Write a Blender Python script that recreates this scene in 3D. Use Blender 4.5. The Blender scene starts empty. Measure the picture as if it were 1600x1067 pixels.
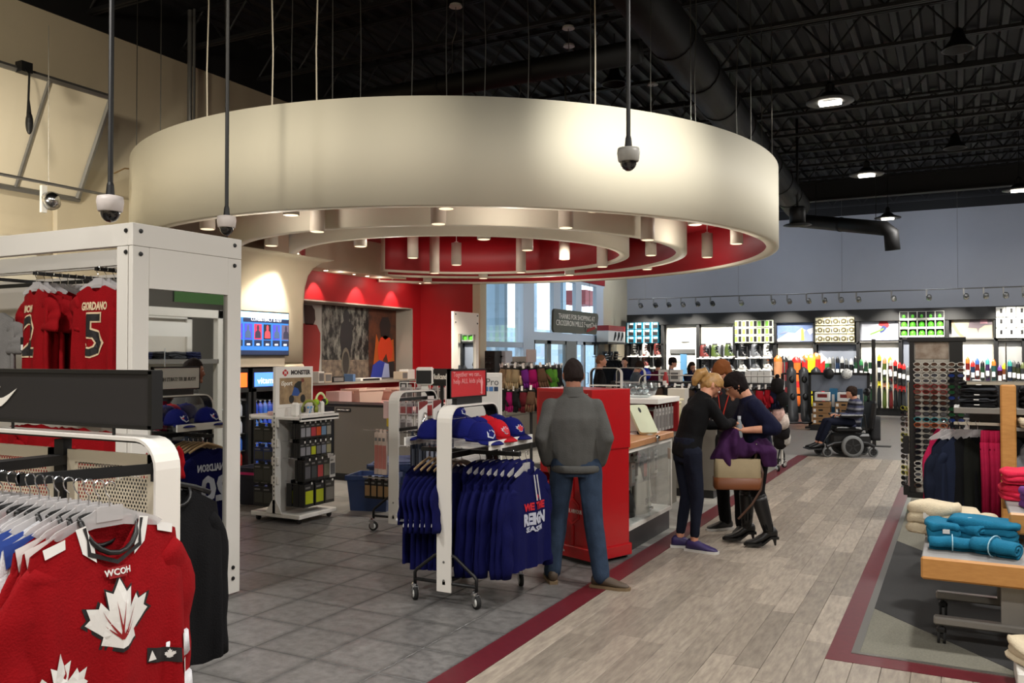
import bpy, bmesh, math, random
from mathutils import Vector, Matrix, Euler, noise
SC = bpy.context.scene
C = SC.collection
D = bpy.data
R = random.Random(11)
PI = math.pi
rad = math.radians

# ---------------------------------------------------------------- camera, sky, lamps, exposure
YAW, PIT, FPX, EYE = rad(27.55), rad(1.0), 1337.0, 1.75
cam = D.objects.new('camera', D.cameras.new('camera'))
C.objects.link(cam)
cam.location = (0, 0, EYE)
cam.rotation_euler = (PI/2+PIT, 0, YAW)
cam.data.sensor_width = 36.0
cam.data.lens = FPX/1600*36
cam.data.clip_start, cam.data.clip_end = .05, 200
SC.camera = cam
SC.view_settings.view_transform = 'Standard'
SC.view_settings.look = 'None'
SC.view_settings.exposure = 0.1
SC.view_settings.gamma = 1.0
SC.view_settings.use_curve_mapping = False
SC.cycles.use_denoising = True
SC.cycles.max_bounces = 6
SC.cycles.diffuse_bounces = 3
SC.cycles.glossy_bounces = 3
SC.cycles.transparent_max_bounces = 12
SC.cycles.sample_clamp_indirect = 4.0
SC.cycles.caustics_reflective = False
SC.cycles.caustics_refractive = False

W = D.worlds.new('daylight'); SC.world = W; W.use_nodes = True
_bg = W.node_tree.nodes['Background']
_bg.inputs[0].default_value = (.76, .89, 1.0, 1)
_bg.inputs[1].default_value = 3.2

def lamp(name, kind, loc, power, col, size=.3, aim=None, cone=60, blend=.6, spread=180):
    l = D.lights.new(name, kind); l.energy = power; l.color = col
    if kind == 'AREA':
        l.shape = 'DISK'; l.size = size; l.spread = rad(spread)
    elif kind == 'SPOT':
        l.spot_size = rad(cone); l.spot_blend = blend; l.shadow_soft_size = size
    else:
        l.shadow_soft_size = size
    o = D.objects.new(name, l); C.objects.link(o); o.location = loc
    if aim is not None:
        o.rotation_euler = (Vector(aim)-Vector(loc)).to_track_quat('-Z', 'Y').to_euler()
    return o
WARM, NEUT, COOL = (1, .91, .76), (1, .96, .91), (.82, .91, 1)
# high bay lamps over the shop floor: the four in view, the rest of the rows behind and beside the camera
BAYS = [(.33, 11.46), (.28, 15.9), (-.26, 21.5), (4.6, 17.2), (4.6, 22.4), (5, 11.8), (.4, 6.2), (.4, 1.0), (5, 6.2), (5, 1.0), (-5, 1.2), (-5, -3.0), (.4, -3.5), (9, 9), (9, 18)]
for _x, _y in BAYS:
    lamp('high_bay_light', 'AREA', (_x, _y, 5.13), 150, NEUT, .4)
# ceiling spots of the shop that wash the hanging canopy, the left fixture and the racks
lamp('spot_light', 'SPOT', (-.3, 5.6, 5.7), 1000, (1, .96, .87), .12, (-2.95, 8.3, 4.0), 34, 1)
lamp('spot_light', 'SPOT', (-2.2, 4.0, 5.8), 330, (1, .91, .76), .12, (-6.2, 6.6, 3.8), 50, 1)
lamp('spot_light', 'SPOT', (-6.0, 2.5, 5.0), 300, (1, .88, .70), .2, (-10.2, 6.5, 4.0), 80, 1)
lamp('spot_light', 'SPOT', (-4.3, 2.6, 5.7), 380, WARM, .12, (-7.4, 7.2, 3.7), 44, .9)
lamp('spot_light', 'SPOT', (-8.6, 4.2, 2.95), 200, WARM, .1, (-10.2, 5.6, 3.4), 110, .9)
lamp('spot_light', 'SPOT', (-1.0, 3.2, 5.7), 260, NEUT, .12, (-3.3, 3.6, 1.0), 50, .8)
lamp('spot_light', 'SPOT', (-1.6, .2, 5.7), 300, NEUT, .12, (-2.6, 1.9, 1.0), 40, .8)
# cash desk: washer on the pier, three spots on the red wall
lamp('spot_light', 'SPOT', (-8.25, 9.5, 3.3), 170, (1, .94, .84), .03, (-8.86, 9.2, 2.2), 66, .6)
for _y in (11.9, 13.1, 14.25):
    lamp('spot_light', 'SPOT', (-9.98, _y, 3.26), 46, (1, .9, .75), .02, (-10.2, _y, 2.4), 72, .5)
lamp('spot_light', 'SPOT', (-8.2, 12.8, 3.1), 260, WARM, .05, (-10.1, 13.9, 1.3), 100, .9)
for _x, _y in ((-7.4, 9.6), (-6.2, 12.6), (-7.6, 13.2), (-4.6, 10.2)):
    lamp('spot_light', 'SPOT', (_x, _y, 3.1), 230, WARM, .06, (_x, _y, 0), 120, .8)
lamp('spot_light', 'SPOT', (-7.5, 8.6, 3.1), 110, WARM, .06, (-8.9, 9.7, 1.9), 90, .9)  # extra soft fill added to brighten the pier
# points added near the canopy's can lights, filling in bounce on its rings
for _x, _y in ((-9.0, 8.7), (-6.6, 7.1), (-4.2, 8.0), (-2.9, 10.6), (-3.9, 13.6), (-6.8, 14.6), (-6.6, 9.3), (-5.0, 11.2), (-7.2, 12.4)):
    lamp('canopy_fill', 'POINT', (_x, _y, 3.06), 13, (1, .9, .8), .07)
for _y in (12.3, 13.5, 14.6): lamp('soffit_fill', 'POINT', (-9.93, _y, 3.2), 1.5, (1, .88, .75), .02)  # added points for the soffit's glow, bounced off the red wall
# track spots along the sports wall at the back
for _k in range(9):
    lamp('spot_light', 'SPOT', (-9.2+_k*1.5, 26.0, 3.55), 620, (1, .94, .84), .05, (-9.2+_k*1.5, 27.7, 1.7), 66, .9)
for _y in (18.5, 22.5, 25.5): lamp('entrance_fill', 'SPOT', (-6.2, _y, 5.6), 260, (.86, .93, 1), .15, (-10.2, _y, 2.4), 90, .9)  # added cool spots, standing for daylight scattered onto the entrance frames
# cool wash high on the back wall
for _k in range(4):
    lamp('wall_light', 'AREA', (-9+_k*4.2, 25.2, 5.1), 24, (.8, .87, 1), .5, (-9+_k*4.2, 28.2, 4.6))

# ---------------------------------------------------------------- picture pixel -> place on a plane of the room
_fw = Vector((-math.sin(YAW)*math.cos(PIT), math.cos(YAW)*math.cos(PIT), math.sin(PIT)))
_rt = Vector((math.cos(YAW), math.sin(YAW), 0)); _up = _rt.cross(_fw)
_O = Vector((0, 0, EYE))
def ray(x, y): return _fw+_rt*((x-800)/FPX)-_up*((y-533.5)/FPX)
def fl(x, y, z=0):
    d = ray(x, y); return _O+d*((z-EYE)/d.z)
def pX(x, y, X):
    d = ray(x, y); return _O+d*(X/d.x)
def pY(x, y, Y):
    d = ray(x, y); return _O+d*(Y/d.y)
def pD(x, y, dep): return _O+ray(x, y)*dep

# ---------------------------------------------------------------- materials
MATS = {}
def lin(c):
    def f(v):
        v /= 255.0
        return v/12.92 if v <= .04045 else ((v+.055)/1.055)**2.4
    return (f(c[0]), f(c[1]), f(c[2]), 1)
def M(name, col=(128, 128, 128), rough=.55, metal=0, var=0, scale=6, bump=0, bscale=80, emit=0, trans=0, rand=0, stretch=(1, 1, 1), coat=0, sheen=0, c2=None, gcoord='Position', spec=.5):
    if name in MATS: return MATS[name]
    m = D.materials.new(name); m.use_nodes = True; MATS[name] = m
    nt = m.node_tree; N = nt.nodes; L = nt.links
    b = N['Principled BSDF']; out = N['Material Output']
    b.inputs['Roughness'].default_value = rough; b.inputs['Metallic'].default_value = metal
    b.inputs['Specular IOR Level'].default_value = spec
    b.inputs['Coat Weight'].default_value = coat; b.inputs['Sheen Weight'].default_value = sheen
    base = lin(col); b.inputs['Base Color'].default_value = base
    m.diffuse_color = base
    if emit:
        b.inputs['Emission Color'].default_value = base; b.inputs['Emission Strength'].default_value = emit
    vec = None
    if var or bump or c2:
        if gcoord == 'Position':
            g = N.new('ShaderNodeNewGeometry'); src = g.outputs['Position']
        else:
            g = N.new('ShaderNodeTexCoord'); src = g.outputs[gcoord]
        mp = N.new('ShaderNodeMapping'); mp.inputs['Scale'].default_value = stretch
        L.new(src, mp.inputs['Vector']); vec = mp.outputs['Vector']
    sock = None
    if var or c2:
        n = N.new('ShaderNodeTexNoise'); n.inputs['Scale'].default_value = scale; n.inputs['Detail'].default_value = 6; n.inputs['Roughness'].default_value = .62
        L.new(vec, n.inputs['Vector'])
        rp = N.new('ShaderNodeValToRGB')
        rp.color_ramp.elements[0].position = .3; rp.color_ramp.elements[1].position = .7
        lo = [v*(1-var) for v in base[:3]]+[1]; hi = [min(1, v*(1+var)) for v in base[:3]]+[1]
        if c2: lo, hi = base, lin(c2)
        rp.color_ramp.elements[0].color = lo; rp.color_ramp.elements[1].color = hi
        L.new(n.outputs['Fac'], rp.inputs['Fac']); sock = rp.outputs['Color']
    if rand:
        oi = N.new('ShaderNodeObjectInfo'); mr = N.new('ShaderNodeMapRange')
        mr.inputs['To Min'].default_value = 1-rand; mr.inputs['To Max'].default_value = 1+rand
        L.new(oi.outputs['Random'], mr.inputs['Value'])
        mx = N.new('ShaderNodeVectorMath'); mx.operation = 'SCALE'
        if sock: L.new(sock, mx.inputs[0])
        else: mx.inputs[0].default_value = base[:3]
        L.new(mr.outputs['Result'], mx.inputs['Scale']); sock = mx.outputs['Vector']
    if sock: L.new(sock, b.inputs['Base Color'])
    if bump:
        n2 = N.new('ShaderNodeTexNoise'); n2.inputs['Scale'].default_value = bscale; n2.inputs['Detail'].default_value = 4
        L.new(vec, n2.inputs['Vector'])
        bp = N.new('ShaderNodeBump'); bp.inputs['Strength'].default_value = bump; bp.inputs['Distance'].default_value = .01
        L.new(n2.outputs['Fac'], bp.inputs['Height']); L.new(bp.outputs['Normal'], b.inputs['Normal'])
    if trans:   # thin clear sheet: mostly see-through with a glossy face
        t = N.new('ShaderNodeBsdfTransparent'); t.inputs['Color'].default_value = base
        mxs = N.new('ShaderNodeMixShader'); mxs.inputs[0].default_value = 1-trans
        if trans >= .85:
            fz = N.new('ShaderNodeLayerWeight'); fz.inputs['Blend'].default_value = .2; ma = N.new('ShaderNodeMath'); ma.operation = 'MULTIPLY_ADD'; ma.inputs[1].default_value = .45; ma.inputs[2].default_value = .03; L.new(fz.outputs['Facing'], ma.inputs[0]); L.new(ma.outputs[0], mxs.inputs[0]); b.inputs['Metallic'].default_value = 1
        L.new(t.outputs[0], mxs.inputs[1]); L.new(b.outputs[0], mxs.inputs[2]); L.new(mxs.outputs[0], out.inputs['Surface'])
    return m
def cloth(name, col=None, var=.12, bump=.35): return MATS[name] if col is None else M(name, col, .85, var=var, scale=9, bump=bump, bscale=140, gcoord='Object', spec=.15)
def plas(name, col, rough=.4): return M(name, col, rough)

WHITE = M('white_lacquer', (226, 222, 214), .35)
WHITE2 = M('white_plastic', (232, 230, 224), .4)
BLACK = M('black_metal', (13, 13, 14), .5)
BLACKP = M('black_plastic', (16, 16, 17), .4)
DARKG = M('dark_grey_metal', (52, 53, 55), .45, .3)
CHROME = M('chrome', (205, 206, 208), .18, 1)
STEEL = M('brushed_steel', (138, 137, 134), .38, .7)
RED = M('red_paint', (150, 14, 20), .5)
REDG = M('red_gloss', (176, 16, 24), .28, coat=.3)
RUBBER = M('rubber', (24, 24, 24), .8)
CLEAR = M('clear_acrylic', (250, 250, 252), .12, trans=.86)
HANGC = M('hanger_acrylic', (232, 230, 230), .15, trans=.6)
GLASS = M('glass', (250, 252, 252), .04, trans=.92)
MIRROR = M('mirror_glass', (214, 216, 214), .015, 1)
PAPER = M('paper', (232, 230, 225), .7)
SKIN = M('skin', (205, 146, 118), .5, var=.08, scale=14, gcoord='Object')
SKIN2 = M('tanned_skin', (150, 98, 74), .5, var=.08, scale=14, gcoord='Object')

# ---------------------------------------------------------------- mesh builder
class MB:
    def __init__(s): s.v = []; s.f = []; s.mi = []; s.cur = 0; s.sm = []; s.smooth = False
    def add(s, vs, fs, T=None):
        o = len(s.v)
        s.v += [tuple(T @ Vector(p)) if T is not None else tuple(p) for p in vs]
        for f in fs:
            s.f.append([i+o for i in f]); s.mi.append(s.cur); s.sm.append(s.smooth)
        return s
    def m(s, i, smooth=None):
        s.cur = i
        if smooth is not None: s.smooth = smooth
        return s
    def box(s, x0, x1, y0, y1, z0, z1, b=0, T=None):
        if x0 > x1: x0, x1 = x1, x0
        if y0 > y1: y0, y1 = y1, y0
        if z0 > z1: z0, z1 = z1, z0
        if b <= 0:
            vs = [(x, y, z) for z in (z0, z1) for y in (y0, y1) for x in (x0, x1)]
            return s.add(vs, [(0, 2, 3, 1), (4, 5, 7, 6), (0, 1, 5, 4), (2, 6, 7, 3), (0, 4, 6, 2), (1, 3, 7, 5)], T)
        b = min(b, (x1-x0)/2.01, (y1-y0)/2.01, (z1-z0)/2.01)
        vs = []; ix = {}
        for k, z in ((0, z0), (1, z1)):
            for j, y in ((0, y0), (1, y1)):
                for i, x in ((0, x0), (1, x1)):
                    sx, sy, sz = (b, -b)[i], (b, -b)[j], (b, -b)[k]
                    ix[i, j, k, 0] = len(vs); vs.append((x, y+sy, z+sz))
                    ix[i, j, k, 1] = len(vs); vs.append((x+sx, y, z+sz))
                    ix[i, j, k, 2] = len(vs); vs.append((x+sx, y+sy, z))
        g = lambda i, j, k, a: ix[i, j, k, a]
        fs = []
        for i in (0, 1): fs.append([g(i, 0, 0, 0), g(i, 1, 0, 0), g(i, 1, 1, 0), g(i, 0, 1, 0)][::(1 if i else -1)])
        for j in (0, 1): fs.append([g(0, j, 0, 1), g(1, j, 0, 1), g(1, j, 1, 1), g(0, j, 1, 1)][::(-1 if j else 1)])
        for k in (0, 1): fs.append([g(0, 0, k, 2), g(1, 0, k, 2), g(1, 1, k, 2), g(0, 1, k, 2)][::(1 if k else -1)])
        for j in (0, 1):
            for k in (0, 1): fs.append([g(0, j, k, 1), g(1, j, k, 1), g(1, j, k, 2), g(0, j, k, 2)][::(1 if j == k else -1)])
        for i in (0, 1):
            for k in (0, 1): fs.append([g(i, 0, k, 0), g(i, 1, k, 0), g(i, 1, k, 2), g(i, 0, k, 2)][::(-1 if i == k else 1)])
        for i in (0, 1):
            for j in (0, 1): fs.append([g(i, j, 0, 0), g(i, j, 1, 0), g(i, j, 1, 1), g(i, j, 0, 1)][::(1 if i == j else -1)])
        for i in (0, 1):
            for j in (0, 1):
                for k in (0, 1): fs.append([g(i, j, k, 0), g(i, j, k, 1), g(i, j, k, 2)][::(1 if (i+j+k) % 2 else -1)])
        return s.add(vs, fs, T)
    def loft(s, rings, caps=True, closed=True, T=None):
        n = len(rings[0]); vs = [p for r in rings for p in r]; fs = []
        for a in range(len(rings)-1):
            for i in range(n if closed else n-1):
                j = (i+1) % n
                fs.append((a*n+i, a*n+j, (a+1)*n+j, (a+1)*n+i))
        if caps:
            fs.append(tuple(range(n-1, -1, -1))); fs.append(tuple((len(rings)-1)*n+i for i in range(n)))
        return s.add(vs, fs, T)
    def tube(s, pts, r, n=8, caps=True, T=None, up=None):
        pts = [Vector(p) for p in pts]; rings = []
        rs = r if isinstance(r, (list, tuple)) else [r]*len(pts)
        prev = None
        for i, p in enumerate(pts):
            a = pts[max(i-1, 0)]; b = pts[min(i+1, len(pts)-1)]
            d = (b-a).normalized() if (b-a).length > 1e-9 else Vector((0, 0, 1))
            if prev is None:
                u = Vector(up) if up is not None else (Vector((0, 0, 1)) if abs(d.z) < .9 else Vector((1, 0, 0)))
                prev = d.cross(u).normalized()
            x = (prev-d*prev.dot(d)); x = x.normalized() if x.length > 1e-6 else d.orthogonal().normalized()
            prev = x; y = d.cross(x)
            ra, rb = rs[i] if isinstance(rs[i], (list, tuple)) else (rs[i], rs[i])
            rings.append([p+x*(math.cos(2*PI*k/n)*ra)+y*(math.sin(2*PI*k/n)*rb) for k in range(n)])
        return s.loft(rings, caps, True, T)
    def cyl(s, p0, p1, r0, r1=None, n=12, T=None): return s.tube([p0, p1], [r0, r0 if r1 is None else r1], n, True, T)
    def lathe(s, prof, n=16, T=None, hole=False):
        if hole: prof = list(prof)+[prof[0]]
        rings = [[(r*math.cos(2*PI*k/n), r*math.sin(2*PI*k/n), z) for k in range(n)] for r, z in prof]
        return s.loft(rings, not hole, True, T)
    def ball(s, c, rx, ry=None, rz=None, n=12, m=8, T=None):
        ry = rx if ry is None else ry; rz = rx if rz is None else rz
        rings = []
        for a in range(m+1):
            t = -PI/2+PI*a/m; q = max(math.cos(t), .02)
            rings.append([(c[0]+rx*q*math.cos(2*PI*k/n), c[1]+ry*q*math.sin(2*PI*k/n), c[2]+rz*math.sin(t)) for k in range(n)])
        return s.loft(rings, True, True, T)
    def prism(s, poly, h, T=None):
        n = len(poly)
        vs = [(x, y, 0) for x, y in poly]+[(x, y, h) for x, y in poly]
        fs = [tuple(range(n-1, -1, -1)), tuple(range(n, 2*n))]+[(i, (i+1) % n, n+(i+1) % n, n+i) for i in range(n)]
        return s.add(vs, fs, T)
    def arc(s, cx, cy, r0, r1, a0, a1, z0, z1, n=48):
        rings = []
        for k in range(n+1):
            a = a0+(a1-a0)*k/n; c, q = math.cos(a), math.sin(a)
            rings.append([(cx+r0*c, cy+r0*q, z0), (cx+r1*c, cy+r1*q, z0), (cx+r1*c, cy+r1*q, z1), (cx+r0*c, cy+r0*q, z1)])
        return s.loft(rings, True)
    def mesh(s, name, mats=()):
        me = D.meshes.new(name); me.from_pydata(s.v, [], s.f)
        for m_ in (mats if isinstance(mats, (list, tuple)) else [mats]): me.materials.append(m_)
        me.polygons.foreach_set('material_index', s.mi); me.polygons.foreach_set('use_smooth', s.sm)
        me.update(); return me
    def build(s, name, mats, parent=None, loc=None, rot=None, **kw): return ob(name, s.mesh(name, mats), parent, loc, rot, **kw)
def ob(name, data, parent=None, loc=None, rot=None, **kw):
    o = D.objects.new(name, data); C.objects.link(o)
    if parent is not None: o.parent = parent; CH.setdefault(parent.name, []).append(o)
    if loc is not None: o.location = loc
    if rot is not None: o.rotation_euler = rot
    for k, v in kw.items(): o[k] = v
    return o
def T_(name, label, cat, loc=(0, 0, 0), rz=0, group=None):
    o = D.objects.new(name, None); C.objects.link(o); o.location = loc; o.rotation_euler = (0, 0, rz)
    o.empty_display_size = .1
    return tag(o, label, cat, group)
def tag(o, label, cat, group=None):
    o['label'] = label; o['category'] = cat
    if group: o['group'] = group
    return o
def struct(o, label=None):
    o['kind'] = 'structure'
    if label: o['label'] = label
    return o
CH = {}
def kids(o): return CH.get(o.name, [])
def dup(root, loc, rz=None, label=None, group=None, mats=None, rot=None, sc=None):
    def cp(o, par):
        c = o.copy(); C.objects.link(c)
        if par is not None: c.parent = par; CH.setdefault(par.name, []).append(c)
        for ch in list(kids(o)): cp(ch, c)
        return c
    c = cp(root, None); c.location = loc
    if rot is not None: c.rotation_euler = rot
    elif rz is not None: c.rotation_euler = (0, 0, rz)
    if sc: c.scale = sc
    if label: c['label'] = label
    if group: c['group'] = group
    if mats: recol(c, mats)
    return c
def tree(o):
    out = [o]
    for c in kids(o): out += tree(c)
    return out
def recol(root, mats):
    for o in tree(root):
        k = o.name.split('.')[0]
        if k in mats and o.data:
            ml = mats[k]; ml = ml if isinstance(ml, (list, tuple)) else [ml]
            for i, mm in enumerate(ml):
                if mm is not None and i < len(o.material_slots):
                    o.material_slots[i].link = 'OBJECT'; o.material_slots[i].material = mm
FX, FY = (PI/2, 0, PI/2), (PI/2, 0, 0)       # print facing +X, print facing -Y
def txtmesh(s, size, al='CENTER', ext=.0012, bold=0, sp=1.0):
    cu = D.curves.new('lettering', 'FONT'); cu.body = s; cu.size = size; cu.align_x = al; cu.align_y = 'CENTER'
    cu.extrude = ext; cu.resolution_u = 2; cu.offset = bold; cu.space_character = sp
    o = D.objects.new('lettering', cu); C.objects.link(o)
    me = D.meshes.new_from_object(o); me.materials.clear(); D.objects.remove(o); D.curves.remove(cu)
    return me
def txt(s, size, mat, parent, loc, rot=FY, name='lettering', al='CENTER', ext=.0012, sx=1.0, bold=0, sp=1.0, fit=0):
    me = txtmesh(s, size, al, ext, bold, sp); me.materials.append(mat)
    o = ob(name, me, parent, loc, rot); o['kind'] = 'stuff'
    if fit:
        xs = [v.co.x for v in me.vertices]; sx = fit/max(1e-4, max(xs)-min(xs))
    if sx != 1: o.scale = (sx, 1, 1)
    return o
def poly(name, pts, h, mat, parent, loc, rot=FY):
    return MB().prism(pts, h).build(name, mat, parent, loc, rot)
# ================================================================ the setting
XL, YB, ZC = -10.2, 28.2, 6.1
XA, XB = -2.36, -.70                 # the plank aisle between its two dark red strips
YE = 15.83                           # where aisle and sales floor end
TILE = M('dark_stone_tile', (84, 82, 81), .40, var=.3, scale=14, bump=.12, bscale=60, rand=.07, c2=(122, 120, 118))
def grout_dirt(m, w, h):
    nt = m.node_tree; N = nt.nodes; L = nt.links; b = N['Principled BSDF']; src = b.inputs['Base Color'].links[0].from_socket
    tc = N.new('ShaderNodeTexCoord'); sp = N.new('ShaderNodeSeparateXYZ'); L.new(tc.outputs['Object'], sp.inputs[0])
    def edge(s_, l):
        a = N.new('ShaderNodeMath'); a.operation = 'SUBTRACT'; a.inputs[1].default_value = l/2; L.new(s_, a.inputs[0])
        c = N.new('ShaderNodeMath'); c.operation = 'ABSOLUTE'; L.new(a.outputs[0], c.inputs[0]); return c.outputs[0]
    mx = N.new('ShaderNodeMath'); mx.operation = 'MAXIMUM'; L.new(edge(sp.outputs['X'], w), mx.inputs[0]); L.new(edge(sp.outputs['Y'], h), mx.inputs[1])
    mr = N.new('ShaderNodeMapRange'); mr.interpolation_type = 'SMOOTHSTEP'; mr.inputs['From Min'].default_value = w/2-.05; mr.inputs['From Max'].default_value = w/2; mr.inputs['To Min'].default_value = 1; mr.inputs['To Max'].default_value = .58; L.new(mx.outputs[0], mr.inputs['Value'])
    sc = N.new('ShaderNodeVectorMath'); sc.operation = 'SCALE'; L.new(src, sc.inputs[0]); L.new(mr.outputs[0], sc.inputs['Scale']); L.new(sc.outputs[0], b.inputs['Base Color'])
grout_dirt(TILE, .4565, .45)
TILEL = M('pale_stone_tile', (150, 148, 142), .35, var=.12, scale=6, rand=.05)
WOODF = M('grey_oak_plank', (122, 112, 102), .42, var=.3, scale=5, stretch=(7, 1.1, 1), rand=.24, c2=(166, 155, 140), bump=.06, bscale=40)
WOODB = M('grey_wood_floor', (126, 122, 118), .45, var=.2, scale=5, stretch=(1.1, 9, 1), rand=.07)
JOINT = M('floor_joint', (52, 50, 49), .6)
MAROON = M('dark_red_vinyl', (92, 24, 34), .4, var=.12, scale=20)
CARPET = M('olive_carpet', (120, 118, 106), .95, var=.22, scale=90, bump=.5, bscale=400)
CARPETD = M('charcoal_carpet', (50, 50, 50), .95, var=.2, scale=90, bump=.5, bscale=400)
WALLB = M('beige_wall', (206, 194, 168), .75, var=.03, scale=2)
WALLG = M('grey_blue_wall', (168, 170, 176), .75, var=.03, scale=1)
WALLR = M('red_wall', (168, 16, 26), .55)
floor = struct(MB().box(XL-.3, 12, -6, YB+.2, -.12, -.011).build('floor', JOINT))
g = .0018
TPX, TPY = .4565, .45
tp = MB().box(g, TPX-g, g, TPY-g, -.02, 0, b=.003).mesh('floor_tile', TILE)
tps = 0.0
stuffT = MB()
for i in range(18):
    for j in range(-17, 12):
        x0 = -2.863-TPX*i; y0 = 3.43+TPY*j
        if y0 > 7.5: continue
        y1 = min(TPY, 7.6-y0); x1 = min(x0+TPX, -2.54)
        if i == 0:
            ob('floor_tile', tp, floor, (x0, y0, 0)).scale = ((x1-x0)/TPX, y1/TPY, 1) if y0 > 1.2 else (.0001, .0001, 1)
            x0 -= TPX
        else: x0 -= TPX
        if x0 < XL: continue
        if x0 < -9.2 or y0 < 1.0: stuffT.box(x0+g, x0+TPX-g, y0+g, y0+y1-g, -.02, 0)
        else: ob('floor_tile', tp, floor, (x0, y0, 0)).scale = (1, y1/TPY, 1)
o = stuffT.build('floor_tiling', TILE, floor); o['kind'] = 'stuff'
tl = MB().box(g, .9-g, g, .9-g, -.02, .0, b=.003).mesh('pale_floor_tile', TILEL)
for i in range(9):
    for j in range(10):
        y0 = 7.6+.9*j; x0 = -2.54-.9*(i+1)
        y1 = min(.9, YE-y0)
        if y1 > .05: ob('pale_floor_tile', tl, floor, (x0, y0, 0)).scale = (1, y1/.9, 1)
# planks of the aisle, running along it
pw = (XB-XA)/11; pl = 1.15
pm = MB().box(.0012, pw-.0012, .0012, pl-.0012, -.02, 0, b=.0015).mesh('floor_plank', WOODF)
for i in range(11):
    y = 2.2-R.random()*pl
    while y < YE:
        y0, y1 = max(y, 2.0), min(y+pl, YE)
        if y1-y0 > .04: ob('floor_plank', pm, floor, (XA+pw*i, y0, 0)).scale = (1, (y1-y0)/pl, 1)
        y += pl
ext = MB()
for i in range(26):
    y = 1.6-R.random()*pl
    while y < 5.26:
        y0, y1 = max(y, 1.3), min(y+pl, 5.26)
        x0 = XB+pw*i
        if y1-y0 > .04:
            if i < 13: ob('floor_plank', pm, floor, (x0, y0, 0)).scale = (1, (y1-y0)/pl, 1)
            else: ext.box(x0+.001, x0+pw-.001, y0, y1-.002, -.02, 0)
        y += pl
ext.box(-2.36, 12, -6, 1.3, -.02, 0); ext.box(XB, 12, 1.3, 1.3, -.02, 0)
o = ext.build('plank_floor', WOODF, floor); o['kind'] = 'stuff'
bk = MB()
for j in range(70):
    y0 = YE+.178*j
    if y0 > YB: break
    x = XL-R.random()*1.4
    while x < 8:
        bk.box(max(x, XL)+.001, x+1.4-.002, y0+.001, min(y0+.177, YB), -.02, 0); x += 1.4
for j in range(60):
    x = -.55+.178*j
    bk.box(x, x+.177, 12.6, YE-.002, -.02, 0)
o = bk.build('plank_floor', WOODB, floor); o['kind'] = 'stuff'
def strip(nm, x0, x1, y0, y1, m=MAROON, z=0.002): return struct(MB().box(x0, x1, y0, y1, -.02, z).build(nm, m))
strip('trim_1', -2.54, XA, 2.0, YE)
strip('trim_2', XB, -.575, 5.26, 12.6)
strip('trim_3', -.575, 12, 5.26, 5.42)
strip('trim_4', -.575, -.53, 5.42, 12.6, M('trim_metal', (150, 148, 142), .3, .8), .006)
strip('trim_5', -.53, 12, 5.42, 5.455, M('trim_metal'), .006)
cp_ = MB().box(-.53, 12, 5.455, 12.6, -.02, .003).build('carpet', CARPET, floor)
# dark leaf-shaped inlay in the carpet
cv = []
a, b_ = fl(1366, 951), fl(1400, 845)
for k in range(25):
    t = k/24.0
    x = -.53+t*2.6
    cv.append((x, a.y+(fl(1565, 1044).y-a.y)*(x-a.x)/(fl(1565, 1044).x-a.x)+.05*math.sin(PI*t)))
for k in range(25):
    t = 1-k/24.0
    x = -.53+t*2.6
    cv.append((x, b_.y+(fl(1441, 861).y-b_.y)*(x-b_.x)/(fl(1441, 861).x-b_.x)-.1*t*t))
MB().prism(cv, .002).build('dark_carpet_inlay', CARPETD, floor, (0, 0, .0035))

# walls
struct(MB().box(XL-.3, XL, -6, 10.2, 0, 6.12).box(XL-.3, XL, 10.2, 15.34, 3.32, 6.12).box(XL-.3, XL, 15.34, 16.8, 0, 6.12).box(XL-.3, XL, 16.8, YB, 4.35, 6.12).box(XL-.3, XL, 25.95, YB, 0, 4.35).build('wall_left', WALLB))
struct(MB().box(XL-.3, 12, YB, YB+.2, 0, 6.1).build('wall_back', WALLG))
struct(MB().box(XL-.3, XL+.02, -6, YB, 6.12, 6.9).box(XL-.3, 12, YB-.02, YB+.2, 6.1, 6.9).build('wall_upper_band', M('black_band', (13, 13, 14), .7)))
struct(MB().box(12, 12.2, -6, YB, 0, 6.9).build('wall_right', M('dark_taupe_wall', (84, 80, 73), .75)))
struct(MB().box(XL-.3, 12.2, -6.2, -6, 0, 6.9).build('wall_front', WALLB))
# pier with the screen, rounded corners, flaring out under the canopy
PXF = -8.85
def rr(x0, x1, y0, y1, r, z, n=5):
    out = []
    for cx, cy, a in ((x1-r, y0+r, -PI/2), (x1-r, y1-r, 0), (x0+r, y1-r, PI/2), (x0+r, y0+r, PI)):
        for k in range(n+1):
            t = a+PI/2*k/n; out.append((cx+r*math.cos(t), cy+r*math.sin(t), z))
    return out
pi = MB().m(0, True)
pi.loft([rr(XL, PXF+e, 8.3, 10.16+e*.6, .12, z) for z, e in ((1.66, 0), (2.5, 0), (2.8, .02), (2.98, .06), (3.1, .13), (3.18, .24), (3.22, .4))])
pi.m(0, False).box(XL, PXF, 9.7, 10.16, 0, 1.66, b=.05).box(XL, -9.55, 8.3, 9.7, 0, 1.66).box(XL, PXF, 8.3, 8.33, 0, 1.66)
struct(pi.build('pier_wall', WALLB))
# niche under the screen where the coolers stand is faced by a darker recess panel
struct(MB().box(PXF-.02, PXF+.006, 8.34, 9.68, 1.60, 1.76, b=.003).build('trim_6', M('taupe_panel', (150, 140, 124), .7)))
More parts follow.
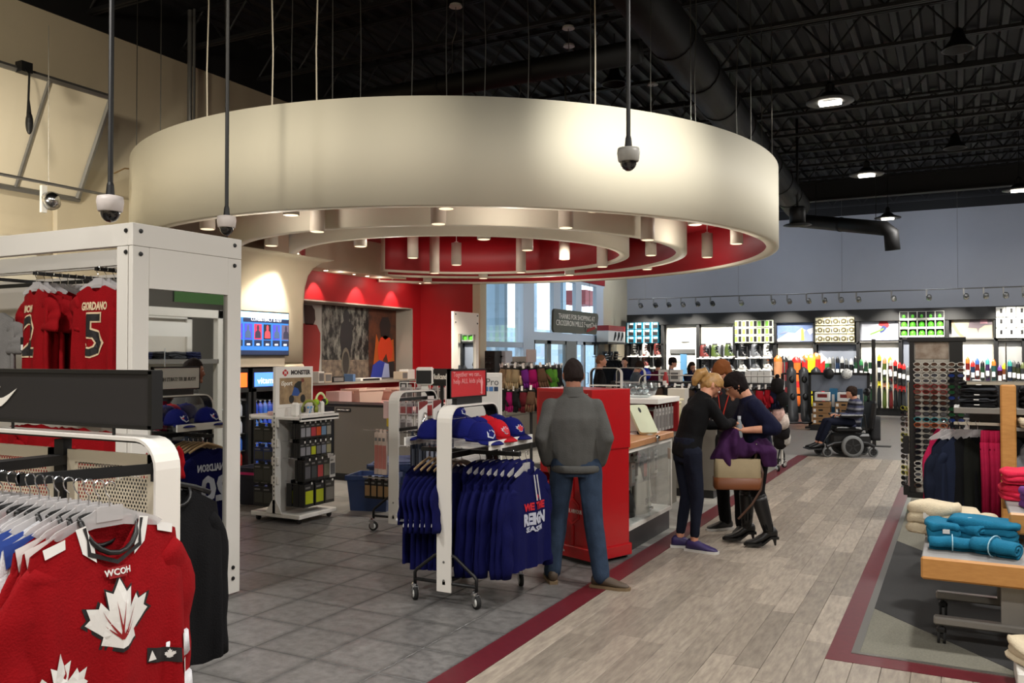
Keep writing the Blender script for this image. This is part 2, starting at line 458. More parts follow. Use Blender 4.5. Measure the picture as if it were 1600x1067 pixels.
# bulkhead over the cash desk and its red wall with the long display niche
struct(MB().box(XL, -9.72, 10.16, 15.6, 3.28, 4.2).build('bulkhead_wall', WALLB))
struct(MB().box(XL-.75, XL, 10.2, 10.9, 0, 3.32).box(XL-.75, XL, 15.0, 15.34, 0, 3.32).box(XL-.75, XL, 10.9, 15.0, 2.76, 3.32).box(XL-.75, XL, 10.9, 15.0, 0, 1.24).box(XL, -8.9, 15.32, 15.42, 0, 3.3).build('wall_cash_desk', WALLR))
struct(MB().box(XL, -8.9, 15.42, 15.56, 0, 3.3).box(-8.9, -8.72, 15.3, 15.56, 0, 3.3).build('column_end', WALLB))
NICHE = M('niche_grey', (150, 143, 134), .6)
struct(MB().box(XL-.45, XL-.4, 10.9, 15.0, 1.24, 2.76).box(XL-.45, XL+.02, 10.9, 10.93, 1.24, 2.76).box(XL-.4, XL+.02, 14.97, 15.0, 1.24, 2.76).box(XL-.4, XL+.02, 10.9, 15, 2.735, 2.76).box(XL-.4, XL+.22, 10.9, 15, 1.24, 1.28).build('niche_trim', NICHE))
# lower wall piece beside the tilted panel
struct(MB().box(XL, -10.12, 6.9, 8.3, 0, 3.93, b=.03).build('wall_section', WALLB))
struct(MB().box(XL, -9.95, -2, 6.55, 0, 3.18).build('wall_wainscot', M('pale_wall', (196, 190, 172), .7)))
# roof: deck, joists, girders
DECK = M('black_roof_deck', (13, 13, 15), .7)
JO = M('black_steel', (22, 22, 24), .6)
ceil_ = struct(MB().box(XL-.3, 12.2, -6.2, YB+.2, 6.9, 7.0).build('ceiling', DECK))
rib = MB()
x = XL
while x < 12:
    rib.add([(x, -6, 6.9), (x+.03, -6, 6.83), (x+.12, -6, 6.83), (x+.15, -6, 6.9), (x, YB, 6.9), (x+.03, YB, 6.83), (x+.12, YB, 6.83), (x+.15, YB, 6.9)], [(0, 1, 5, 4), (1, 2, 6, 5), (2, 3, 7, 6)]); x += .3
o = rib.build('deck_rib', JO, ceil_); o['kind'] = 'stuff'
jm = MB()
L0, L1, zt, zb = XL, 12.0, 6.8, 6.28
for z in (zt, zb):
    jm.box(L0, L1, -.05, -.012, z, z+.05); jm.box(L0, L1, .012, .05, z, z+.05)
n = 26; st = (L1-L0)/n
for k in range(n):
    a = L0+k*st
    jm.cyl((a, 0, zb+.04), (a+st/2, 0, zt+.02), .016, n=5); jm.cyl((a+st/2, 0, zt+.02), (a+st, 0, zb+.04), .016, n=5)
jme = jm.mesh('joist', JO)
y = 1.2
while y < 27.6:
    ob('joist', jme, ceil_, (0, y, 0)); y += 1.55
for y, z in ((23.2, 5.75),):
    MB().box(XL, 12, y-.12, y+.12, z, z+.03).box(XL, 12, y-.015, y+.015, z, z+.5).box(XL, 12, y-.12, y+.12, z+.5, z+.53).build('girder', JO, ceil_)
# entrance: curtain wall of glass in pale aluminium, doors below the transom
ALU = M('pale_aluminium', (200, 210, 222), .45)
ALUG = M('grey_aluminium', (128, 130, 128), .5)
ent = struct(ob('window_1', None)); 
def yy(px, py=500): return pX(px, py, XL).y
tops = 3.95
fr = MB()
fr.box(XL-.2, XL+.05, yy(815), yy(832), 0, 4.35)
fr.box(XL-.12, XL+.03, 16.8, yy(815), 1.98, 2.12).box(XL-.12, XL+.03, yy(832), yy(941), 2.2, 2.42)
for a, c in ((748, 757), (863, 874), (898, 907), (930, 941)): fr.box(XL-.08, XL+.04, yy(a), yy(c), 2.4 if a > 800 else 0, tops)
fr.box(XL-.08, XL+.04, 16.8, 25.95, tops, 4.02).box(XL-.1, XL, 16.8, 25.95, 4.02, 4.35)
ob('window_frame', fr.mesh('window_frame', ALU), ent)
for a, c, z0, z1 in ((708, 748, 2.1, 3.95), (757, 815, 2.1, 3.95), (708, 748, .1, 2.0), (757, 815, .1, 2.0), (832, 863, 2.42, 3.95), (874, 898, 2.42, 3.95), (907, 930, 2.42, 3.95)):
    MB().box(XL-.03, XL-.02, max(16.8, yy(a)), yy(c), z0, z1).build('pane', GLASS, ent)
di = 1
for a, c in ((833, 856), (858, 884), (899, 912), (912, 934)):
    y0, y1 = yy(a), yy(c)
    d_ = struct(MB().box(XL-.06, XL+.02, y0, y0+.09, 0, 2.2).box(XL-.06, XL+.02, y1-.09, y1, 0, 2.2).box(XL-.06, XL+.02, y0, y1, 2.1, 2.2).box(XL-.06, XL+.02, y0, y1, 0, .22).build('door_%d' % di, ALU if di == 3 else ALUG))
    MB().box(XL-.03, XL-.02, y0+.09, y1-.09, .22, 2.1).build('pane', GLASS, d_)
    MB().tube([(XL+.03, y0+.16, .9), (XL+.08, y0+.16, .9), (XL+.08, y0+.16, 1.25), (XL+.03, y0+.16, 1.25)], .014, 6).build('door_handle', CHROME, d_)
    di += 1
struct(MB().box(XL-.08, XL+.03, yy(884), yy(899), 0, 2.2).box(XL-.08, XL+.03, yy(934), 25.95, 0, 2.2).build('door_frame_1', ALUG))
struct(MB().box(XL, XL+.06, 20.75, 25.95, 4.03, 4.5).box(XL, XL+.06, 15.7, 20.75, 4.05, 4.5).build('trim_7', M('red_header', (150, 30, 34), .5)))
# what stands outside the glass: pavement, canopy, a pale block
OUT = M('pale_concrete', (190, 196, 200), .8, var=.08, scale=1)
ext_ = struct(MB().box(-40, XL-.31, 4, 60, -.12, -.01).build('pavement', OUT))
struct(MB().box(-26, -22, 6, 38, 0, 2.6).box(-20.5, -16.4, 18.8, 21.5, 0, 4.9).box(-19, -18.6, 27, 52, 0, 3.1).box(-13.2, -13.0, 24.4, 24.6, 0, 5).box(-13.2, -13.0, 29, 29.3, 0, 5).box(-16.5, -16.2, 33, 33.4, 0, 5).box(-14.6, -13.9, 25.4, 26.2, 0, 5).box(-15, XL-.31, 15, 40, 5.0, 5.4).build('exterior_block', M('pale_blue_render', (168, 190, 206), .7)))
struct(MB().box(-14.5, -13.6, 32.6, 34.2, 3.9, 4.5).build('exterior_sign_wall', M('red_header')))
# recessed downlights of the cash desk soffit
DL = M('lamp_glow', (255, 236, 205), emit=9)
for k, y in enumerate((11.9, 12.7, 13.1, 13.9, 14.25, 14.9)):
    big = k % 2 == 0
    t = T_('recessed_downlight', 'small recessed downlight in the soffit above the red wall', 'downlight', (-9.93, y, 3.28), 0, 'recessed downlights over the red wall')
    MB().lathe([(.03, 0), (.055 if big else .035, 0), (.055 if big else .035, -.008), (.03, -.008)], 14, hole=True).build('ring', WHITE2, t)
    MB().lathe([(.001, -.009), (.036 if big else .022, -.009), (.036 if big else .022, -.012), (.001, -.012)], 12).build('bulb', DL, t)

# ---------------------------------------------------------------- the round hanging canopy
CX, CY, ZB, ZT = -6.6, 11.0, 3.22, 4.28
CREAM = M('cream_plaster', (222, 216, 196), .7)
CREAMR = M('canopy_red', (150, 12, 24), .55)
can = T_('ring_canopy', 'huge round cream canopy of three nested rings hung over the cash desk', 'canopy', (0, 0, 0))
can.location = (CX, CY, 0)
def cut(r, X): return math.acos(max(-1, min(1, (X-CX)/r)))
def ringb(nm, r, th, X, z0, z1, zc):
    a = cut(r, X)
    b = MB().m(0, True)
    b.arc(0, 0, r-th, r, -a, a, z0, z1, 120); b.build(nm, CREAM, can)
    b = MB().m(0, True); b.arc(0, 0, r-th-.004, r-th-.0005, -a+.002, a-.002, z0+.03, z1, 120); b.build('red_lining', CREAMR, can)
ringb('outer_ring', 4.55, .16, XL, ZB, ZT, 0)
ringb('middle_ring', 3.32, .15, -9.35, ZB, 3.95, 0)
ringb('inner_ring', 2.5, .14, -8.86, ZB, 3.95, 0)
def disc_cut(r, X, z0, z1):
    a = cut(r, X); return [(r*math.cos(-a+2*a*k/96), r*math.sin(-a+2*a*k/96)) for k in range(97)]
MB().prism(disc_cut(4.4, XL, 0, 0), .04).build('red_ceiling', CREAMR, can, (0, 0, 3.9))
wire = M('steel_wire', (120, 118, 112), .35, .9)
for k in range(16):
    a = -2.2+4.4*k/15
    x, y = 4.47*math.cos(a), 4.47*math.sin(a)
    if CX+x < XL+.1: continue
    MB().cyl((x, y, ZT-.03), (x, y, 6.85), .006, n=5).build('hanging_wire', wire, can)
for px, py, m_ in ((324, 187, 'b'), (425, 165, 'b'), (352, 182, ''), (456, 165, ''), (495, 160, 'b'), (563, 155, ''), (643, 153, ''), (698, 153, ''), (757, 154, ''), (825, 156, ''), (930, 165, 'b'), (1017, 180, ''), (1087, 200, ''), (1152, 225, '')):
    p = fl(px, py+3, ZT-.02); w = R.uniform(-.015, .015)
    MB().tube([(p.x-CX, p.y-CY, ZT-.05), (p.x-CX+w, p.y-CY, 4.8), (p.x-CX-w, p.y-CY, 5.5), (p.x-CX, p.y-CY, 6.85)], .0075 if m_ else .005, 5).build('cable', M('white_cable', (206, 198, 180), .5) if m_ else wire, can)
CANL = M('can_lamp_cream', (196, 186, 170), .5)
def can_light(px, py, zb, h, kind, lab, r=.078):
    ok = lambda r_: r_ < 2.24 or 2.6 < r_ < 3.06 or 3.42 < r_ < 4.28
    for st in range(60):
        for sg_ in (1, -1):
            z_ = zb+.02*st*sg_; p = fl(px, py, z_)
            if ok(math.hypot(p.x-CX, p.y-CY)) and z_ > 2.9: break
        else: continue
        break
    zb = z_
    if not kind: h = 3.9-zb
    t = T_('pendant_light' if kind else 'can_downlight', lab, 'light', (p.x, p.y, zb), 0, 'pendant lights inside the canopy' if kind else 'can downlights under the canopy')
    MB().m(0, True).lathe([(r*.86, 0), (r, 0), (r, h), (r*.86, h)], 20).build('housing', CANL, t)
    MB().lathe([(.002, 0), (r*.84, 0), (r*.84, -.004), (.002, -.004)], 16).build('lens', M('can_glow', (255, 232, 196), emit=1.1), t)
    if kind: MB().cyl((0, 0, h), (0, 0, 3.9-zb), .006, n=5).lathe([(.03, h), (.03, h+.02)], 10).build('stem', WHITE2, t)
for px, py, k in ((645, 403, 1), (713, 414, 1), (824, 391, 1), (882, 405, 1), (1017, 399, 1), (1105, 402, 1), (1151, 381, 1)):
    can_light(px, py, 3.16, .34, k, 'cream cylinder pendant light hung low within the canopy rings')
for px, py in ((455, 336), (697, 326), (928, 330), (496, 362), (424, 384), (685, 350), (884, 356), (756, 374), (1086, 351), (1012, 375), (563, 385), (941, 417), (814, 426), (1011, 421), (890, 430), (755, 435), (668, 442), (679, 427), (324, 358)):
    can_light(px, py, 3.18, .7, 0, 'cream can downlight set between the canopy rings', .085)
# ================================================================ overhead: lamps, ducts, cameras, tracks
LEDP = M('led_panel', (255, 244, 224), emit=14)
def high_bay(loc, lab, lit=True):
    t = T_('high_bay_lamp', lab, 'lamp', loc, 0, 'high bay lamps under the black roof')
    MB().m(0, True).lathe([(.03, .12), (.1, .11), (.16, .05), (.31, .0), (.31, -.015), (.15, -.02), (.12, .02), (.03, .03)], 24).build('reflector', DARKG, t)
    if lit: MB().box(-.14, .14, -.06, .06, -.05, -.012, b=.005).build('led_module', LEDP, t)
    MB().lathe([(.06, .1), (.06, .22), (.03, .26)], 12).build('driver', BLACK, t)
    MB().cyl((0, 0, .2), (0, 0, 6.8-loc[2]), .008, n=6).build('stem', BLACK, t)
for px, py, lab in ((1297, 158, 'lit high bay lamp nearest the canopy under the black roof'), (1354, 272, 'lit high bay lamp above the middle of the wooden aisle'), (1387, 340, 'lit high bay lamp before the blue-grey wall by the duct elbow'), (1592, 296, 'lit high bay lamp cut by the edge of the picture')):
    high_bay(tuple(fl(px, py, 5.2)), lab)
p = pD(1246, 352, 18.5)
t = tag(MB().m(0, True).lathe([(.26, .02), (.30, 0), (.1, -.03), (.02, -.03)], 24).build('duct_outlet', M('black_outlet', (15, 15, 16), .5), None, tuple(p)), 'black round air outlet with a flared rim beside the canopy rim', 'air outlet')
MB().m(0, True).lathe([(.17, 0), (.17, .36), (.15, .40)], 20).cyl((0, 0, .3), (0, 0, 6.92-p.z), .03, n=6).build('drum', M('black_outlet'), t)
for px, py, z, lab in ((1497, 78, 5.9, 'dark bell pendant lamp highest under the black roof'), (1492, 232, 5.7, 'dark bell pendant lamp over the sunglasses tower'), (960, 132, 6.0, 'dark bell pendant lamp behind the top of the canopy')):
    p = fl(px, py, z)
    t = T_('bell_pendant', lab, 'lamp', tuple(p), 0)
    MB().m(0, True).lathe([(.03, .3), (.07, .26), (.1, .14), (.2, .02), (.21, 0), (.19, 0), (.09, .13), (.03, .24)], 20).build('shade', BLACK, t)
    MB().cyl((0, 0, .28), (0, 0, 6.8-z), .01, n=6).build('stem', BLACK, t)
# ducts
DUCT = M('black_duct', (17, 17, 18), .6, .1)
def duct(nm, pts, r, lab, collars=True):
    b = MB().m(0, True); b.tube(pts, r, 20)
    t = tag(b.build(nm, DUCT), lab, 'duct')
    for i in range(len(pts)-1):
        a, q = Vector(pts[i]), Vector(pts[i+1]); n = int((q-a).length/1.2)
        for k in range(1, n):
            p = a.lerp(q, k/n); d = (q-a).normalized()*.02
            MB().cyl(p-d, p+d, r+.012, n=20).build('collar', DUCT, t)
p0, p1 = fl(1000, -10, 5.9), fl(1245, 322, 5.3)
duct('round_duct', [p0+(p0-p1)*.1, p0, p1], .3, 'wide round black duct running along under the roof past the canopy')
b0, b1 = fl(1250, 345, 5.25), fl(1383, 357, 4.75)
duct('branch_duct', [b0, b1, b1+Vector((.12, .12, -.08)), b1+Vector((.15, .15, -.5))], .17, 'black branch duct ending in a downturned elbow before the grey wall')
for q in (b0.lerp(b1, .2), b0.lerp(b1, .9)): MB().cyl((q.x, q.y, q.z), (q.x, q.y, 6.85), .008, n=5).build('hanger_rod', BLACK, [o for o in D.objects if o.name == 'branch_duct'][0])
duct('round_duct', [pY(440, 180, 8.9), pY(1000, 80, 8.9)], .13, 'slim black round duct crossing behind the canopy cables')
q = pY(1225, 330, 24.0)
# dome cameras on poles
def dome(px, py, dep, lab, light):
    p = pD(px, py, dep)
    t = T_('dome_camera', lab, 'camera', tuple(p))
    MB().m(0, True).lathe([(.03, .1), (.075, .09), (.08, .06), (.072, .0), (.066, -.005)], 20).build('housing', light, t)
    MB().m(0, True).ball((0, 0, 0), .06, .06, .07, 18, 10).build('dome', M('smoked_dome', (20, 18, 18), .1, coat=1), t)
    MB().cyl((0, 0, .09), (0, 0, 6.8-p.z), .016, n=8).lathe([(.028, .09), (.022, .16), (.016, .18)], 10).build('pole', BLACK, t)
CASE = M('camera_case', (214, 205, 200), .45)
dome(172, 330, 5.3, 'white dome camera on a long black pole above the white frame fixture', CASE)
dome(354, 355, 7.2, 'dome camera on a black pole hanging under the canopy rim', CASE)
dome(982, 252, 6.0, 'grey dome camera on a black pole in front of the canopy', M('camera_grey', (158, 156, 150), .45))
# little white ceiling discs with loose wires
for i, (px, py, z) in enumerate(((712, 11, 6.2), (888, 45, 6.2), (889, 73, 6.3), (813, 112, 6.2), (1020, 133, 6.1))):
    p = fl(px, py, z)
    t = T_('ceiling_disc', 'small white disc with a wire hung above the canopy', 'ceiling fitting', tuple(p), 0, 'white discs above the canopy')
    MB().lathe([(.005, 0), (.085, 0), (.075, .03), (.02, .05)], 20).build('disc', WHITE2, t)
    MB().tube([(0, 0, 0), (.01, 0, -.3), (-.05, 0, -.45), (-.05, 0, z*-.2)], .006, 5).build('wire', wire, t)
# tilted light box panel hanging on the left wall
tt = T_('tilted_light_box', 'large tilted white light box hanging on the upper left wall', 'light box', (0, 0, 0))
yR, yL = 7.2, 4.2
zt0, zb0 = pX(172, 155, -9.46).z, pX(120, 310, -10.1).z
xt, xb = -9.46, -10.08
PANW = M('light_box_face', (224, 214, 190), .5)
TR = Matrix(((0, 1, 0), (1, 0, 0), (0, 0, 1)))
lb = MB()
def quadslab(m_, y0, y1, x0, z0, x1, z1, th):
    n = Vector((z0-z1, 0, -(x0-x1))).normalized()*th
    P = [Vector((x0, y0, z0)), Vector((x0, y1, z0)), Vector((x1, y1, z1)), Vector((x1, y0, z1))]
    vs = P+[q+n for q in P]
    m_.add(vs, [(0, 1, 2, 3), (7, 6, 5, 4), (0, 4, 5, 1), (1, 5, 6, 2), (2, 6, 7, 3), (3, 7, 4, 0)])
quadslab(lb, yL, yR, xt, zt0, xb, zb0, -.09); lb.build('face', PANW, tt)
lf = MB()
for y in (yL, 5.35, 6.35, yR-.03): lf.tube([(xt+.02, y, zt0), (xb+.02, y, zb0)], .022 if y < 7 else .035, 6)
lf.tube([(xt, yL, zt0+.02), (xt, yR, zt0+.02)], .04, 6).tube([(xb, yL, zb0-.02), (xb, yR, zb0-.02)], .035, 6)
lf.build('frame', STEEL, tt)
MB().tube([(xt+.1, 6.0, zt0+.02), (xt+.18, 6.0, zt0-.05), (xt+.2, 5.98, zt0-.35), (xt+.22, 5.98, zt0-.62)], [.012, .012, .012, .035], 8).ball((xt+.22, 5.98, zt0-.62), .04, .04, .13).box(xt, xt+.12, 5.95, 6.08, zt0-.02, zt0+.1).build('hanging_cord', BLACK, tt)
# track with one spot below it
def spot_head(t, loc, aim, mat, r=.075):
    d_ = (Vector(aim)-Vector(loc)).normalized(); l = Vector(loc)
    g_ = ob('spot_head', MB().m(0, True).tube([l-d_*.1, l-d_*.06, l+d_*.05, l+d_*.06], [r*.5, r, r*1.05, r*.8], 16).mesh('spot_head', mat), t)
    MB().tube([l+d_*.05, l+d_*.056], r*.8, 14).build('lens', M('spot_lens', (255, 240, 214), emit=3), g_)
t = T_('track_light', 'grey track rail with one silver spot hung before the tilted panel', 'track light', (0, 0, 0))
a, q = pX(0, 272, -9.0), pX(168, 305, -9.0)
MB().tube([a+(a-q)*.2, q], .018, 6).build('track', STEEL, t)
h = pX(68, 290, -9.0)
MB().box(h.x-.02, h.x+.02, h.y-.03, h.y+.03, h.z-.3, h.z).build('adapter', WHITE2, t)
k = pX(80, 314, -8.95); spot_head(t, tuple(k), tuple(k+Vector((-.6, .5, -.5))), CHROME, .09)
MB().tube([h+Vector((0, 0, -.2)), k], .012, 6).build('arm', STEEL, t)
for px, y0 in ((227, 0), (76, 0)): pass
MB().cyl(pX(76, 40, -9.0), pX(76, 290, -9.0), .004, n=4).build('suspension_wire', wire, t)
MB().tube([pX(178, 271, -9.5), pX(195, 263, -9.45), pX(215, 265, -9.4)], .01, 6).build('loose_cord', M('brown_cord', (120, 96, 60), .6), t)
# conduits on the left, before the dark roof
for px, r, lab in ((296, .035, 'grey steel conduit dropping from the roof behind the canopy edge'),):
    p = pX(px, 190, -9.9)
    tag(MB().cyl((p.x, p.y, 3.9), (p.x, p.y, 6.8), r, n=10).cyl((p.x+.09, p.y, 3.9), (p.x+.09, p.y, 6.8), .02, n=8).build('steel_conduit', STEEL), lab, 'conduit')
# track spots along the back wall
t = T_('wall_spot_track', 'long grey track rail carrying spot heads along the back wall', 'track light', (0, 0, 0))
YT = 26.6
a, q = pY(1010, 470, YT), pY(1600, 447, YT)
zt_ = 3.62
MB().tube([(a.x-.6, YT, zt_), (8, YT, zt_)], .02, 6).build('track', STEEL, t)
for x in range(-9, 9, 3): MB().cyl((x, YT, zt_), (x, YT, 6.8), .004, n=4).build('suspension_wire', wire, t)
for i, px in enumerate((998, 1021, 1042, 1064, 1087, 1110, 1155, 1205, 1230, 1260, 1285, 1311, 1338, 1393, 1448, 1506, 1537, 1568, 1598)):
    p = pY(px, 476, YT)
    s_ = T_('track_spot', 'small grey spot head hanging from the rail along the back wall', 'spot', (p.x, YT, zt_), 0, 'spot heads on the back wall rail')
    MB().box(-.02, .02, -.02, .02, -.2, 0).build('adapter', STEEL, s_)
    spot_head(s_, (.06, .03, -.22), (.1, 1.2, -1.0), STEEL if i > 5 else DARKG, .07)
# THANKS sign hung before the entrance
ps = [pX(863, 480, -8.0), pX(934, 480, -8.0)]
y0, y1 = ps[0].y, ps[1].y; zc = pX(898, 500, -8.0).z; hh = .5
sg = T_('hanging_sign', 'grey hanging sign thanking shoppers before the glass entrance', 'sign', (-8.0, (y0+y1)/2, zc))
w_ = (y1-y0)
po = []
zt2, zb2 = pX(898, 486, -8.0).z-zc, pX(898, 521, -8.0).z-zc
for cx, cy, a0 in ((w_/2-.12, zt2-.1, 0), (-w_/2+.12, zt2-.1, PI/2), (-w_/2+.1, zb2+.1, PI), (w_/2-.22, zb2+.1, 1.5*PI)):
    for k in range(6):
        tt_ = a0+PI/2*k/5; po.append((cx+.1*math.cos(tt_), cy+.1*math.sin(tt_)))
MB().prism(po, .05).build('board', M('sign_grey', (84, 86, 78), .5), sg, (-.025, 0, 0), FX)
SW = M('sign_white', (240, 236, 226), .5)
txt('THANKS FOR SHOPPING AT', .17, SW, sg, (.03, 0, zb2+(zt2-zb2)*.70), FX, fit=w_*.8)
txt('CROSSIRON MILLS SportChek', .18, SW, sg, (.03, 0, zb2+(zt2-zb2)*.41), FX, fit=w_*.9)
poly('red_tick', [(0, 0), (.6, .1), (.5, .16), (.06, .08)], .004, RED, sg, (.03, w_*.2, zb2+.04), FX)
poly('tick_tail', [(0, 0), (.08, .14), (-.02, .2)], .004, BLACKP, sg, (.03, w_*.2-.08, zb2+.04), FX)
for s_ in (-.3, .3): MB().cyl((0, w_*s_, zt2-.05), (0, w_*s_, 6.8-zc), .006, n=5).build('wire', wire, sg)
# ================================================================ garments, hangers, racks
def garment(name, label, w, L, t, col, sleeve='short', seed=0, neck=.085, drop=.055, amp=.012, fd=.07, collar=None, cuff=None, slen=None, sw=.085, hood=False, spread=.05):
    """origin at the neck point, shoulders along x, display face +y"""
    rr_ = random.Random(seed); p1, p2, p3 = (rr_.uniform(0, 6) for _ in range(3))
    body = col if not isinstance(col, tuple) else cloth('cloth_%d_%d_%d' % col, col)
    root = T_(name, label, 'garment')
    Wf = lambda v: w*(.93+.1*min(1, v*4)+.03*v)
    un = neck/w
    def ztop(u, f):
        z = -drop*max(0, abs(u)-un)/(1-un)*1.0-(.0)
        if abs(u) < un: z = -(fd if f else .012)*(1-(u/un)**2)
        return z
    def F(x, v):
        r = min(1, max(0, v*1.4-.08))
        return amp*r*(math.sin(7.5*x/w+p1+1.2*v)+.6*math.sin(14*x/w+p2-2*v)+.35*math.sin(23*x/w+p3))
    def Tt(u, v): return .005+t*math.sqrt(max(0, 1-u*u))*(.35+.65*min(1, v*3))
    def surf(x, z):
        v = min(1, max(0, (-z)/L)); u = max(-1, min(1, x/Wf(v)))
        return Tt(u, v)+F(x, v)
    nx, nz = 22, 20; rings = []
    for j in range(nz+1):
        v = (j/nz)**1.25; ring = []
        for k in range(nx+1):
            u = math.sin((-1+2*k/nx)*PI/2); x = u*Wf(v)
            z = ztop(u, True)*(1-v)-L*v
            ring.append((x, Tt(u, v)+F(x, v), z+.008*v*math.sin(9*x/w+p2)))
        for k in range(nx-1, 0, -1):
            u = math.sin((-1+2*k/nx)*PI/2); x = u*Wf(v)
            z = ztop(u, False)*(1-v)-L*v
            ring.append((x, -Tt(u, v)+F(x, v)*.9, z+.008*v*math.sin(9*x/w+p2)))
        rings.append(ring)
    b = MB().m(0, True).loft(rings, False); b.build('body', body, root)
    if sleeve:
        ln = slen or (.26 if sleeve == 'short' else .62)
        for s_ in (-1, 1):
            n = 14; pts = []; rs = []
            ph = p1+s_
            for k in range(n+1):
                q = k/n
                e = 1-(1-min(1, q*2.2))**2
                x = s_*(w*.74+(w*.2+.012+spread*.6)*e+.006*math.sin(6*q+ph))
                z = -drop*.8-.07-ln*(q**1.15)
                pts.append((x, (.012*math.sin(5*q+p2+s_)-.012)*e, z))
                if sleeve == 'long': rx = sw*.78*(.55+.6*min(1, q*4))*(1-.38*q)
                else: rx = sw*(.55+.5*min(1, q*3))
                rs.append((rx*(1+.06*math.sin(17*q+p3)), (.008+t*.55)*(1+.22*math.sin(21*q+p1+s_))))
            sb = MB().m(0, True).tube(pts, rs, 12, up=(0, 1, 0))
            if cuff:
                for (q0, q1) in cuff[1]:
                    i0 = lambda q: Vector(pts[0]).lerp(Vector(pts[-1]), q)
                    sb.m(1, True).tube([Vector(pts[-1])+(i0(q0)-i0(1)), Vector(pts[-1])+(i0(q1)-i0(1))], [(rs[-1][0]*1.05+.003, rs[-1][1]*1.08+.003)]*2, 12, up=(0, 1, 0))
            sb.build('sleeve', [body]+([cuff[0]] if cuff else []), root)
    if collar:
        pts = [(neck*1.0*math.cos(a), (t*.8+.01)*math.sin(a), (-fd*.95*math.sin(a) if math.sin(a) > 0 else -.01*math.sin(a))+.004) for a in [2*PI*k/20 for k in range(21)]]
        MB().m(0, True).tube(pts, .009, 6).build('collar', collar, root)
    if hood:
        MB().m(0, True).loft([[(neck*1.5*c*math.cos(a), -.03-.02*c+(.05*math.sin(a))*c, z+.02*math.sin(a)) for a in [2*PI*k/14 for k in range(14)]] for c, z in ((.6, .045), (1.0, .02), (1.15, -.05), (1.0, -.14), (.6, -.19))]).build('hood', body, root)
    root_surf[root.name] = surf
    return root
root_surf = {}
def conform(me, surf, x0, z0, off, name, mat, root, sx=1, sz=1):
    bm = bmesh.new(); bm.from_mesh(me)
    for _ in range(3):
        e = [e for e in bm.edges if e.calc_length() > .03]
        if not e: break
        bmesh.ops.triangulate(bm, faces=bm.faces[:])
        bmesh.ops.subdivide_edges(bm, edges=[e for e in bm.edges if e.calc_length() > .03], cuts=1)
    bmesh.ops.triangulate(bm, faces=bm.faces[:])
    for v in bm.verts:
        x = x0-v.co.x*sx; z = z0+v.co.y*sz
        v.co = (x, surf(x, z)+off+v.co.z, z)
    bm.to_mesh(me); bm.free(); me.materials.clear(); me.materials.append(mat)
    o = ob(name, me, root); o['kind'] = 'stuff'
    return o
def decal(pts, surf, x0, z0, off, name, mat, root, s=1):
    me = D.meshes.new(name); me.from_pydata([(p[0]*s, p[1]*s, 0) for p in pts], [], [list(range(len(pts)))])
    return conform(me, surf, x0, z0, off, name, mat, root)
def letters(s, size, surf, x0, z0, mat, root, off=.003, fit=0, bold=0, sz=1, name='lettering'):
    me = txtmesh(s, size, ext=.0006, bold=bold); sx = 1
    if fit:
        xs = [v.co.x for v in me.vertices]; sx = fit/max(1e-4, max(xs)-min(xs))
    return conform(me, surf, x0, z0, off, name, mat, root, sx, sz)
# hangers
hk = [(.018*math.cos(a), 0, .0+.018*math.sin(a)) for a in [PI*1.15-PI*1.25*k/8 for k in range(9)]]
def hanger_proto(kind):
    t = T_('garment_hanger', 'x', 'hanger')
    MB().tube(hk+[(.012, 0, -.02), (0, 0, -.035), (0, 0, -.075)], .0024, 5).build('hook', CHROME, t)
    if kind == 'clear':
        MB().prism([(-.19, -.135), (-.17, -.12), (-.06, -.078), (-.03, -.06), (.03, -.06), (.06, -.078), (.17, -.12), (.19, -.135), (.17, -.15), (.05, -.128), (-.05, -.128), (-.17, -.15)], .006, Matrix.Rotation(PI/2, 4, 'X')).box(-.045, .045, -.01, .004, -.11, -.062).build('hanger_bar', HANGC, t)
    else:
        MB().m(0, True).tube([(-.2, 0, -.14), (-.12, 0, -.105), (0, 0, -.07), (.12, 0, -.105), (.2, 0, -.14)], [(.004, .012)]*5, 8).build('hanger_bar', {'black': BLACKP, 'wood': M('pale_wood', (190, 160, 120), .5)}[kind], t)
    return t
HP = {}
def hanger(kind, x, y, z, rz, label, group):
    if kind not in HP:
        HP[kind] = hanger_proto(kind); h = HP[kind]; h.location = (x, y, z); h.rotation_euler = (0, 0, rz); h['label'] = label; h['group'] = group
        return h
    return dup(HP[kind], (x, y, z), rz, label, group)
def caster(t, x, y, h=.11, r=.045, a=0):
    p = ob('caster', MB().m(0, True).tube([(-.014, 0, r), (.014, 0, r)], r, 18).mesh('caster', RUBBER), t, (x, y, 0), (0, 0, a))
    MB().m(0, True).tube([(-.0165, 0, r), (.0165, 0, r)], r*.66, 16).build('hub', M('caster_white', (214, 214, 210), .4), p)
    MB().box(-.022, -.018, -.012, .03, r-.012, h-.02).box(.018, .022, -.012, .03, r-.012, h-.02).box(-.022, .022, -.005, .045, h-.022, h-.014).lathe([(.02, h-.014), (.02, h), (.008, h+.012)], 10, Matrix.Translation((0, .025, 0))).build('fork', CHROME, p)
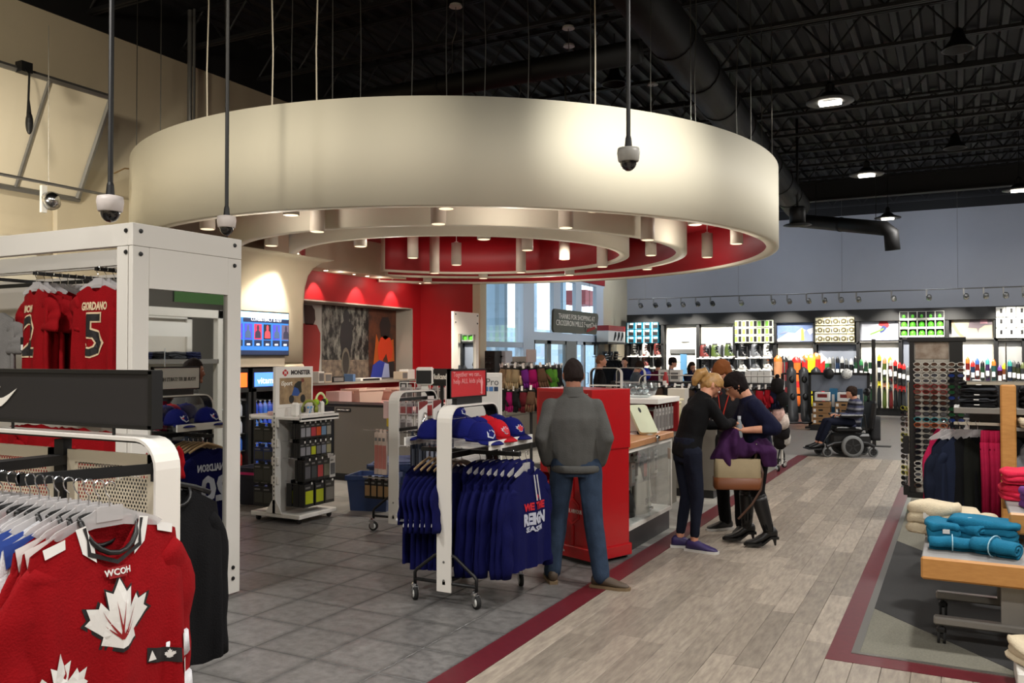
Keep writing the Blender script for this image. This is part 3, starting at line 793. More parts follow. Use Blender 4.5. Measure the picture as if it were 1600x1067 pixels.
def rack_frame(label, x, y, rz, L=.72, H=1.41, casters=True):
    """arch spans local x from 0 to L, posts at both ends; flat white band with rounded corners"""
    t = T_('garment_rack', label, 'rack', (x, y, 0), rz)
    def path(o):
        r = .12-o; z1 = H-o; P = [(o, .09)]
        for k in range(7): a = PI-PI/2*k/6; P.append((.12+r*math.cos(a), H-.12+r*math.sin(a)))
        for k in range(7): a = PI/2-PI/2*k/6; P.append((L-.12+r*math.cos(a), H-.12+r*math.sin(a)))
        P.append((L-o, .09)); return P
    a, c = path(0), path(.012)
    def bandmesh(p, q, hw):
        return [[(p[i][0], -hw, p[i][1]), (q[i][0], -hw, q[i][1]), (q[i][0], hw, q[i][1]), (p[i][0], hw, p[i][1])] for i in range(len(p))]
    MB().loft(bandmesh(a, c, .059)).build('arch', WHITE, t)
    MB().loft(bandmesh(path(.0125), path(.02), .05)).build('arch_lining', BLACKP, t)
    for ex in (0, L):
        s_ = -1 if ex == 0 else 1
        MB().m(0, True).tube([(ex-.02*s_, -.02, .36), (ex-.02*s_, -.08, .34), (ex-.02*s_, -.24, .22), (ex-.02*s_, -.255, .2), (ex-.02*s_, -.255, .12)], .0125, 8).tube([(ex-.02*s_, .02, .36), (ex-.02*s_, .08, .34), (ex-.02*s_, .24, .22), (ex-.02*s_, .255, .2), (ex-.02*s_, .255, .12)], .0125, 8).tube([(ex-.02*s_, -.255, .15), (ex-.02*s_, .255, .15)], .0125, 8).build('base_frame', BLACK, t)
        if casters:
            for q in (-1, 1): caster(t, ex-.02*s_, q*.255, a=R.uniform(-1, 1))
        for z in (.17, .30): MB().lathe([(.001, 0), (.009, 0), (.009, .003), (.001, .004)], 8).build('bolt', STEEL, t, (ex, 0, z), (0, -PI/2 if ex == 0 else PI/2, 0))
    MB().box(.0, L, -.012, .012, .14, .165).build('floor_rail', BLACK, t)
    return t
BK = cloth('black_fabric', (17, 17, 19)); REDC = cloth('red_jersey_cloth', (140, 8, 17)); WHC = cloth('white_jersey_cloth', (222, 222, 226)); BLUEC = cloth('royal_cloth', (11, 14, 68)); NAVYC = cloth('navy_cloth', (26, 30, 58))
LEAF = [(0, 1), (.16, .66), (.34, .75), (.26, .28), (.5, .54), (.56, .4), (.86, .46), (.76, .2), (.9, .1), (.4, -.28), (.46, -.46), (0, -.62), (-.46, -.46), (-.4, -.28), (-.9, .1), (-.76, .2), (-.86, .46), (-.56, .4), (-.5, .54), (-.26, .28), (-.34, .75), (-.16, .66)]

# ---- the nearest rack: red and white hockey jerseys
R1X, R1Y = -2.74, 2.35
rk = rack_frame('white arch rack nearest the camera, hung with red and white hockey jerseys', R1X, R1Y, PI, L=1.25, H=1.43)
PERF = M('cream_perforated_steel', (206, 196, 172), .5)
def perf(x0, x1, z0, z1, y):
    m_ = MB()
    for a in ((x0, x1, z0, z0+.05), (x0, x1, z1-.05, z1), (x0, x0+.05, z0, z1), (x1-.05, x1, z0, z1)): m_.box(a[0], a[1], y-.008, y+.008, a[2], a[3])
    p = ob('perforated_panel', m_.mesh('perforated_panel', PERF), rk)
    s_ = MB(); dx, dz = .018, .03
    nx, nz = int((x1-x0-.1)/dx), int((z1-z0-.1)/dz)
    for i in range(nx):
        for j in range(nz):
            for h in (0, 1):
                cx, cz = x0+.05+dx*(i+.5*h), z0+.05+dz*(j+.5*h)
                A = [(cx, y, cz), (cx+dx*.5, y, cz+dz*.5), (cx, y, cz+dz), (cx-dx*.5, y, cz+dz*.5)]
                B = [(cx+dx*.0, y, cz+dz*.24), (cx+dx*.3, y, cz+dz*.5), (cx, y, cz+dz*.76), (cx-dx*.3, y, cz+dz*.5)]
                s_.add(A+B, [(k, (k+1) % 4, 4+(k+1) % 4, 4+k) for k in range(4)])
    o = s_.build('perforation', PERF, p); o['kind'] = 'stuff'
# local x runs from the post away from it (the rack is turned round)
perf(.06, .60, .62, 1.36, 0); perf(.68, 1.2, .62, 1.36, 0)
MB().box(.61, .67, -.02, .02, .2, 1.40).build('upright', BLACK, rk)
RZ1 = 1.335
RY1 = .47                                     # rail stands this far out, towards the camera
MB().box(-.02+.2, 1.3, RY1-.012, RY1+.012, RZ1-.03, RZ1).build('hang_rail', BLACK, rk)
MB().add([(.02, .03, RZ1), (.02, .0, RZ1), (.18, RY1+.012, RZ1), (.205, RY1+.012, RZ1), (.02, .03, RZ1-.04), (.02, 0, RZ1-.04), (.18, RY1+.012, RZ1-.04), (.205, RY1+.012, RZ1-.04)], [(0, 1, 2, 3), (7, 6, 5, 4), (0, 4, 5, 1), (1, 5, 6, 2), (2, 6, 7, 3), (3, 7, 4, 0)]).box(.021, .04, -.02, .05, RZ1-.07, RZ1+.005).build('rail_arm', BLACK, rk)
MB().box(.6, .68, 0, RY1, RZ1-.04, RZ1).build('rail_arm', BLACK, rk)
MB().box(.37, 1.3, -.36-.012, -.36+.012, RZ1-.1, RZ1-.07).box(.6, .68, -.36, 0, RZ1-.1, RZ1-.07).build('hang_rail', BLACK, rk)
# black sign over the rack
t = T_('rack_sign', 'long black sign board with a white curved tick above the nearest rack', 'sign', (0, R1Y, 0))
s0, s1 = pY(0, 590, R1Y), pY(245, 582, R1Y)
z1, z0 = pY(245, 580, R1Y).z, pY(245, 670, R1Y).z
xa = s0.x-.55
MB().box(xa, s1.x, -.02, .02, z0, z1, b=.004).build('board', M('sign_black', (30, 27, 27), .6), t)
fr = MB()
for b_ in ((xa, s1.x, z1-.012, z1+.004), (xa, s1.x, z0-.004, z0+.012), (s1.x-.02, s1.x+.004, z0, z1)): fr.box(b_[0], b_[1], -.026, .026, b_[2], b_[3])
fr.build('frame', BLACKP, t)
for px in (20, 178): q = pY(px, 672, R1Y); MB().cyl((q.x, 0, 1.43), (q.x, 0, z0), .007, n=6).build('post', BLACK, t)
sq = pY(0, 619, R1Y); sw_ = pY(36, 612, R1Y).x-sq.x
SWO = []
for k in range(13):
    u = k/12; SWO.append((-.05+1.05*u, .30*(u**2.0)*.9+(.06 if u < .05 else 0)))
SWO = [(1.0, .62), (.75, .44), (.5, .27), (.25, .12), (.08, .06), (-.02, .09), (-.06, .2), (-.02, .36), (.06, .52), (-.08, .4), (-.2, .2), (-.22, .02), (-.12, -.1), (.06, -.1), (.22, -.04), (.6, .24)]
SWOOSH = [(1.0, .50), (.62, .32), (.36, .22), (.2, .19), (.1, .22), (.08, .3), (.12, .42), (.2, .55), (.04, .40), (-.06, .24), (-.08, .1), (-.02, -.02), (.1, -.07), (.26, -.04), (.5, .1)]
poly('tick_mark', [(x*sw_*.9, y*sw_*.9) for x, y in SWOOSH], .002, M('sign_white', (240, 236, 226), .5), t, (sq.x+.06*sw_, -.0215, sq.z-.035), FY)
# jerseys on the near rail: rail in world coordinates runs along -X at y = R1Y-RY1
ry = R1Y-RY1
def jersey_front():
    j = garment('hockey_jersey', 'red hockey jersey with a big white maple leaf facing out, nearest the camera', .285, .82, .05, REDC, 'long', 3, collar=BLACKP, sw=.12, slen=.62, amp=.02, cuff=(WHC, ((.52, .64), (.76, .88))), spread=.0, drop=.075, neck=.1, fd=.115)
    s_ = root_surf[j.name]
    k = .138
    lf = [(x*.95, y) for x, y in LEAF]
    WD, BD, RD = M('print_white', (226, 224, 220), .6), M('print_black', (24, 20, 22), .6), M('print_red', (140, 10, 18), .6)
    decal([(x*1.13, y*1.12-.02) for x, y in lf], s_, 0, -.325, .002, 'crest_outline', BD, j, k)
    decal([(x, y) for x, y in lf], s_, 0, -.325, .004, 'crest', WD, j, k)
    for a in ((-.02, -.36, .1, .5), (.02, -.36, -.1, .5), (0, -.38, .44, .34), (0, -.38, -.44, .34), (0, -.4, .36, -.02), (0, -.4, -.36, -.02)):
        dx, dy = a[2]-a[0], a[3]-a[1]; l = math.hypot(dx, dy); nx, ny = -dy/l*.025, dx/l*.025
        decal([(a[0]-nx, a[1]-ny), (a[0]+nx, a[1]+ny), (a[2], a[3])], s_, 0, -.325, .006, 'crest_vein', RD, j, k)
    for sg_ in (-1, 1):
        decal([(sg_*.1, -.005), (sg_*.135, -.012), (sg_*.115, -.09), (sg_*.07, -.125), (sg_*.075, -.08)], s_, 0, 0, .003, 'neck_trim', WD, j)
        decal([(sg_*.17, -.035), (sg_*.24, -.055), (sg_*.235, -.085), (sg_*.17, -.065)], s_, 0, 0, .003, 'shoulder_patch', WD, j)
        decal([(sg_*.1, -.01), (sg_*.112, -.012), (sg_*.088, -.09), (0, -.128), (0, -.142), (sg_*.1, -.1)], s_, 0, 0, .005, 'neckline', BD, j)
    decal([(-.035, -.15), (.035, -.15), (.03, -.185), (-.03, -.185)], s_, 0, 0, .004, 'neck_tab', RD, j)
    letters('WCOH', .028, s_, 0, -.167, WD, j, .006, bold=.0008)
    decal([(.25, -.485), (.12, -.45), (.12, -.50), (.25, -.535)], s_, 0, 0, .004, 'hem_label', BD, j)
    poly_ = [(-.5, -.35), (-.1, -.35), (-.3, .4)]
    decal([(-.03, -.012), (-.002, -.012), (-.018, .022)], s_, -.155, -.485, .006, 'hem_mark', WD, j)
    decal([(x*.018, y*.02) for x, y in LEAF], s_, -.215, -.5, .006, 'hem_mark', WD, j)
    decal([(x*.11, y*.13) for x, y in LEAF], s_, .20, -.50, .004, 'side_leaf', WD, j)
    for z in (-.44, -.53): decal([(.262, z), (.285, z), (.285, z-.05), (.262, z-.05)], s_, 0, 0, .004, 'side_stripe', WD, j)
    return j
jf = jersey_front()
GX = -2.47
NZ = RZ1-.115
jf.location = (GX, ry, NZ); jf.rotation_euler = (0, 0, -PI/2)
# sleeve of the front jersey: white leaf and stripes at the cuff end
for c in kids(jf):
    if c.name.startswith('sleeve'):
        pass
JW = garment('hockey_jersey', 'x', .275, .80, .022, WHC, 'long', 5, collar=BLACKP, sw=.09, slen=.6, amp=.016, spread=.0, drop=.075, neck=.1, fd=.1, cuff=(REDC, ((.62, .72), (.8, .9))))
JR = garment('hockey_jersey', 'x', .275, .80, .022, REDC, 'long', 8, collar=BLACKP, sw=.09, slen=.6, amp=.016, spread=.0, drop=.075, neck=.1, fd=.1, cuff=(WHC, ((.55, .66), (.78, .9))))
for j_ in (JW, JR):
    s_ = root_surf[j_.name]; WD, RD, BLD = M('print_white'), M('print_red'), M('print_blue', (40, 70, 150), .6)
    for sg_ in (-1, 1):
        decal([(sg_*.16, -.03), (sg_*.26, -.06), (sg_*.25, -.13), (sg_*.15, -.08)], s_, 0, 0, .004, 'shoulder_patch', BLD if j_ is JW else WD, j_)
seq = 'RRWWWWRRWWRWRRWRRR'
firsts = {'W': JW, 'R': JR}
used = set()
for i, c in enumerate(seq):
    x = GX-.06-.052*i
    lab = '%s hockey jersey, %s behind the maple leaf jersey on the near rail' % ({'W': 'white', 'R': 'red'}[c], ['first', 'second', 'third', 'fourth', 'fifth', 'sixth', 'seventh', 'eighth', 'ninth', 'tenth', 'eleventh', 'twelfth', 'thirteenth', 'fourteenth', 'fifteenth', 'sixteenth', 'seventeenth', 'eighteenth'][i])
    if c in used: o = dup(firsts[c], (x, ry, NZ), -PI/2+R.uniform(-.12, .1), lab, 'jerseys on the near rail')
    else:
        o = firsts[c]; used.add(c); o.location = (x, ry, NZ); o.rotation_euler = (0, 0, -PI/2+.04); o['label'] = lab; o['group'] = 'jerseys on the near rail'
jf['group'] = 'jerseys on the near rail'
for i in range(19):
    hanger('clear', GX+.005-.052*i, ry, RZ1-.012, -PI/2+R.uniform(-.15, .15), 'clear plastic hanger with a chrome hook on the near jersey rail', 'clear hangers on the near rail')
# black jackets on the far side of the near rack
bj = None
for i in range(6):
    x, y = -3.13-.06*i, R1Y+.36
    lab = 'black jacket hanging behind the white post of the near rack, %s of six' % ['first', 'second', 'third', 'fourth', 'fifth', 'last'][i]
    if bj is None: bj = garment('black_jacket', lab, .25, .8, .04, BK, 'long', 21, collar=BLACKP, sw=.085, slen=.66, amp=.016, spread=.012, drop=.08); bj.location = (x, y, RZ1-.19); bj.rotation_euler = (0, 0, -PI/2-.1); bj['group'] = 'black jackets on the near rack'
    else: dup(bj, (x, y, RZ1-.19), -PI/2-.1+R.uniform(-.1, .1), lab)
    hanger('black', x, y, RZ1-.082, -PI/2-.1, 'black hanger carrying a jacket on the near rack', 'black hangers on the near rack')

# ---- the big white frame fixture with mirror and red jerseys
FXX, FY0, FY1, FH = -4.74, 3.77, 4.72, 2.62
t = T_('frame_fixture', 'big white box frame fixture holding red shirts, with a mirror end panel', 'fixture', (FXX, FY0, 0))
dY = FY1-FY0
# end panel with an opening for the mirror
m0, m1 = pX(232, 600, FXX).y-FY0, pX(355, 600, FXX).y-FY0
mz0, mz1 = .43, 2.2
e = MB()
e.box(-.04, 0, 0, m0, 0.01, FH-.15, b=.003).box(-.04, 0, m1, dY, .01, FH-.15, b=.003).box(-.04, 0, m0, m1, .01, mz0).box(-.04, 0, m0, m1, mz1, FH-.15)
e.build('end_panel', WHITE, t)
MB().box(-.045, .002, -.002, dY, FH-.148, FH, b=.003).build('top_beam', WHITE, t)
MB().box(-.03, -.022, m0, m1, mz0, mz1).build('mirror', MIRROR, t)
MB().box(-.15, -.045, -.002, .05, 0.01, FH-.15, b=.003).build('corner_post', WHITE, t)
MB().box(-3.2, -.045, -.002, .05, FH-.148, FH, b=.003).build('front_beam', WHITE, t)
MB().box(-3.2, -.045, dY-.05, dY, FH-.148, FH, b=.003).build('rear_beam', WHITE, t)
MB().box(-3.2, -.045, dY/2-.03, dY/2+.03, FH-.2, FH-.15).box(-.09, -.045, .05, dY, FH-.15, FH-.1).build('inner_beam', WHITE, t)
MB().box(-3.2, -.08, dY-.03, dY-.01, .1, FH-.2).build('back_panel', M('fixture_back', (214, 208, 198), .5), t)
for yb, zb in ((.06, FH-.05), (.06, FH-.2), (dY-.07, FH-.05), (dY-.07, FH-.2), (dY-.07, .12), (dY-.07, .2)):
    MB().lathe([(.001, 0), (.016, 0), (.013, .008), (.001, .01)], 8).build('bolt', BLACK, t, (.002, yb, zb), (0, PI/2, 0))
for xb, zb in ((-.06, FH-.05), (-.06, FH-.19)):
    MB().lathe([(.001, 0), (.016, 0), (.013, .008), (.001, .01)], 8).build('bolt', BLACK, t, (xb, -.003, zb), (PI/2, 0, 0))
ZR = 2.36
for zr in (ZR, 1.36):
    MB().box(-3.0, -.1, dY*.72-.015, dY*.72+.015, zr-.03, zr).build('cross_rail', BLACK, t)
    for xf in (-.47, -1.14, -1.85):
        MB().box(xf-.012, xf+.012, .08, dY*.72, zr-.025, zr).build('face_out_arm', BLACK, t)
MB().box(-1.0, -.9, dY*.7, dY*.75, 1.0, FH-.15).build('upright', BLACK, t)
def tee(seed): 
    j = garment('red_shirt', 'x', .235, .66, .03, REDC, 'short', seed, amp=.014, sw=.095, slen=.2, fd=.05, neck=.075, spread=.02)
    return j
tp_ = tee(31); s_ = root_surf[tp_.name]
TD, BD = M('print_tan', (222, 196, 160), .6), M('print_black', (24, 20, 22), .6)
tp2 = tee(33); s2 = root_surf[tp2.name]
letters('GIORDANO', .075, s_, 0, -.15, TD, tp_, .003, fit=.26, bold=.003)
def num5(root, s_, ch, x0=0):
    letters(ch, .40, s_, x0, -.36, TD, root, .003, bold=.018, sz=1.0, name='number_outline')
    letters(ch, .40, s_, x0, -.36, BD, root, .006, bold=.006, sz=1.0, name='number')
num5(tp_, s_, '5'); letters('MON', .07, s2, .06, -.15, TD, tp2, .003, bold=.003); num5(tp2, s2, '2', .02)
plain = tee(35)
def place(o, x, y, z, rz, lab, grp):
    o.location = (x, y, z); o.rotation_euler = (0, 0, rz); o['label'] = lab; o['group'] = grp
gz = ZR-.12
place(tp_, FXX-.47, FY0+.1, gz, PI, 'red shirt with a big black number 5, facing out in the frame fixture', 'red shirts in the white frame fixture')
place(tp2, FXX-1.14, FY0+.1, gz, PI-.25, 'red shirt with a half hidden black 2 in the frame fixture', 'red shirts in the white frame fixture')
place(plain, FXX-.47, FY0+.17, gz, PI, 'plain red shirt right behind the number 5 shirt', 'red shirts in the white frame fixture')
ordn = ['first', 'second', 'third', 'fourth', 'fifth', 'sixth', 'seventh', 'eighth', 'ninth', 'tenth', 'eleventh', 'twelfth']
for q, (xf, nm) in enumerate(((-.47, 'behind the number 5 shirt'), (-1.14, 'behind the shirt with the 2'))):
    for k in range(1 if q else 2, 9):
        dup(plain, (FXX+xf, FY0+.1+.062*k, gz-R.random()*.01), PI+R.uniform(-.18, .18), 'plain red shirt, %s %s' % (ordn[k], nm), 'red shirts in the white frame fixture')
    for k in range(9): hanger('clear', FXX+xf, FY0+.1+.062*k, ZR-.012, PI+R.uniform(-.2, .2), 'clear hanger with a chrome hook inside the white frame fixture', 'clear hangers in the frame fixture')
gs = cloth('heather_grey_cloth', (120, 118, 116))
gg = dup(plain, (FXX-1.62, FY0+.1, gz-.16), PI, 'grey shirt at the edge of the picture in the frame fixture', None, {'body': gs, 'sleeve': gs})
for q, xf in enumerate((-.3, -.47, -.64, -1.0, -1.14, -1.3, -1.5)):
    for k in range(3):
        dup(plain, (FXX+xf, FY0+.12+.1*k, 1.24-R.random()*.02), PI+R.uniform(-.3, .3), 'lower red shirt in the frame fixture, %s arm from its post, %s deep' % (ordn[q], ordn[k]), 'red shirts in the lower row of the frame fixture')
for k, x in enumerate((-.62, -1.27)):
    q = T_('price_tag', ['black and white price tag on a red shirt beside the number 5 shirt', 'black and white price tag hanging from the shirts behind the 2'][k], 'tag', (FXX+x+.02, FY0+.09, 1.86), .3)
    MB().box(-.035, .035, -.002, .002, -.07, .03).build('card', BLACKP, q); MB().box(-.03, .03, -.004, -.002, -.065, -.025).build('barcode_label', PAPER, q)

# ---- rack with royal blue shirts, caps and the red sign
BX, BY = -3.23, 5.15
rk2 = rack_frame('white arch rack on casters hung with royal blue sweatshirts and caps', BX, BY, PI/2, L=.72, H=1.40)
MB().box(.02, .70, -.05, .05, .6, 1.0).build('centre_panel', CLEAR, rk2)
MB().box(.02, .70, -.015, .015, 1.02, 1.06).box(.34, .38, -.42, .42, 1.03, 1.06).build('face_out_arm', BLACK, rk2)
for s_ in (-1, 1):
    sh = ob('cap_shelf', MB().box(.03, .69, s_*.04, s_*.36, 1.12, 1.135).m(1).box(.03, .69, s_*.345, s_*.36, 1.10, 1.16).mesh('cap_shelf', [CLEAR, WHITE2]), rk2)
MB().box(.03, .69, -.01, .01, 1.14, 1.30).build('shelf_back', M('clear_acrylic'), rk2)
cuffw = cloth('cuff_white', (214, 214, 222))
CFB = (cuffw, ((.80, .86), (.92, .98)))
bj0 = garment('blue_jersey', 'x', .25, .72, .028, BLUEC, 'short', 41, cuff=CFB, slen=.32, sw=.125, amp=.013, spread=.12, fd=.09)
bj1 = garment('blue_jersey', 'royal blue jersey with a name and number, facing the mirror panel', .25, .72, .03, BLUEC, 'short', 43, cuff=CFB, slen=.30, sw=.105, amp=.008, spread=.02, fd=.06)
s_ = root_surf[bj1.name]; LW = M('print_pale', (186, 190, 205), .6)
letters('DONALDSON', .085, s_, 0, -.165, LW, bj1, .003, fit=.36, bold=.003)
letters('20', .30, s_, 0, -.36, LW, bj1, .003, bold=.012)
place(bj1, BX-.43, BY+.36, .935, PI/2+.08, bj1['label'], 'royal blue jerseys on the arch rack')
for k in range(6):
    lab = 'royal blue jersey with white striped cuffs, %s from the white post' % ordn[k]
    if k == 0: place(bj0, BX-.07, BY+.36, .935, PI/2, lab, 'royal blue jerseys on the arch rack')
    else: dup(bj0, (BX-.07-.058*k, BY+.36, .935-.004*k), PI/2+R.uniform(-.1, .12), lab)
    hanger('wood', BX-.07-.058*k, BY+.36, 1.048, PI/2, 'pale hanger carrying a blue jersey on the arch rack', 'pale hangers on the arch rack')
hd = garment('blue_hoodie', 'royal blue hooded sweatshirt printed in red and white at the end of the arm', .255, .70, .05, BLUEC, 'long', 51, hood=True, slen=.6, sw=.085, amp=.014, spread=.02, drop=.09, fd=.05)
s_ = root_surf[hd.name]
for sg_ in (-1, 1): MB().tube([(sg_*.018-.03, s_(sg_*.018, -.06)+.008, -.05), (sg_*.02-.03, s_(0, -.2)+.01, -.23)], .005, 5).build('drawstring', M('cord_white', (205, 205, 210), .7), hd)
RP = M('print_bright_red', (190, 24, 40), .6)
letters('WE THE', .07, s_, 0, -.27, RP, hd, .004, fit=.26, bold=.004); letters('REIGN', .11, s_, 0, -.36, LW, hd, .004, fit=.27, bold=.006); letters('SEASON', .05, s_, 0, -.43, LW, hd, .004, fit=.2, bold=.002)
decal([(x*.022, y*.022) for x, y in LEAF], s_, -.03, -.205, .004, 'leaf_print', RP, hd)
HX = BX+.47
place(hd, HX, BY+.40, .945, -PI/2-.12, hd['label'], 'royal blue hoodies on the arch rack')
hd2 = garment('blue_hoodie', 'x', .25, .70, .035, BLUEC, 'long', 55, hood=True, slen=.6, sw=.08, amp=.016, spread=.015, drop=.09)
for k in range(7):
    lab = 'royal blue hoodie, %s behind the printed one' % ordn[k]
    x = HX-.06-.055*k
    if k == 0: place(hd2, x, BY+.37, .945, -PI/2, lab, 'royal blue hoodies on the arch rack')
    else: dup(hd2, (x, BY+.37, .945-.004*k), -PI/2+R.uniform(-.14, .14), lab)
for k in range(8): hanger('clear', HX-.055*k, BY+.37, 1.048, -PI/2, 'clear hanger carrying a blue hoodie on the arch rack', 'clear hangers on the arch rack')
# caps
def cap(label, col, loc, rz, grp=None, logo='bird', tilt=0):
    t = T_('baseball_cap', label, 'cap', (loc[0], loc[1], loc[2]+.005), rz, grp); t.scale = (1.2, 1.2, 1.2)
    m_ = cloth('cap_%d_%d_%d' % col, col)
    rings = []
    for j in range(9):
        a = PI/2*j/8; r = math.cos(a)**.8
        rings.append([((.083*r if r > .03 else .002)*math.cos(2*PI*k/20), (.1*r if r > .03 else .002)*math.sin(2*PI*k/20), .115*math.sin(a)) for k in range(20)])
    MB().m(0, True).loft(rings).build('crown', m_, t)
    vs = []; n = 12
    top = []
    for k in range(n+1):
        a = PI*k/n; top.append((.078*math.cos(a), .075+.085*math.sin(a), -.012*math.sin(a)+.012*math.cos(a)**2*-.6+.004))
    inn = [(.078*math.cos(PI*k/n), .045+.055*math.sin(PI*k/n), .012) for k in range(n+1)]
    v_ = MB().m(0, True); v_.loft([top, inn, [(x, y, z-.006) for x, y, z in inn], [(x, y, z-.006) for x, y, z in top], top], False, False); v_.build('visor', m_, t)
    MB().ball((0, 0, .116), .009, .009, .005, 8, 4).build('button', m_, t)
    sv = lambda x, z: .1*math.sqrt(max(.02, 1-(x/.083)**2-(max(0, z)/.115)**2))
    if logo == 'bird':
        decal([(-.035, -.02), (.0, -.03), (.03, -.01), (.035, .015), (.01, .03), (-.01, .03), (-.03, .012)], sv, 0, .05, .003, 'emblem', LW, t)
        decal([(-.028, -.012), (.0, -.022), (.02, .0), (.0, .02), (-.02, .01)], sv, 0, .05, .006, 'emblem_blue', cloth('cap_%d_%d_%d' % col, col), t)
        decal([(x*.009, y*.009) for x, y in LEAF], sv, -.022, .05, .009, 'emblem_leaf', RP, t)
    else:
        decal([(x*.034, y*.034) for x, y in LEAF], sv, 0, .05, .003, 'emblem', LW, t); decal([(x*.026, y*.026) for x, y in LEAF], sv, 0, .05, .006, 'emblem_leaf', RP, t)
    return t
CB, CR_ = (14, 20, 92), (176, 18, 30)
GC = 'baseball caps on the arch rack'
cap('royal blue cap at the end of the shelf next to the white post', CB, (BX+.22, BY+.14, 1.145), -PI/2-.25, GC)
cap('royal blue cap tucked behind the front blue cap', CB, (BX+.10, BY+.15, 1.165), -PI/2-.25, GC)
cap('royal blue cap pushed back against the rack post', CB, (BX+.10, BY+.30, 1.165), -PI/2-.1, GC)
cap('red cap with a leaf emblem between the blue caps', CR_, (BX+.23, BY+.34, 1.15), -PI/2-.3, GC, 'leaf')
cap('red cap stacked behind the red leaf cap', CR_, (BX+.13, BY+.38, 1.17), -PI/2-.3, GC, 'leaf')
cap('royal blue cap with a red leaf at the far end of the shelf', CB, (BX+.24, BY+.56, 1.15), -PI/2-.35, GC, 'leaf')
cap('royal blue cap behind the far leaf cap', CB, (BX+.12, BY+.55, 1.17), -PI/2-.35, GC, 'leaf')
cap('royal blue cap on the mirror side of the rack, near end', CB, (BX-.2, BY+.16, 1.145), PI/2, GC)
cap('royal blue cap on the mirror side of the rack, far end', CB, (BX-.2, BY+.5, 1.145), PI/2, GC)
# red sign on top
q0, q1 = pX(701, 600, BX), pX(757.5, 600, BX)
zt1, zt0 = pX(701, 577, BX).z, pX(701, 623.5, BX).z
t = T_('red_rack_sign', 'red sign about helping kids play, in a black frame above the caps', 'sign', (BX, (q0.y+q1.y)/2, (zt0+zt1)/2))
sw2, sh2 = (q1.y-q0.y)/2, (zt1-zt0)/2
MB().box(-.012, .012, -sw2, sw2, -sh2, sh2).build('panel', M('sign_red', (186, 34, 40), .5), t)
f_ = MB()
for a in ((-sw2, sw2, sh2-.012, sh2), (-sw2, sw2, -sh2, -sh2+.012), (-sw2, -sw2+.012, -sh2, sh2), (sw2-.012, sw2, -sh2, sh2)): f_.box(-.016, .016, a[0], a[1], a[2], a[3])
f_.build('frame', BLACKP, t)
MB().box(-.02, .02, -sw2*.7, sw2*.7, -sh2-.05, -sh2).cyl((0, -.1, -sh2), (0, -.1, 1.40-(zt0+zt1)/2), .008, n=6).cyl((0, .1, -sh2), (0, .1, 1.40-(zt0+zt1)/2), .008, n=6).build('foot', BLACK, t)
PK = M('print_pink', (226, 150, 150), .6)
txt('Together we can...', .05, PK, t, (.014, -.02, sh2*.62), FX, fit=sw2*1.55)
txt('help ALL kids play', .05, PK, t, (.014, -.01, sh2*.15), FX, fit=sw2*1.6)
txt('help', .022, PK, t, (.014, sw2*.7, -sh2*.72), FX)
poly('torch_mark', [(-.006, -.06), (.006, -.06), (.012, .0), (.02, .03), (0, .07), (-.02, .03), (-.012, 0)], .002, PK, t, (.013, sw2*.72, -sh2*.25), FX)
MB().box(-.0175, -.0125, -sw2+.014, sw2-.014, -sh2+.014, sh2-.014).build('back_poster', M('poster_grey', (200, 196, 190), .6), t)
txt('YOUR BE FIT STARTS HERE', .05, BLACKP, t, (-.019, 0, -.01), (PI/2, 0, -PI/2), fit=sw2*1.6)
# ================================================================ cash desk side: screen, coolers, counters, displays
SX = -8.8
a_, b_ = pX(452, 490, SX).y, pX(368, 484, SX).y
z1, z0 = pX(454, 489, SX).z, pX(454, 556, SX).z
yc, hw, zc, hh = (a_+b_)/2, (a_-b_)/2, (z0+z1)/2, (z1-z0)/2
t = T_('wall_screen', 'wall screen showing a sports page with player cards', 'screen', (SX, yc, zc))
MB().box(-.05, 0, -hw, hw, -hh, hh, b=.006).build('bezel', BLACKP, t)
SB = M('screen_blue', (36, 96, 170), emit=1.0); SK = M('screen_sky', (150, 205, 240), emit=1.2); SD = M('screen_dark', (22, 34, 62), emit=.7); SWH = M('screen_white', (235, 240, 250), emit=1.3)
sc_ = ob('display', MB().box(0, .002, -hw+.018, hw-.018, -hh+.018, hh-.018).mesh('display', SB), t)
def srect(u0, u1, v0, v1, m, nm, o=.0035): MB().box(.002, o, (u0*2-1)*(hw-.018), (u1*2-1)*(hw-.018), (v0*2-1)*(hh-.018), (v1*2-1)*(hh-.018)).build(nm, m, sc_)
srect(0, 1, .86, 1, SK, 'page_header'); srect(.12, 1, .76, .86, SD, 'title_bar'); srect(0, 1, 0, .1, SD, 'page_footer')
txt('CONSISTENCY IS KEY', .07, SWH, sc_, (.006, .06, .62*hh), FX, fit=hw*1.15)
for k, c in enumerate(((60, 50, 190), (60, 60, 190), (190, 40, 70), (18, 26, 40), (60, 60, 190), (80, 70, 90))):
    u = -.03+k*.178; 
    srect(max(.0, u), min(1, u+.14), .36, .72, M('card_%d' % k, c, emit=1), 'player_card', .004); srect(max(0, u), min(1, u+.14), .2, .34, SD, 'caption_bar', .004)
    P = [(-1, -1), (1, -1), (.95, -.25), (.7, .02), (.3, .15), (.42, .5), (.3, .85), (0, 1), (-.3, .85), (-.42, .5), (-.3, .15), (-.7, .02), (-.95, -.25)]
    if 0 < u+.07 < .95: poly('player_figure', [(x*hw*.105, y*hh*.30) for x, y in P], .001, M('fig_%d' % (k % 3), [(200, 60, 70), (60, 80, 110), (40, 40, 60)][k % 3], emit=.8), sc_, (.005, ((u+.07)*2-1)*hw, .09*hh), FX)
    srect(max(.0, u+.04), min(1, u+.1), .22, .26, SWH, 'caption', .005)
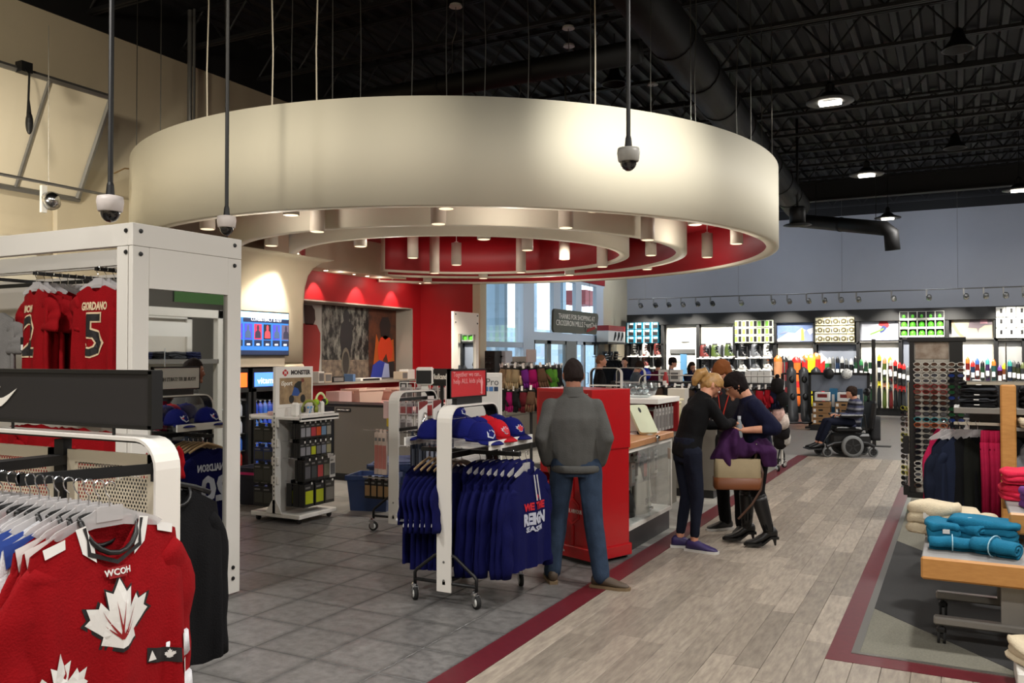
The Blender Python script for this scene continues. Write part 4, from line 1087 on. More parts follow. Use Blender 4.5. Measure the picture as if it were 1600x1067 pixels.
# coolers
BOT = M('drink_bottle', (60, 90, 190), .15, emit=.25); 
def cooler(y0, lab, hdr, glow, lit, brand=None):
    t = T_('drinks_cooler', lab, 'cooler', (-8.87, y0, 0), 0)
    MB().box(-.62, 0, 0, .64, .04, .16).box(-.62, 0, 0, .03, .16, 1.58).box(-.62, 0, .61, .64, .16, 1.58).box(-.62, -.58, 0, .64, .16, 1.58).box(-.62, 0, 0, .64, 1.3, 1.58).build('cabinet', BLACKP, t)
    MB().box(0, .012, .06, .58, 1.32, 1.52).build('header_panel', M('cooler_header_'+hdr, glow, emit=1.6), t)
    if brand: txt(brand, .13, SWH, t, (.015, .32, 1.40), FX, fit=.42)
    d_ = ob('door', MB().box(0, .04, .01, .06, .16, 1.3).box(0, .04, .58, .63, .16, 1.3).box(0, .04, .01, .63, .16, .22).box(0, .04, .01, .63, 1.25, 1.3).mesh('door', BLACK), t)
    MB().box(.015, .02, .06, .58, .22, 1.25).build('pane', GLASS, d_)
    MB().tube([(.04, .09, .6), (.07, .09, .62), (.07, .09, .95), (.04, .09, .97)], .01, 6).build('door_handle', CHROME, d_)
    for z in (.42, .66, .9): MB().box(-.56, -.04, .04, .6, z, z+.012).build('shelf', STEEL, t)
    MB().box(-.03, -.015, .04, .055, .2, 1.28).build('light_strip', M('cooler_tube', (190, 220, 255), emit=5), t)
    for r, z in enumerate((.22, .432, .672, .912)):
        for k in range(6):
            c = R.choice([(40, 80, 190), (60, 110, 210), (190, 50, 40), (220, 140, 40), (70, 150, 90), (220, 220, 230)]) if not lit else R.choice([(50, 80, 200), (60, 100, 210), (80, 130, 220)])
            key = 'bottle'+str(c)
            if key not in HP:
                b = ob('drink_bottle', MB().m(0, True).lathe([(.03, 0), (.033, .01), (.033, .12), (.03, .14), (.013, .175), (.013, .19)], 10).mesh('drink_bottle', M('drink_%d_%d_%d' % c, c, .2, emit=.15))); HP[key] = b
                MB().lathe([(.014, .188), (.014, .205), (.001, .206)], 8).build('bottle_cap', WHITE2, b)
                tag(b, 'x', 'bottle'); b.location = (-8.96, y0+.09+.092*k, z)
            else: b = dup(HP[key], (-8.96, y0+.09+.092*k, z))
            b['label'] = 'drink bottle in the %s, %s shelf up, %s along' % ('cooler with the blue header' if lit else 'cooler with the orange header', ordn[r], ordn[k]); b['group'] = 'bottles in the coolers'
cooler(8.36, 'black drinks cooler with a glowing orange header, next to the white frame fixture', 'orange', (255, 92, 30), False)
cooler(9.03, 'black drinks cooler with a blue lit header beside the headphone display', 'blue', (70, 120, 230), True, 'vitamin')
# niche poster and what stands on its ledge
t = T_('niche_poster', 'long photo poster of a forest rider in the display niche', 'poster', (XL-.395, 11.75, 1.283))
NL = 3.2; NHt = 1.46
yN = lambda px: pX(px, 530, XL-.39).y-11.75
MB().box(-.004, 0, -.8, NL-.03, 0, NHt-.03).build('grey_panel', M('poster_pale', (150, 146, 142), .6), t)
yf0, yf1, yo1 = yN(503), yN(576), yN(621)
MB().box(0, .006, yf0, yf1, .02, NHt-.02).build('forest_print', M('forest_print', (12, 12, 12), .6, c2=(120, 118, 112), scale=9, stretch=(1, 1, .5)), t)
_e = [n for n in MATS['forest_print'].node_tree.nodes if n.type == 'VALTORGB'][0].color_ramp.elements; _e[0].position, _e[1].position = .44, .66
MB().box(0, .007, yf0, yf1, .02, .4).build('ground_print', M('ground_print', (52, 46, 42), .6, c2=(128, 112, 98), scale=9), t)
MB().box(0, .006, yf1, yo1, .02, NHt-.02).build('dusk_print', M('dusk_print', (40, 26, 22), .6, c2=(96, 52, 30), scale=3), t)
def pp(nm, pts, col, y, z, s=1, d=.009): poly(nm, [(a*s, b*s) for a, b in pts], .002, M('ink_%d_%d_%d' % col, col, .6), t, (d, y, z), FX)
ym = (yf0+yf1)/2
pp('head', [(-.22, 1.02), (.0, 1.02), (.06, 1.12), (.04, 1.3), (-.04, 1.38), (-.25, 1.38)], (52, 30, 26), yN(489), .03)
pp('rider', [(-.16, .55), (-.2, .8), (-.16, 1.05), (-.08, 1.12), (-.1, 1.25), (0, 1.36), (.1, 1.25), (.08, 1.12), (.17, 1.05), (.2, .8), (.14, .55), (.1, .3), (.04, .05), (-.04, .05), (-.1, .3)], (30, 30, 32), ym, .04)
wh = [(.13*math.cos(2*PI*k/18), .30*math.sin(2*PI*k/18)) for k in range(18)]
pp('wheel', wh, (92, 88, 78), ym-.02, .34, 1, .012); pp('wheel_inside', wh, (44, 42, 40), ym-.02, .34, .75, .014)
pp('red_jersey', [(-.3, .1), (.16, .12), (.2, .5), (.2, .85), (.1, 1.0), (-.02, 1.02), (-.3, 1.02)], (130, 30, 26), yN(489), .05)
yo = (yf1+yo1)/2+.05
pp('glow', [(-.42, .1), (-.3, .9), (-.1, .5), (0, .1)], (170, 80, 24), yo, .03, 1, .008); pp('glow', [(.1, .1), (.12, .75), (.3, .8), (.34, .3)], (176, 80, 20), yo, .03, 1, .008)
pp('red_jacket', [(-.22, .38), (-.26, .62), (-.16, .82), (0, .88), (.18, .82), (.27, .6), (.24, .4), (.1, .34), (.04, .5), (-.08, .36)], (200, 58, 24), yo, .03, 1, .012)
pp('hair', [(-.14, .86), (-.2, 1.1), (-.1, 1.25), (.1, 1.26), (.2, 1.1), (.14, .84), (0, .78)], (34, 26, 26), yo, .03, 1, .012)
pp('blue_bag', [(-.5, .0), (-.42, .26), (-.2, .36), (.06, .3), (.14, .0)], (40, 56, 150), yo, .03, 1, .014); pp('pale_bag', [(-.12, 0), (-.02, .3), (.12, .28), (.16, 0)], (150, 160, 200), yo, .03, 1, .016)
pp('black_trousers', [(.14, 0), (.1, .32), (.32, .34), (.34, 0)], (30, 24, 26), yo, .03, 1, .014)
def boxt(nm, lab, cat, x0, x1, y0, y1, z0, z1, m, b=.006, grp=None, face=None):
    t = T_(nm, lab, cat, ((x0+x1)/2, (y0+y1)/2, z0), 0, grp)
    hx, hy = abs(x1-x0)/2, abs(y1-y0)/2
    MB().box(-hx, hx, -hy, hy, 0, z1-z0, b=b).build('shell', m, t)
    if face: MB().box(hx-.001, hx+.002, -hy*.8, hy*.8, (z1-z0)*.15, (z1-z0)*.85).build('print', face, t)
    return t
NX = XL+.08
def nb(px0, px1, zh, lab, m, face=None, nm='carton', cat='box'):
    y0, y1 = pX(px0, 590, NX).y, pX(px1, 590, NX).y
    return boxt(nm, lab, cat, NX-.12, NX+.1, y0, y1, 1.281, 1.281+zh, m, .006, None, face)
nb(491, 500, .2, 'white carton on the niche ledge next to the pier', PAPER, M('grey_print', (120, 118, 116), .6)); nb(501, 512, .17, 'smaller pale carton on the niche ledge', M('pale_card', (196, 180, 160), .7), M('grey_print'))
nb(513, 532, .1, 'low black box on the niche ledge below the rider', BLACKP, M('grey_print'))
nb(557, 590, .055, 'slim white printed box lying along the niche ledge', PAPER, BLACKP)
nb(545, 549, .14, 'small blue bottle on the niche ledge', M('blue_bottle', (90, 120, 160), .3), None, 'bottle', 'bottle')
nb(622, 631, .16, 'pale pump bottle box at the end of the niche ledge', M('pale_card'), M('grey_print')); nb(631, 642, .2, 'tall white box at the far end of the niche ledge', PAPER)
# back counter under the niche
CTOP = M('pinkish_laminate', (196, 150, 146), .4)
t = T_('back_counter', 'back counter with a pale red top along the red wall', 'counter', (-10.18, 10.7, 0))
MB().box(0, .6, 0, 4.4, .86, .9, b=.006).build('worktop', CTOP, t); MB().box(0, .56, .02, 4.38, .08, .86).build('carcass', BLACKP, t)
for k in range(6): MB().box(.56, .575, .05+.72*k, .73+.72*k, .12, .84, b=.004).build('door', DARKG, t)
MB().box(.02, .5, .02, 4.38, 0, .08).build('plinth', BLACKP, t)
def bin_(lab, x, y, z, L, Wd, Hh, m, fill=None, lid=None, grp=None, rz=0, nm='storage_bin'):
    t = T_(nm, lab, 'bin', (x, y, z), rz, grp)
    b = MB(); o, i = 1.0, .93
    def ring(f, z, s): return [(sx*L/2*f*s, sy*Wd/2*f*s, z) for sx, sy in ((-1, -1), (1, -1), (1, 1), (-1, 1))]
    b.loft([ring(.86, 0, 1), ring(.98, Hh*.86, 1), ring(1.06, Hh*.87, 1), ring(1.06, Hh, 1), ring(1.0, Hh, .97), ring(.84, .02, .97)]); b.build('tub', m, t)
    for q in (-1, 1): MB().box(-L*.2, L*.2, q*Wd*.53-.012, q*Wd*.53+.012, Hh*.72, Hh*.86).build('handle', m, t)
    if fill: MB().m(0, True).ball((0, 0, Hh*.7), L*.44, Wd*.44, Hh*.25, 12, 6).build('contents', fill, t)
    if lid is not None:
        MB().box(-L*.54, L*.54, -Wd*.54, Wd*.54, 0, .03, b=.01).box(-L*.45, L*.45, -Wd*.45, Wd*.45, .03, .045, b=.008).build('lid', m, t, (lid[0], lid[1], lid[2]), lid[3])
    return t
CLB = M('cloudy_plastic', (225, 196, 182), .35, trans=.35)
bin_('cloudy white storage bin on the back counter, below the niche', -9.75, 12.75, .9, .4, .75, .26, CLB, M('bin_paper', (216, 200, 186), .8), rz=0)
bin_('second cloudy bin on the back counter, next to the red wall end', -9.8, 13.9, .9, .4, .6, .24, CLB)
boxt('folder_box', 'pale pink upright folder on the back counter beside the pier', 'box', -9.8, -9.5, 11.75, 12.1, .9, 1.14, M('pink_card', (214, 180, 176), .7))
boxt('card_reader', 'black printer block on the far end of the back counter', 'printer', -9.85, -9.5, 14.35, 14.95, .9, 1.08, M('blister_mix', (90, 60, 56), .5, var=.6, scale=30))
# low wall with the staff sign, facing the camera
GREY = M('counter_grey', (110, 105, 96), .5)
Yg = 9.62
xg0, xg1 = pY(524, 640, Yg).x, pY(612, 640, Yg).x
t = T_('counter_gate', 'grey counter end with a small staff sign behind the blue bins', 'counter', ((xg0+xg1)/2, Yg, 0))
hwg = (xg1-xg0)/2
MB().box(-hwg-.5, hwg, 0, .05, .1, 1.05, b=.004).build('front_panel', GREY, t); MB().box(-hwg-.5, hwg, .02, .1, 0, .1).build('plinth', BLACKP, t)
MB().box(-hwg-.5, hwg+.1, -.01, .5, 1.05, 1.08).build('worktop', BLACKP, t); MB().box(-hwg-.52, -hwg-.02, -.012, 0, .1, 1.04).build('black_end', BLACKP, t)
MB().box(-hwg+.02, -hwg+.28, -.014, -.008, .97, 1.02).build('sign_plate', BLACKP, t); txt('EMPLOYEES ONLY', .03, SW, t, (-hwg+.15, -.015, .995), FY, fit=.22)
# long desk facing the aisle
t = T_('cash_desk', 'long grey cash desk with a black base running towards the entrance', 'counter', (-7.2, 10.2, 0))
MB().box(-.6, 0, 0, 6.6, .12, .92).build('carcass', GREY, t); MB().box(-.66, .03, -.03, 6.63, .92, .96, b=.006).build('worktop', CTOP, t); MB().box(-.55, -.04, .02, 6.58, 0, .12).build('plinth', BLACKP, t)
for k in range(6): MB().box(0, .012, .03+1.1*k, 1.07+1.1*k, .16, .66, b=.003).box(0, .014, .03+1.1*k, 1.07+1.1*k, .69, .9, b=.003).build('front_panel', GREY, t)
MB().box(.0, .05, 1.9, 3.1, .12, 1.12).build('black_screen_panel', BLACKP, t)
for y, lab in ((10.9, 'black till monitor on the cash desk, nearest the gate'), (12.7, 'black till monitor in the middle of the cash desk'), (14.4, 'black till monitor at the far part of the cash desk')):
    t = T_('till_monitor', lab, 'monitor', (-7.55, y, .96), .3)
    MB().box(-.02, .02, -.2, .2, .12, .42, b=.01).build('screen', BLACKP, t); MB().cyl((-.03, 0, 0), (-.03, 0, .2), .025, n=10).box(-.12, .06, -.1, .1, 0, .015).build('stand', BLACK, t)
t = T_('red_notice', 'red and white notice stand on the cash desk past the white display panel', 'sign', tuple(pX(795, 618, -7.4)))
MB().box(-.01, .01, -.34, .34, -.2, .13).build('board', BLACKP, t); MB().box(.01, .014, -.30, .12, -.16, .1).build('red_panel', M('sign_red'), t); MB().box(.01, .014, .14, .28, -.16, .1).build('pale_panel', PAPER, t); MB().box(-.1, .1, -.2, .2, pX(795, 618, -7.4).z*-1+.96, -.2).build('foot', BLACKP, t)
# blue bins on the floor
TB = M('blue_tote', (44, 62, 104), .45); TN = M('navy_tote', (18, 22, 42), .5)
bin_('open blue storage bin with cloth inside, right behind the headphone stand', -5.98, 8.03, 0, .5, .42, .40, TB, M('bin_cloth', (120, 130, 160), .8), rz=.25)
bin_('blue storage bin with its lid set askew, before the grey counter end', -6.2, 8.85, 0, .62, .48, .42, TB, lid=(0, 0, .43, (.08, -.05, .15)), rz=.2)
t = bin_('dark navy bin standing between headphone stand and white fixture', -7.35, 7.75, 0, .55, .45, .44, TN, rz=.1)
MB().box(-.2, .2, -.26, -.25, .36, .39).build('pink_strip', M('magenta_strip', (200, 30, 110), .5), t)

# ---- white headphone stand
MX, MY0, MY1 = -6.40, 6.86, 7.46
t = T_('headphone_stand', 'white gondola stand of boxed headphones with a printed header', 'display stand', (MX, MY0, 0))
L_ = MY1-MY0
MB().box(-.34, .34, 0, L_, .055, .10, b=.006).build('base_deck', WHITE2, t)
for x in (-.28, .28):
    for y in (.06, L_-.06): ob('caster', MB().cyl((x-.012, y, .028), (x+.012, y, .028), .028, n=14).box(x-.02, x+.02, y-.02, y+.02, .04, .055).mesh('caster', BLACKP), t)
MB().prism([(-.11, .1), (.11, .1), (.035, .22), (.02, .24), (-.02, .24), (-.035, .22)], .012, Matrix.Rotation(PI/2, 4, 'X')).box(-.018, .018, -.012, .02, .1, 1.64).build('end_upright', WHITE2, t)
MB().box(-.012, .012, .02, L_, .1, 1.2).build('back_panel', WHITE2, t)
MB().box(-.012, .016, .0, L_-.02, 1.2, 1.64, b=.004).build('header', WHITE2, t)
for k in range(20): MB().box(-.006, .006, -.0135, -.011, .28+.045*k, .30+.045*k).build('slot', DARKG, t)
hd_ = t
tx = .017
lg = M('logo_red', (190, 36, 40), .5); TXB = M('text_dark', (50, 42, 44), .5)
poly('logo_disc', [(.03*math.cos(2*PI*k/20), .036*math.sin(2*PI*k/20)) for k in range(20)], .002, lg, t, (tx, .135, 1.575), FX)
poly('logo_letter', [(-.016, -.018), (-.016, .018), (-.008, .018), (0, 0), (.008, .018), (.016, .018), (.016, -.018), (.009, -.018), (.009, .004), (0, -.012), (-.009, .004), (-.009, -.018)], .001, WHITE2, t, (tx+.002, .135, 1.575), FX)
for q in (-1, 1): MB().box(tx, tx+.002, .135+q*.036-.006, .135+q*.036+.006, 1.56, 1.59).build('logo_ear', lg, t)
txt('MONSTER', .065, TXB, t, (tx, .375, 1.575), FX, fit=.31, bold=.003)
p_ = ob('header_poster', MB().box(tx-.001, tx+.002, .05, L_-.05, 1.24, 1.52).mesh('header_poster', M('trail_print', (120, 98, 74), .6, c2=(176, 150, 112), scale=11)), t)
txt('iSport', .07, SW, p_, (tx+.003, .155, 1.46), FX, bold=.001)
def mp(nm, pts, col, d=.003): poly(nm, pts, .001, M('ink_%d_%d_%d' % col, col, .6), p_, (tx+d, .33, 1.38), FX)
mp('rider', [(-.07, .03), (-.05, .07), (0, .1), (.05, .1), (.07, .12), (.05, .06), (.06, -.02), (.03, -.03), (0, 0)], (26, 30, 26)); mp('rider_shorts', [(-.1, -.05), (-.06, .04), (0, .02), (.03, -.03), (.0, -.06)], (44, 80, 150), .004)
mp('rider_head', [(.05, .1), (.06, .13), (.09, .13), (.1, .1), (.075, .085)], (120, 60, 50), .004)
for cx_ in (-.1, .08): mp('cycle_wheel', [(cx_+.04*math.cos(2*PI*k/14), -.09+.045*math.sin(2*PI*k/14)) for k in range(14)], (36, 34, 34), .002)
for s_ in (-1, 1):
    sh = ob('shelf', MB().box(s_*.016, s_*.36, -.005, L_+.005, 1.085, 1.11, b=.004).box(s_*.34, s_*.36, -.005, L_+.005, 1.07, 1.13).mesh('shelf', WHITE2), t)
    for z in (1.0, .79, .6, .4):
        MB().box(s_*.012, s_*.05, -.006, .02, z, z+.09, b=.008).build('peg_bracket', WHITE2, t)
MB().box(.30, .345, .05, L_-.05, 1.135, 1.15).build('label_strip', PAPER, t)
for x0, y0 in ((.1, .12), (.12, .5)): MB().box(x0, x0+.1, y0, y0+.05, 1.11, 1.26, b=.02).build('display_bracket', WHITE2, t)
MB().box(.14, .145, .17, .5, 1.13, 1.24).build('guard', CLEAR, t)
# headphones on it
def headphones(loc, rz, lab, m1, m2):
    t = T_('headphones', lab, 'headphones', loc, rz)
    MB().m(0, True).tube([(.075*math.cos(a), 0, .07+.085*math.sin(a)) for a in [PI*k/14 for k in range(15)]], [(.01, .014)]*15, 8).build('headband', m1, t)
    for s_ in (-1, 1):
        MB().m(0, True).tube([(s_*.06, 0, .06), (s_*.088, 0, .06)], [.036, .036], 14).build('ear_cup', m2, t); MB().m(0, True).tube([(s_*.048, 0, .06), (s_*.062, 0, .06)], [.032, .034], 14).build('ear_pad', BLACKP, t)
headphones((MX+.17, MY0+.525, 1.19), PI/2, 'lime green headphones hung over the bracket on the headphone stand', M('pale_lime', (216, 230, 170), .4), M('lime', (150, 190, 20), .4))
headphones((MX+.16, MY0+.36, 1.115), .5, 'olive headphones lying behind the clear guard of the stand', M('olive_lime', (130, 140, 40), .4), M('olive_lime'))
t = T_('earbud_pair', 'small blue earbuds on show behind the clear guard', 'earphones', (MX+.2, MY0+.3, 1.112)); LB = M('light_blue', (90, 150, 200), .4)
MB().tube([(0, 0, 0), (.01, .0, .05), (0, .03, .09), (-.01, .05, .06), (0, .02, .03)], .004, 5).build('cable', LB, t)
for q in (0, 1): MB().m(0, True).ball((.0, -.01+.05*q, .09), .012, .016, .014, 8, 6).build('earbud', LB, t)
# boxed goods on pegs
def blister(lab, loc, rz, w, h, d, col, face, grp, cat='package', clear=False):
    key = ('bl', w, h, d, col, face, clear)
    if key in HP: return dup(HP[key], loc, rz, lab, grp)
    t = T_('blister_pack', lab, cat, loc, rz, grp); HP[key] = t
    m_ = M('pack_%d_%d_%d' % col, col, .35, rand=.25); f = M('packface_%d_%d_%d' % face, face, .4)
    MB().box(-d/2, d/2, -w/2, w/2, -h, 0, b=.003).build('carton', m_, t)
    MB().box(d/2, d/2+.0015, -w*.4, w*.4, -h*.86, -h*.3).build('face_print', f, t); MB().box(d/2, d/2+.0015, -w*.4, w*.1, -h*.2, -h*.12).build('title_print', M('grey_print', (120, 118, 116), .6), t)
    MB().box(-.002, .002, -w*.3, w*.3, 0, .035).build('hang_tab', m_, t)
    return t
def peg(par, x0, x1, y, z):
    p = MB().cyl((x0, y, z), (x1, y, z), .003, n=5).cyl((x1, y, z), (x1, y, z+.012), .003, n=5).build('peg_hook', CHROME, par)
    MB().box(x1, x1+.003, y-.009, y+.009, z-.012, z+.012).build('price_flag', PAPER, par)
G1 = 'boxed goods on the headphone stand'
rows = [(1.02, .165, .085, [((28, 28, 30), (150, 150, 156))]*2+[((32, 26, 28), (190, 60, 70)), ((30, 26, 26), (206, 80, 30)), ((40, 46, 54), (110, 140, 170)), ((54, 56, 50), (150, 150, 140))], 4),
        (.815, .155, .085, [((26, 26, 28), (140, 140, 146))]*2+[((34, 34, 30), (190, 200, 30)), ((26, 26, 28), (110, 110, 116)), ((40, 40, 44), (130, 136, 150)), ((60, 58, 46), (150, 146, 110))], 4),
        (.635, .22, .1, [((22, 22, 24), (90, 90, 96)), ((20, 20, 22), (60, 64, 66)), ((40, 40, 40), (190, 70, 70)), ((64, 64, 54), (120, 120, 100)), ((190, 188, 184), (90, 90, 92))], 4),
        (.385, .24, .15, [((24, 24, 26), (178, 190, 20)), ((24, 24, 26), (178, 190, 20)), ((56, 54, 50), (120, 116, 110))], 3)]
for r, (z, h, w, cols, dep) in enumerate(rows):
    n = len(cols)
    for c, (c1, c2) in enumerate(cols):
        y = MY0+.06+(L_-.1)*(c+.5)/n
        x1 = MX+(.30 if r < 2 else .36)
        peg(hd_, .012, x1-MX+.02, y-MY0, z+.035)
        for k in range(dep):
            dd = .03 if r < 3 else .075
            blister('%s peg pack on the headphone stand, %s row, %s column, %s from front' % ({0: 'small', 1: 'small', 2: 'mid', 3: 'big'}[r], ['top', 'second', 'third', 'lowest'][r], ordn[c], ordn[k]), (x1-dd*(k+.6)*1.15, y, z+.025), R.uniform(-.06, .06), w, h, dd, c1, c2, G1)
for z, h, col, k in ((1.0, .17, (42, 44, 38), 0), (.78, .15, (30, 44, 90), 1), (.6, .2, (52, 54, 46), 2), (.36, .2, (30, 30, 30), 3)):
    for q in range(2): blister('dark pack on the near end of the stand, %s row, %s peg' % (['top', 'second', 'third', 'lowest'][k], ['outer', 'inner'][q]), (MX-.27+.13*q, MY0+.09, z), -PI/2+.2, .13, h, .10, col, (66, 66, 60), G1)
    MB().cyl((-.012, .09, z+.03), (-.36, .09, z+.03), .004, n=5).build('peg_hook', CHROME, hd_)
boxt('magazine_stack', 'small stack of pale leaflets on the near shelf of the stand', 'leaflets', MX-.3, MX-.08, MY0+.2, MY0+.5, 1.11, 1.15, M('pink_card'))

# ---- second white arch rack: hockey goods
r2 = rack_frame('white arch rack of hockey accessories standing between bins and blue shirts', -4.98, 7.0, PI/2, L=.72, H=1.40)
MB().box(.02, .70, -.012, .012, .35, 1.34).build('grid_panel', CLEAR, r2)
MB().box(.02, .70, -.02, .02, 1.0, 1.03).box(.02, .70, -.02, .02, 1.3, 1.33).build('cross_bar', BLACK, r2)
G2 = 'packages on the second arch rack'
for r in range(7):
    for z in (.985, .475): MB().cyl((.1+.078*r, 0, z), (.1+.078*r, -.36, z), .004, n=5).build('peg', CHROME, r2)
for z in (.995, .515): MB().box(.06, .1, .0, .42, z, z+.01).build('peg', CHROME, r2)
x = -4.98
for k, y in enumerate((7.2, 7.46)):
    t = T_('blade_card', ['white backing card with a silver skate blade, nearer one', 'white backing card with a silver skate blade, farther one'][k], 'package', (x+.22, y, 1.30), .1, G2)
    MB().box(-.012, .0, -.09, .09, -.3, 0, b=.002).build('card', PAPER, t); MB().prism([(-.09, 0), (.09, 0), (.09, -.03), (-.09, -.085)], .003, Matrix(((0, 0, 1, 0), (1, 0, 0, 0), (0, 1, 0, 0), (0, 0, 0, 1)))).build('red_flag_print', M('dark_red_print', (120, 26, 24), .5), t)
    MB().m(0, True).tube([(.008, -.05, -.24), (.012, .03, -.12)], [.016, .02], 8).build('blade', CHROME, t)
    MB().tube([(-.22, 0, .005), (.02, 0, .005)], .004, 5).build('peg', CHROME, t)
BLK = (40, 46, 60)
for r in range(7):
    for q in range(3):
        blister('long dark strap pack on the second rack, %s from the post, %s deep' % (ordn[r], ordn[q]), (x+.33-.085*q, 7.1+.078*r, .97-.003*r), R.uniform(-.15, .15), .055, .46, .02, BLK, (120, 126, 140), G2)
        blister('small dark puck pack low on the second rack, %s from the post, %s deep' % (ordn[r], ordn[q]), (x+.33-.085*q, 7.1+.078*r, .46), R.uniform(-.1, .1), .06, .2, .03, (34, 34, 36), (130, 130, 134), G2)
for r in range(3):
    blister('clear tube pack of tapes beside the second rack post, %s of three' % ordn[r], (x-.14-.055*r, 7.05+.01*r, .98), -PI/2+.2, .05, .42, .03, (206, 186, 172), (196, 120, 110), G2)
for r in range(4):
    blister('black box with a tan label low beside the second rack post, %s along' % ordn[r], (x-.12-.08*r, 7.1, .50-.0*r), -PI/2+.1, .07, .19, .1, (20, 19, 18), (150, 118, 80), G2)
boxt('yellow_pack', 'yellow pack hanging at the top of the second rack', 'package', x-.16, x-.09, 7.1, 7.17, 1.04, 1.13, M('yellow_pack', (200, 170, 40), .4))
boxt('pink_card_pack', 'pale pink card above the yellow pack on the second rack', 'package', x-.2, x-.1, 7.1, 7.12, 1.12, 1.3, M('pink_card'))
blister('clear pack with red print behind the second rack', (x+.05, 7.6, 1.3), 0, .2, .2, .02, (200, 190, 186), (160, 40, 40), G2)
for k, (a, q) in enumerate(((.34, .62), (.24, .66))): cap(['royal blue cap hung on the second rack, outer one', 'royal blue cap hung on the second rack, inner one'][k], CB, (x+a, 7.0+q, 1.12-.02*k), -PI/2)
# ---- audio displays behind
p = pD(664, 588, 10.2)
t = T_('speaker_display', 'black and white cube display with a skull emblem, on a white stand', 'display', (p.x, p.y, 0), .5)
MB().box(-.1, .1, -.1, .1, p.z-.1, p.z+.11, b=.02).build('white_shell', WHITE2, t); MB().box(-.095, .085, -.104, -.09, p.z-.085, p.z+.075, b=.01).build('black_side', BLACKP, t)
SKL = [(-.03, -.07), (.03, -.07), (.035, -.03), (.05, -.01), (.06, .03), (.05, .065), (0, .085), (-.05, .065), (-.06, .03), (-.05, -.01), (-.035, -.03)]
poly('skull_emblem', SKL, .003, BLACKP, t, (.101, 0, p.z), FX)
for q in (-1, 1): poly('skull_eye', [(q*.024+.014*math.cos(2*PI*k/10), .012+.016*math.sin(2*PI*k/10)) for k in range(10)], .002, WHITE2, t, (.105, 0, p.z), FX)
poly('skull_nose', [(-.008, -.022), (.008, -.022), (0, -.004)], .002, WHITE2, t, (.105, 0, p.z), FX)
MB().box(-.04, .04, -.05, .05, 0, p.z-.1).box(-.25, .25, -.25, .25, 0, .04).build('stand', WHITE2, t)
p = pD(690, 590, 10.4)
t = T_('name_board', 'black board with a white brand word behind the red sign', 'sign', tuple(p), 0)
MB().box(-.16, .16, 0, .03, -.1, .11).build('board', BLACKP, t); txt('Skullcandy', .09, SW, t, (-.13, -.002, .01), FY, al='LEFT', sx=.6, bold=.003); MB().box(-.02, .02, .0, .02, -p.z, -.1).build('post', BLACKP, t)
p = pD(660, 620, 10.8)
t = T_('wire_display', 'white wire display hung with small clear packs behind the second rack', 'display', (p.x, p.y, 0), .3)
for k in range(7): MB().cyl((-.3+.1*k, 0, .6), (-.3+.1*k, 0, 1.42), .005, n=5).build('wire', WHITE2, t)
for k in range(5): MB().cyl((-.3, 0, .62+.2*k), (.3, 0, .62+.2*k), .005, n=5).build('wire', WHITE2, t)
MB().box(-.02, .02, -.02, .02, 0, .65).box(-.3, .3, -.2, .2, 0, .03).build('stand', WHITE2, t)
for r in range(3):
    for c in range(6): blister('small clear pack on the white wire display, %s row, %s along' % (ordn[r], ordn[c]), (p.x-.25+.1*c, p.y-.06-.03*(c%2)+.03*c, 1.36-.2*r), -PI/2+.3, .08, .15, .02, (176, 172, 170), [(90, 84, 84), (150, 60, 60)][r % 2], 'packs on the white wire display')
p0, p1 = pD(697, 583, 9.5), pD(784, 583, 9.5)
t = T_('white_display_panel', 'tall white display panel with a camera brand word, behind the blue caps', 'display', (p0.x, p0.y, 0), math.atan2(p1.y-p0.y, p1.x-p0.x))
wl = (p1-p0).length
MB().box(0, wl, 0, .3, 0, p0.z, b=.01).build('cabinet', WHITE2, t); MB().box(.03, wl-.03, -.006, .0, .1, p0.z-.03, b=.004).build('front_panel', WHITE2, t)
txt('GoPro', .11, M('text_grey', (90, 90, 92), .5), t, (wl-.17, -.008, p0.z-.1), FY, fit=.27)
for k, c in enumerate(((90, 160, 110), (90, 140, 190), (80, 130, 190), (40, 60, 90))): MB().box(wl-.25+.055*k, wl-.205+.055*k, -.009, -.005, p0.z-.2, p0.z-.15).build('logo_square', M('sq_%d' % k, c, .5), t)
# ================================================================ red cabinet, glass showcase
t = T_('red_cabinet', 'tall red display cabinet standing in front of the man in grey', 'cabinet', (-3.34, 6.92, 0), math.atan2(-.24, .61))
CW, CD = .66, .46
MB().box(-.02, CW+.02, -.02, CD+.02, .03, .13, b=.006).build('base', REDG, t)
MB().box(.02, CW-.02, 0, .02, 0, .03).box(.02, CW-.02, CD-.02, CD, 0, .03).build('plinth', BLACKP, t)
MB().box(CW-.03, CW, .02, CD, .13, .96).build('side_panel', REDG, t); MB().box(0, .03, .02, CD, .13, .96).build('side_panel', REDG, t)
MB().box(.03, CW-.03, CD-.03, CD, .13, .96).build('back_panel', RED, t)
MB().box(-.015, CW+.012, -.012, CD+.01, .955, 1.47, b=.006).build('header', REDG, t); MB().box(.02, CW-.12, -.018, -.01, 1.0, 1.44, b=.003).build('header_panel', RED, t)
EMB = M('emblem_white', (232, 226, 220), .4)
for q in (-1, 1):
    poly('emblem_stroke', [(-.026, q*.004), (-.016, q*.012), (0, q*.0035), (.016, q*.012), (.026, q*.004), (.026, q*.0075), (.018, q*.017), (.0, q*.0065), (-.018, q*.017), (-.026, q*.0075)], .002, EMB, t, (CW-.06, -.0125, 1.42), FY)
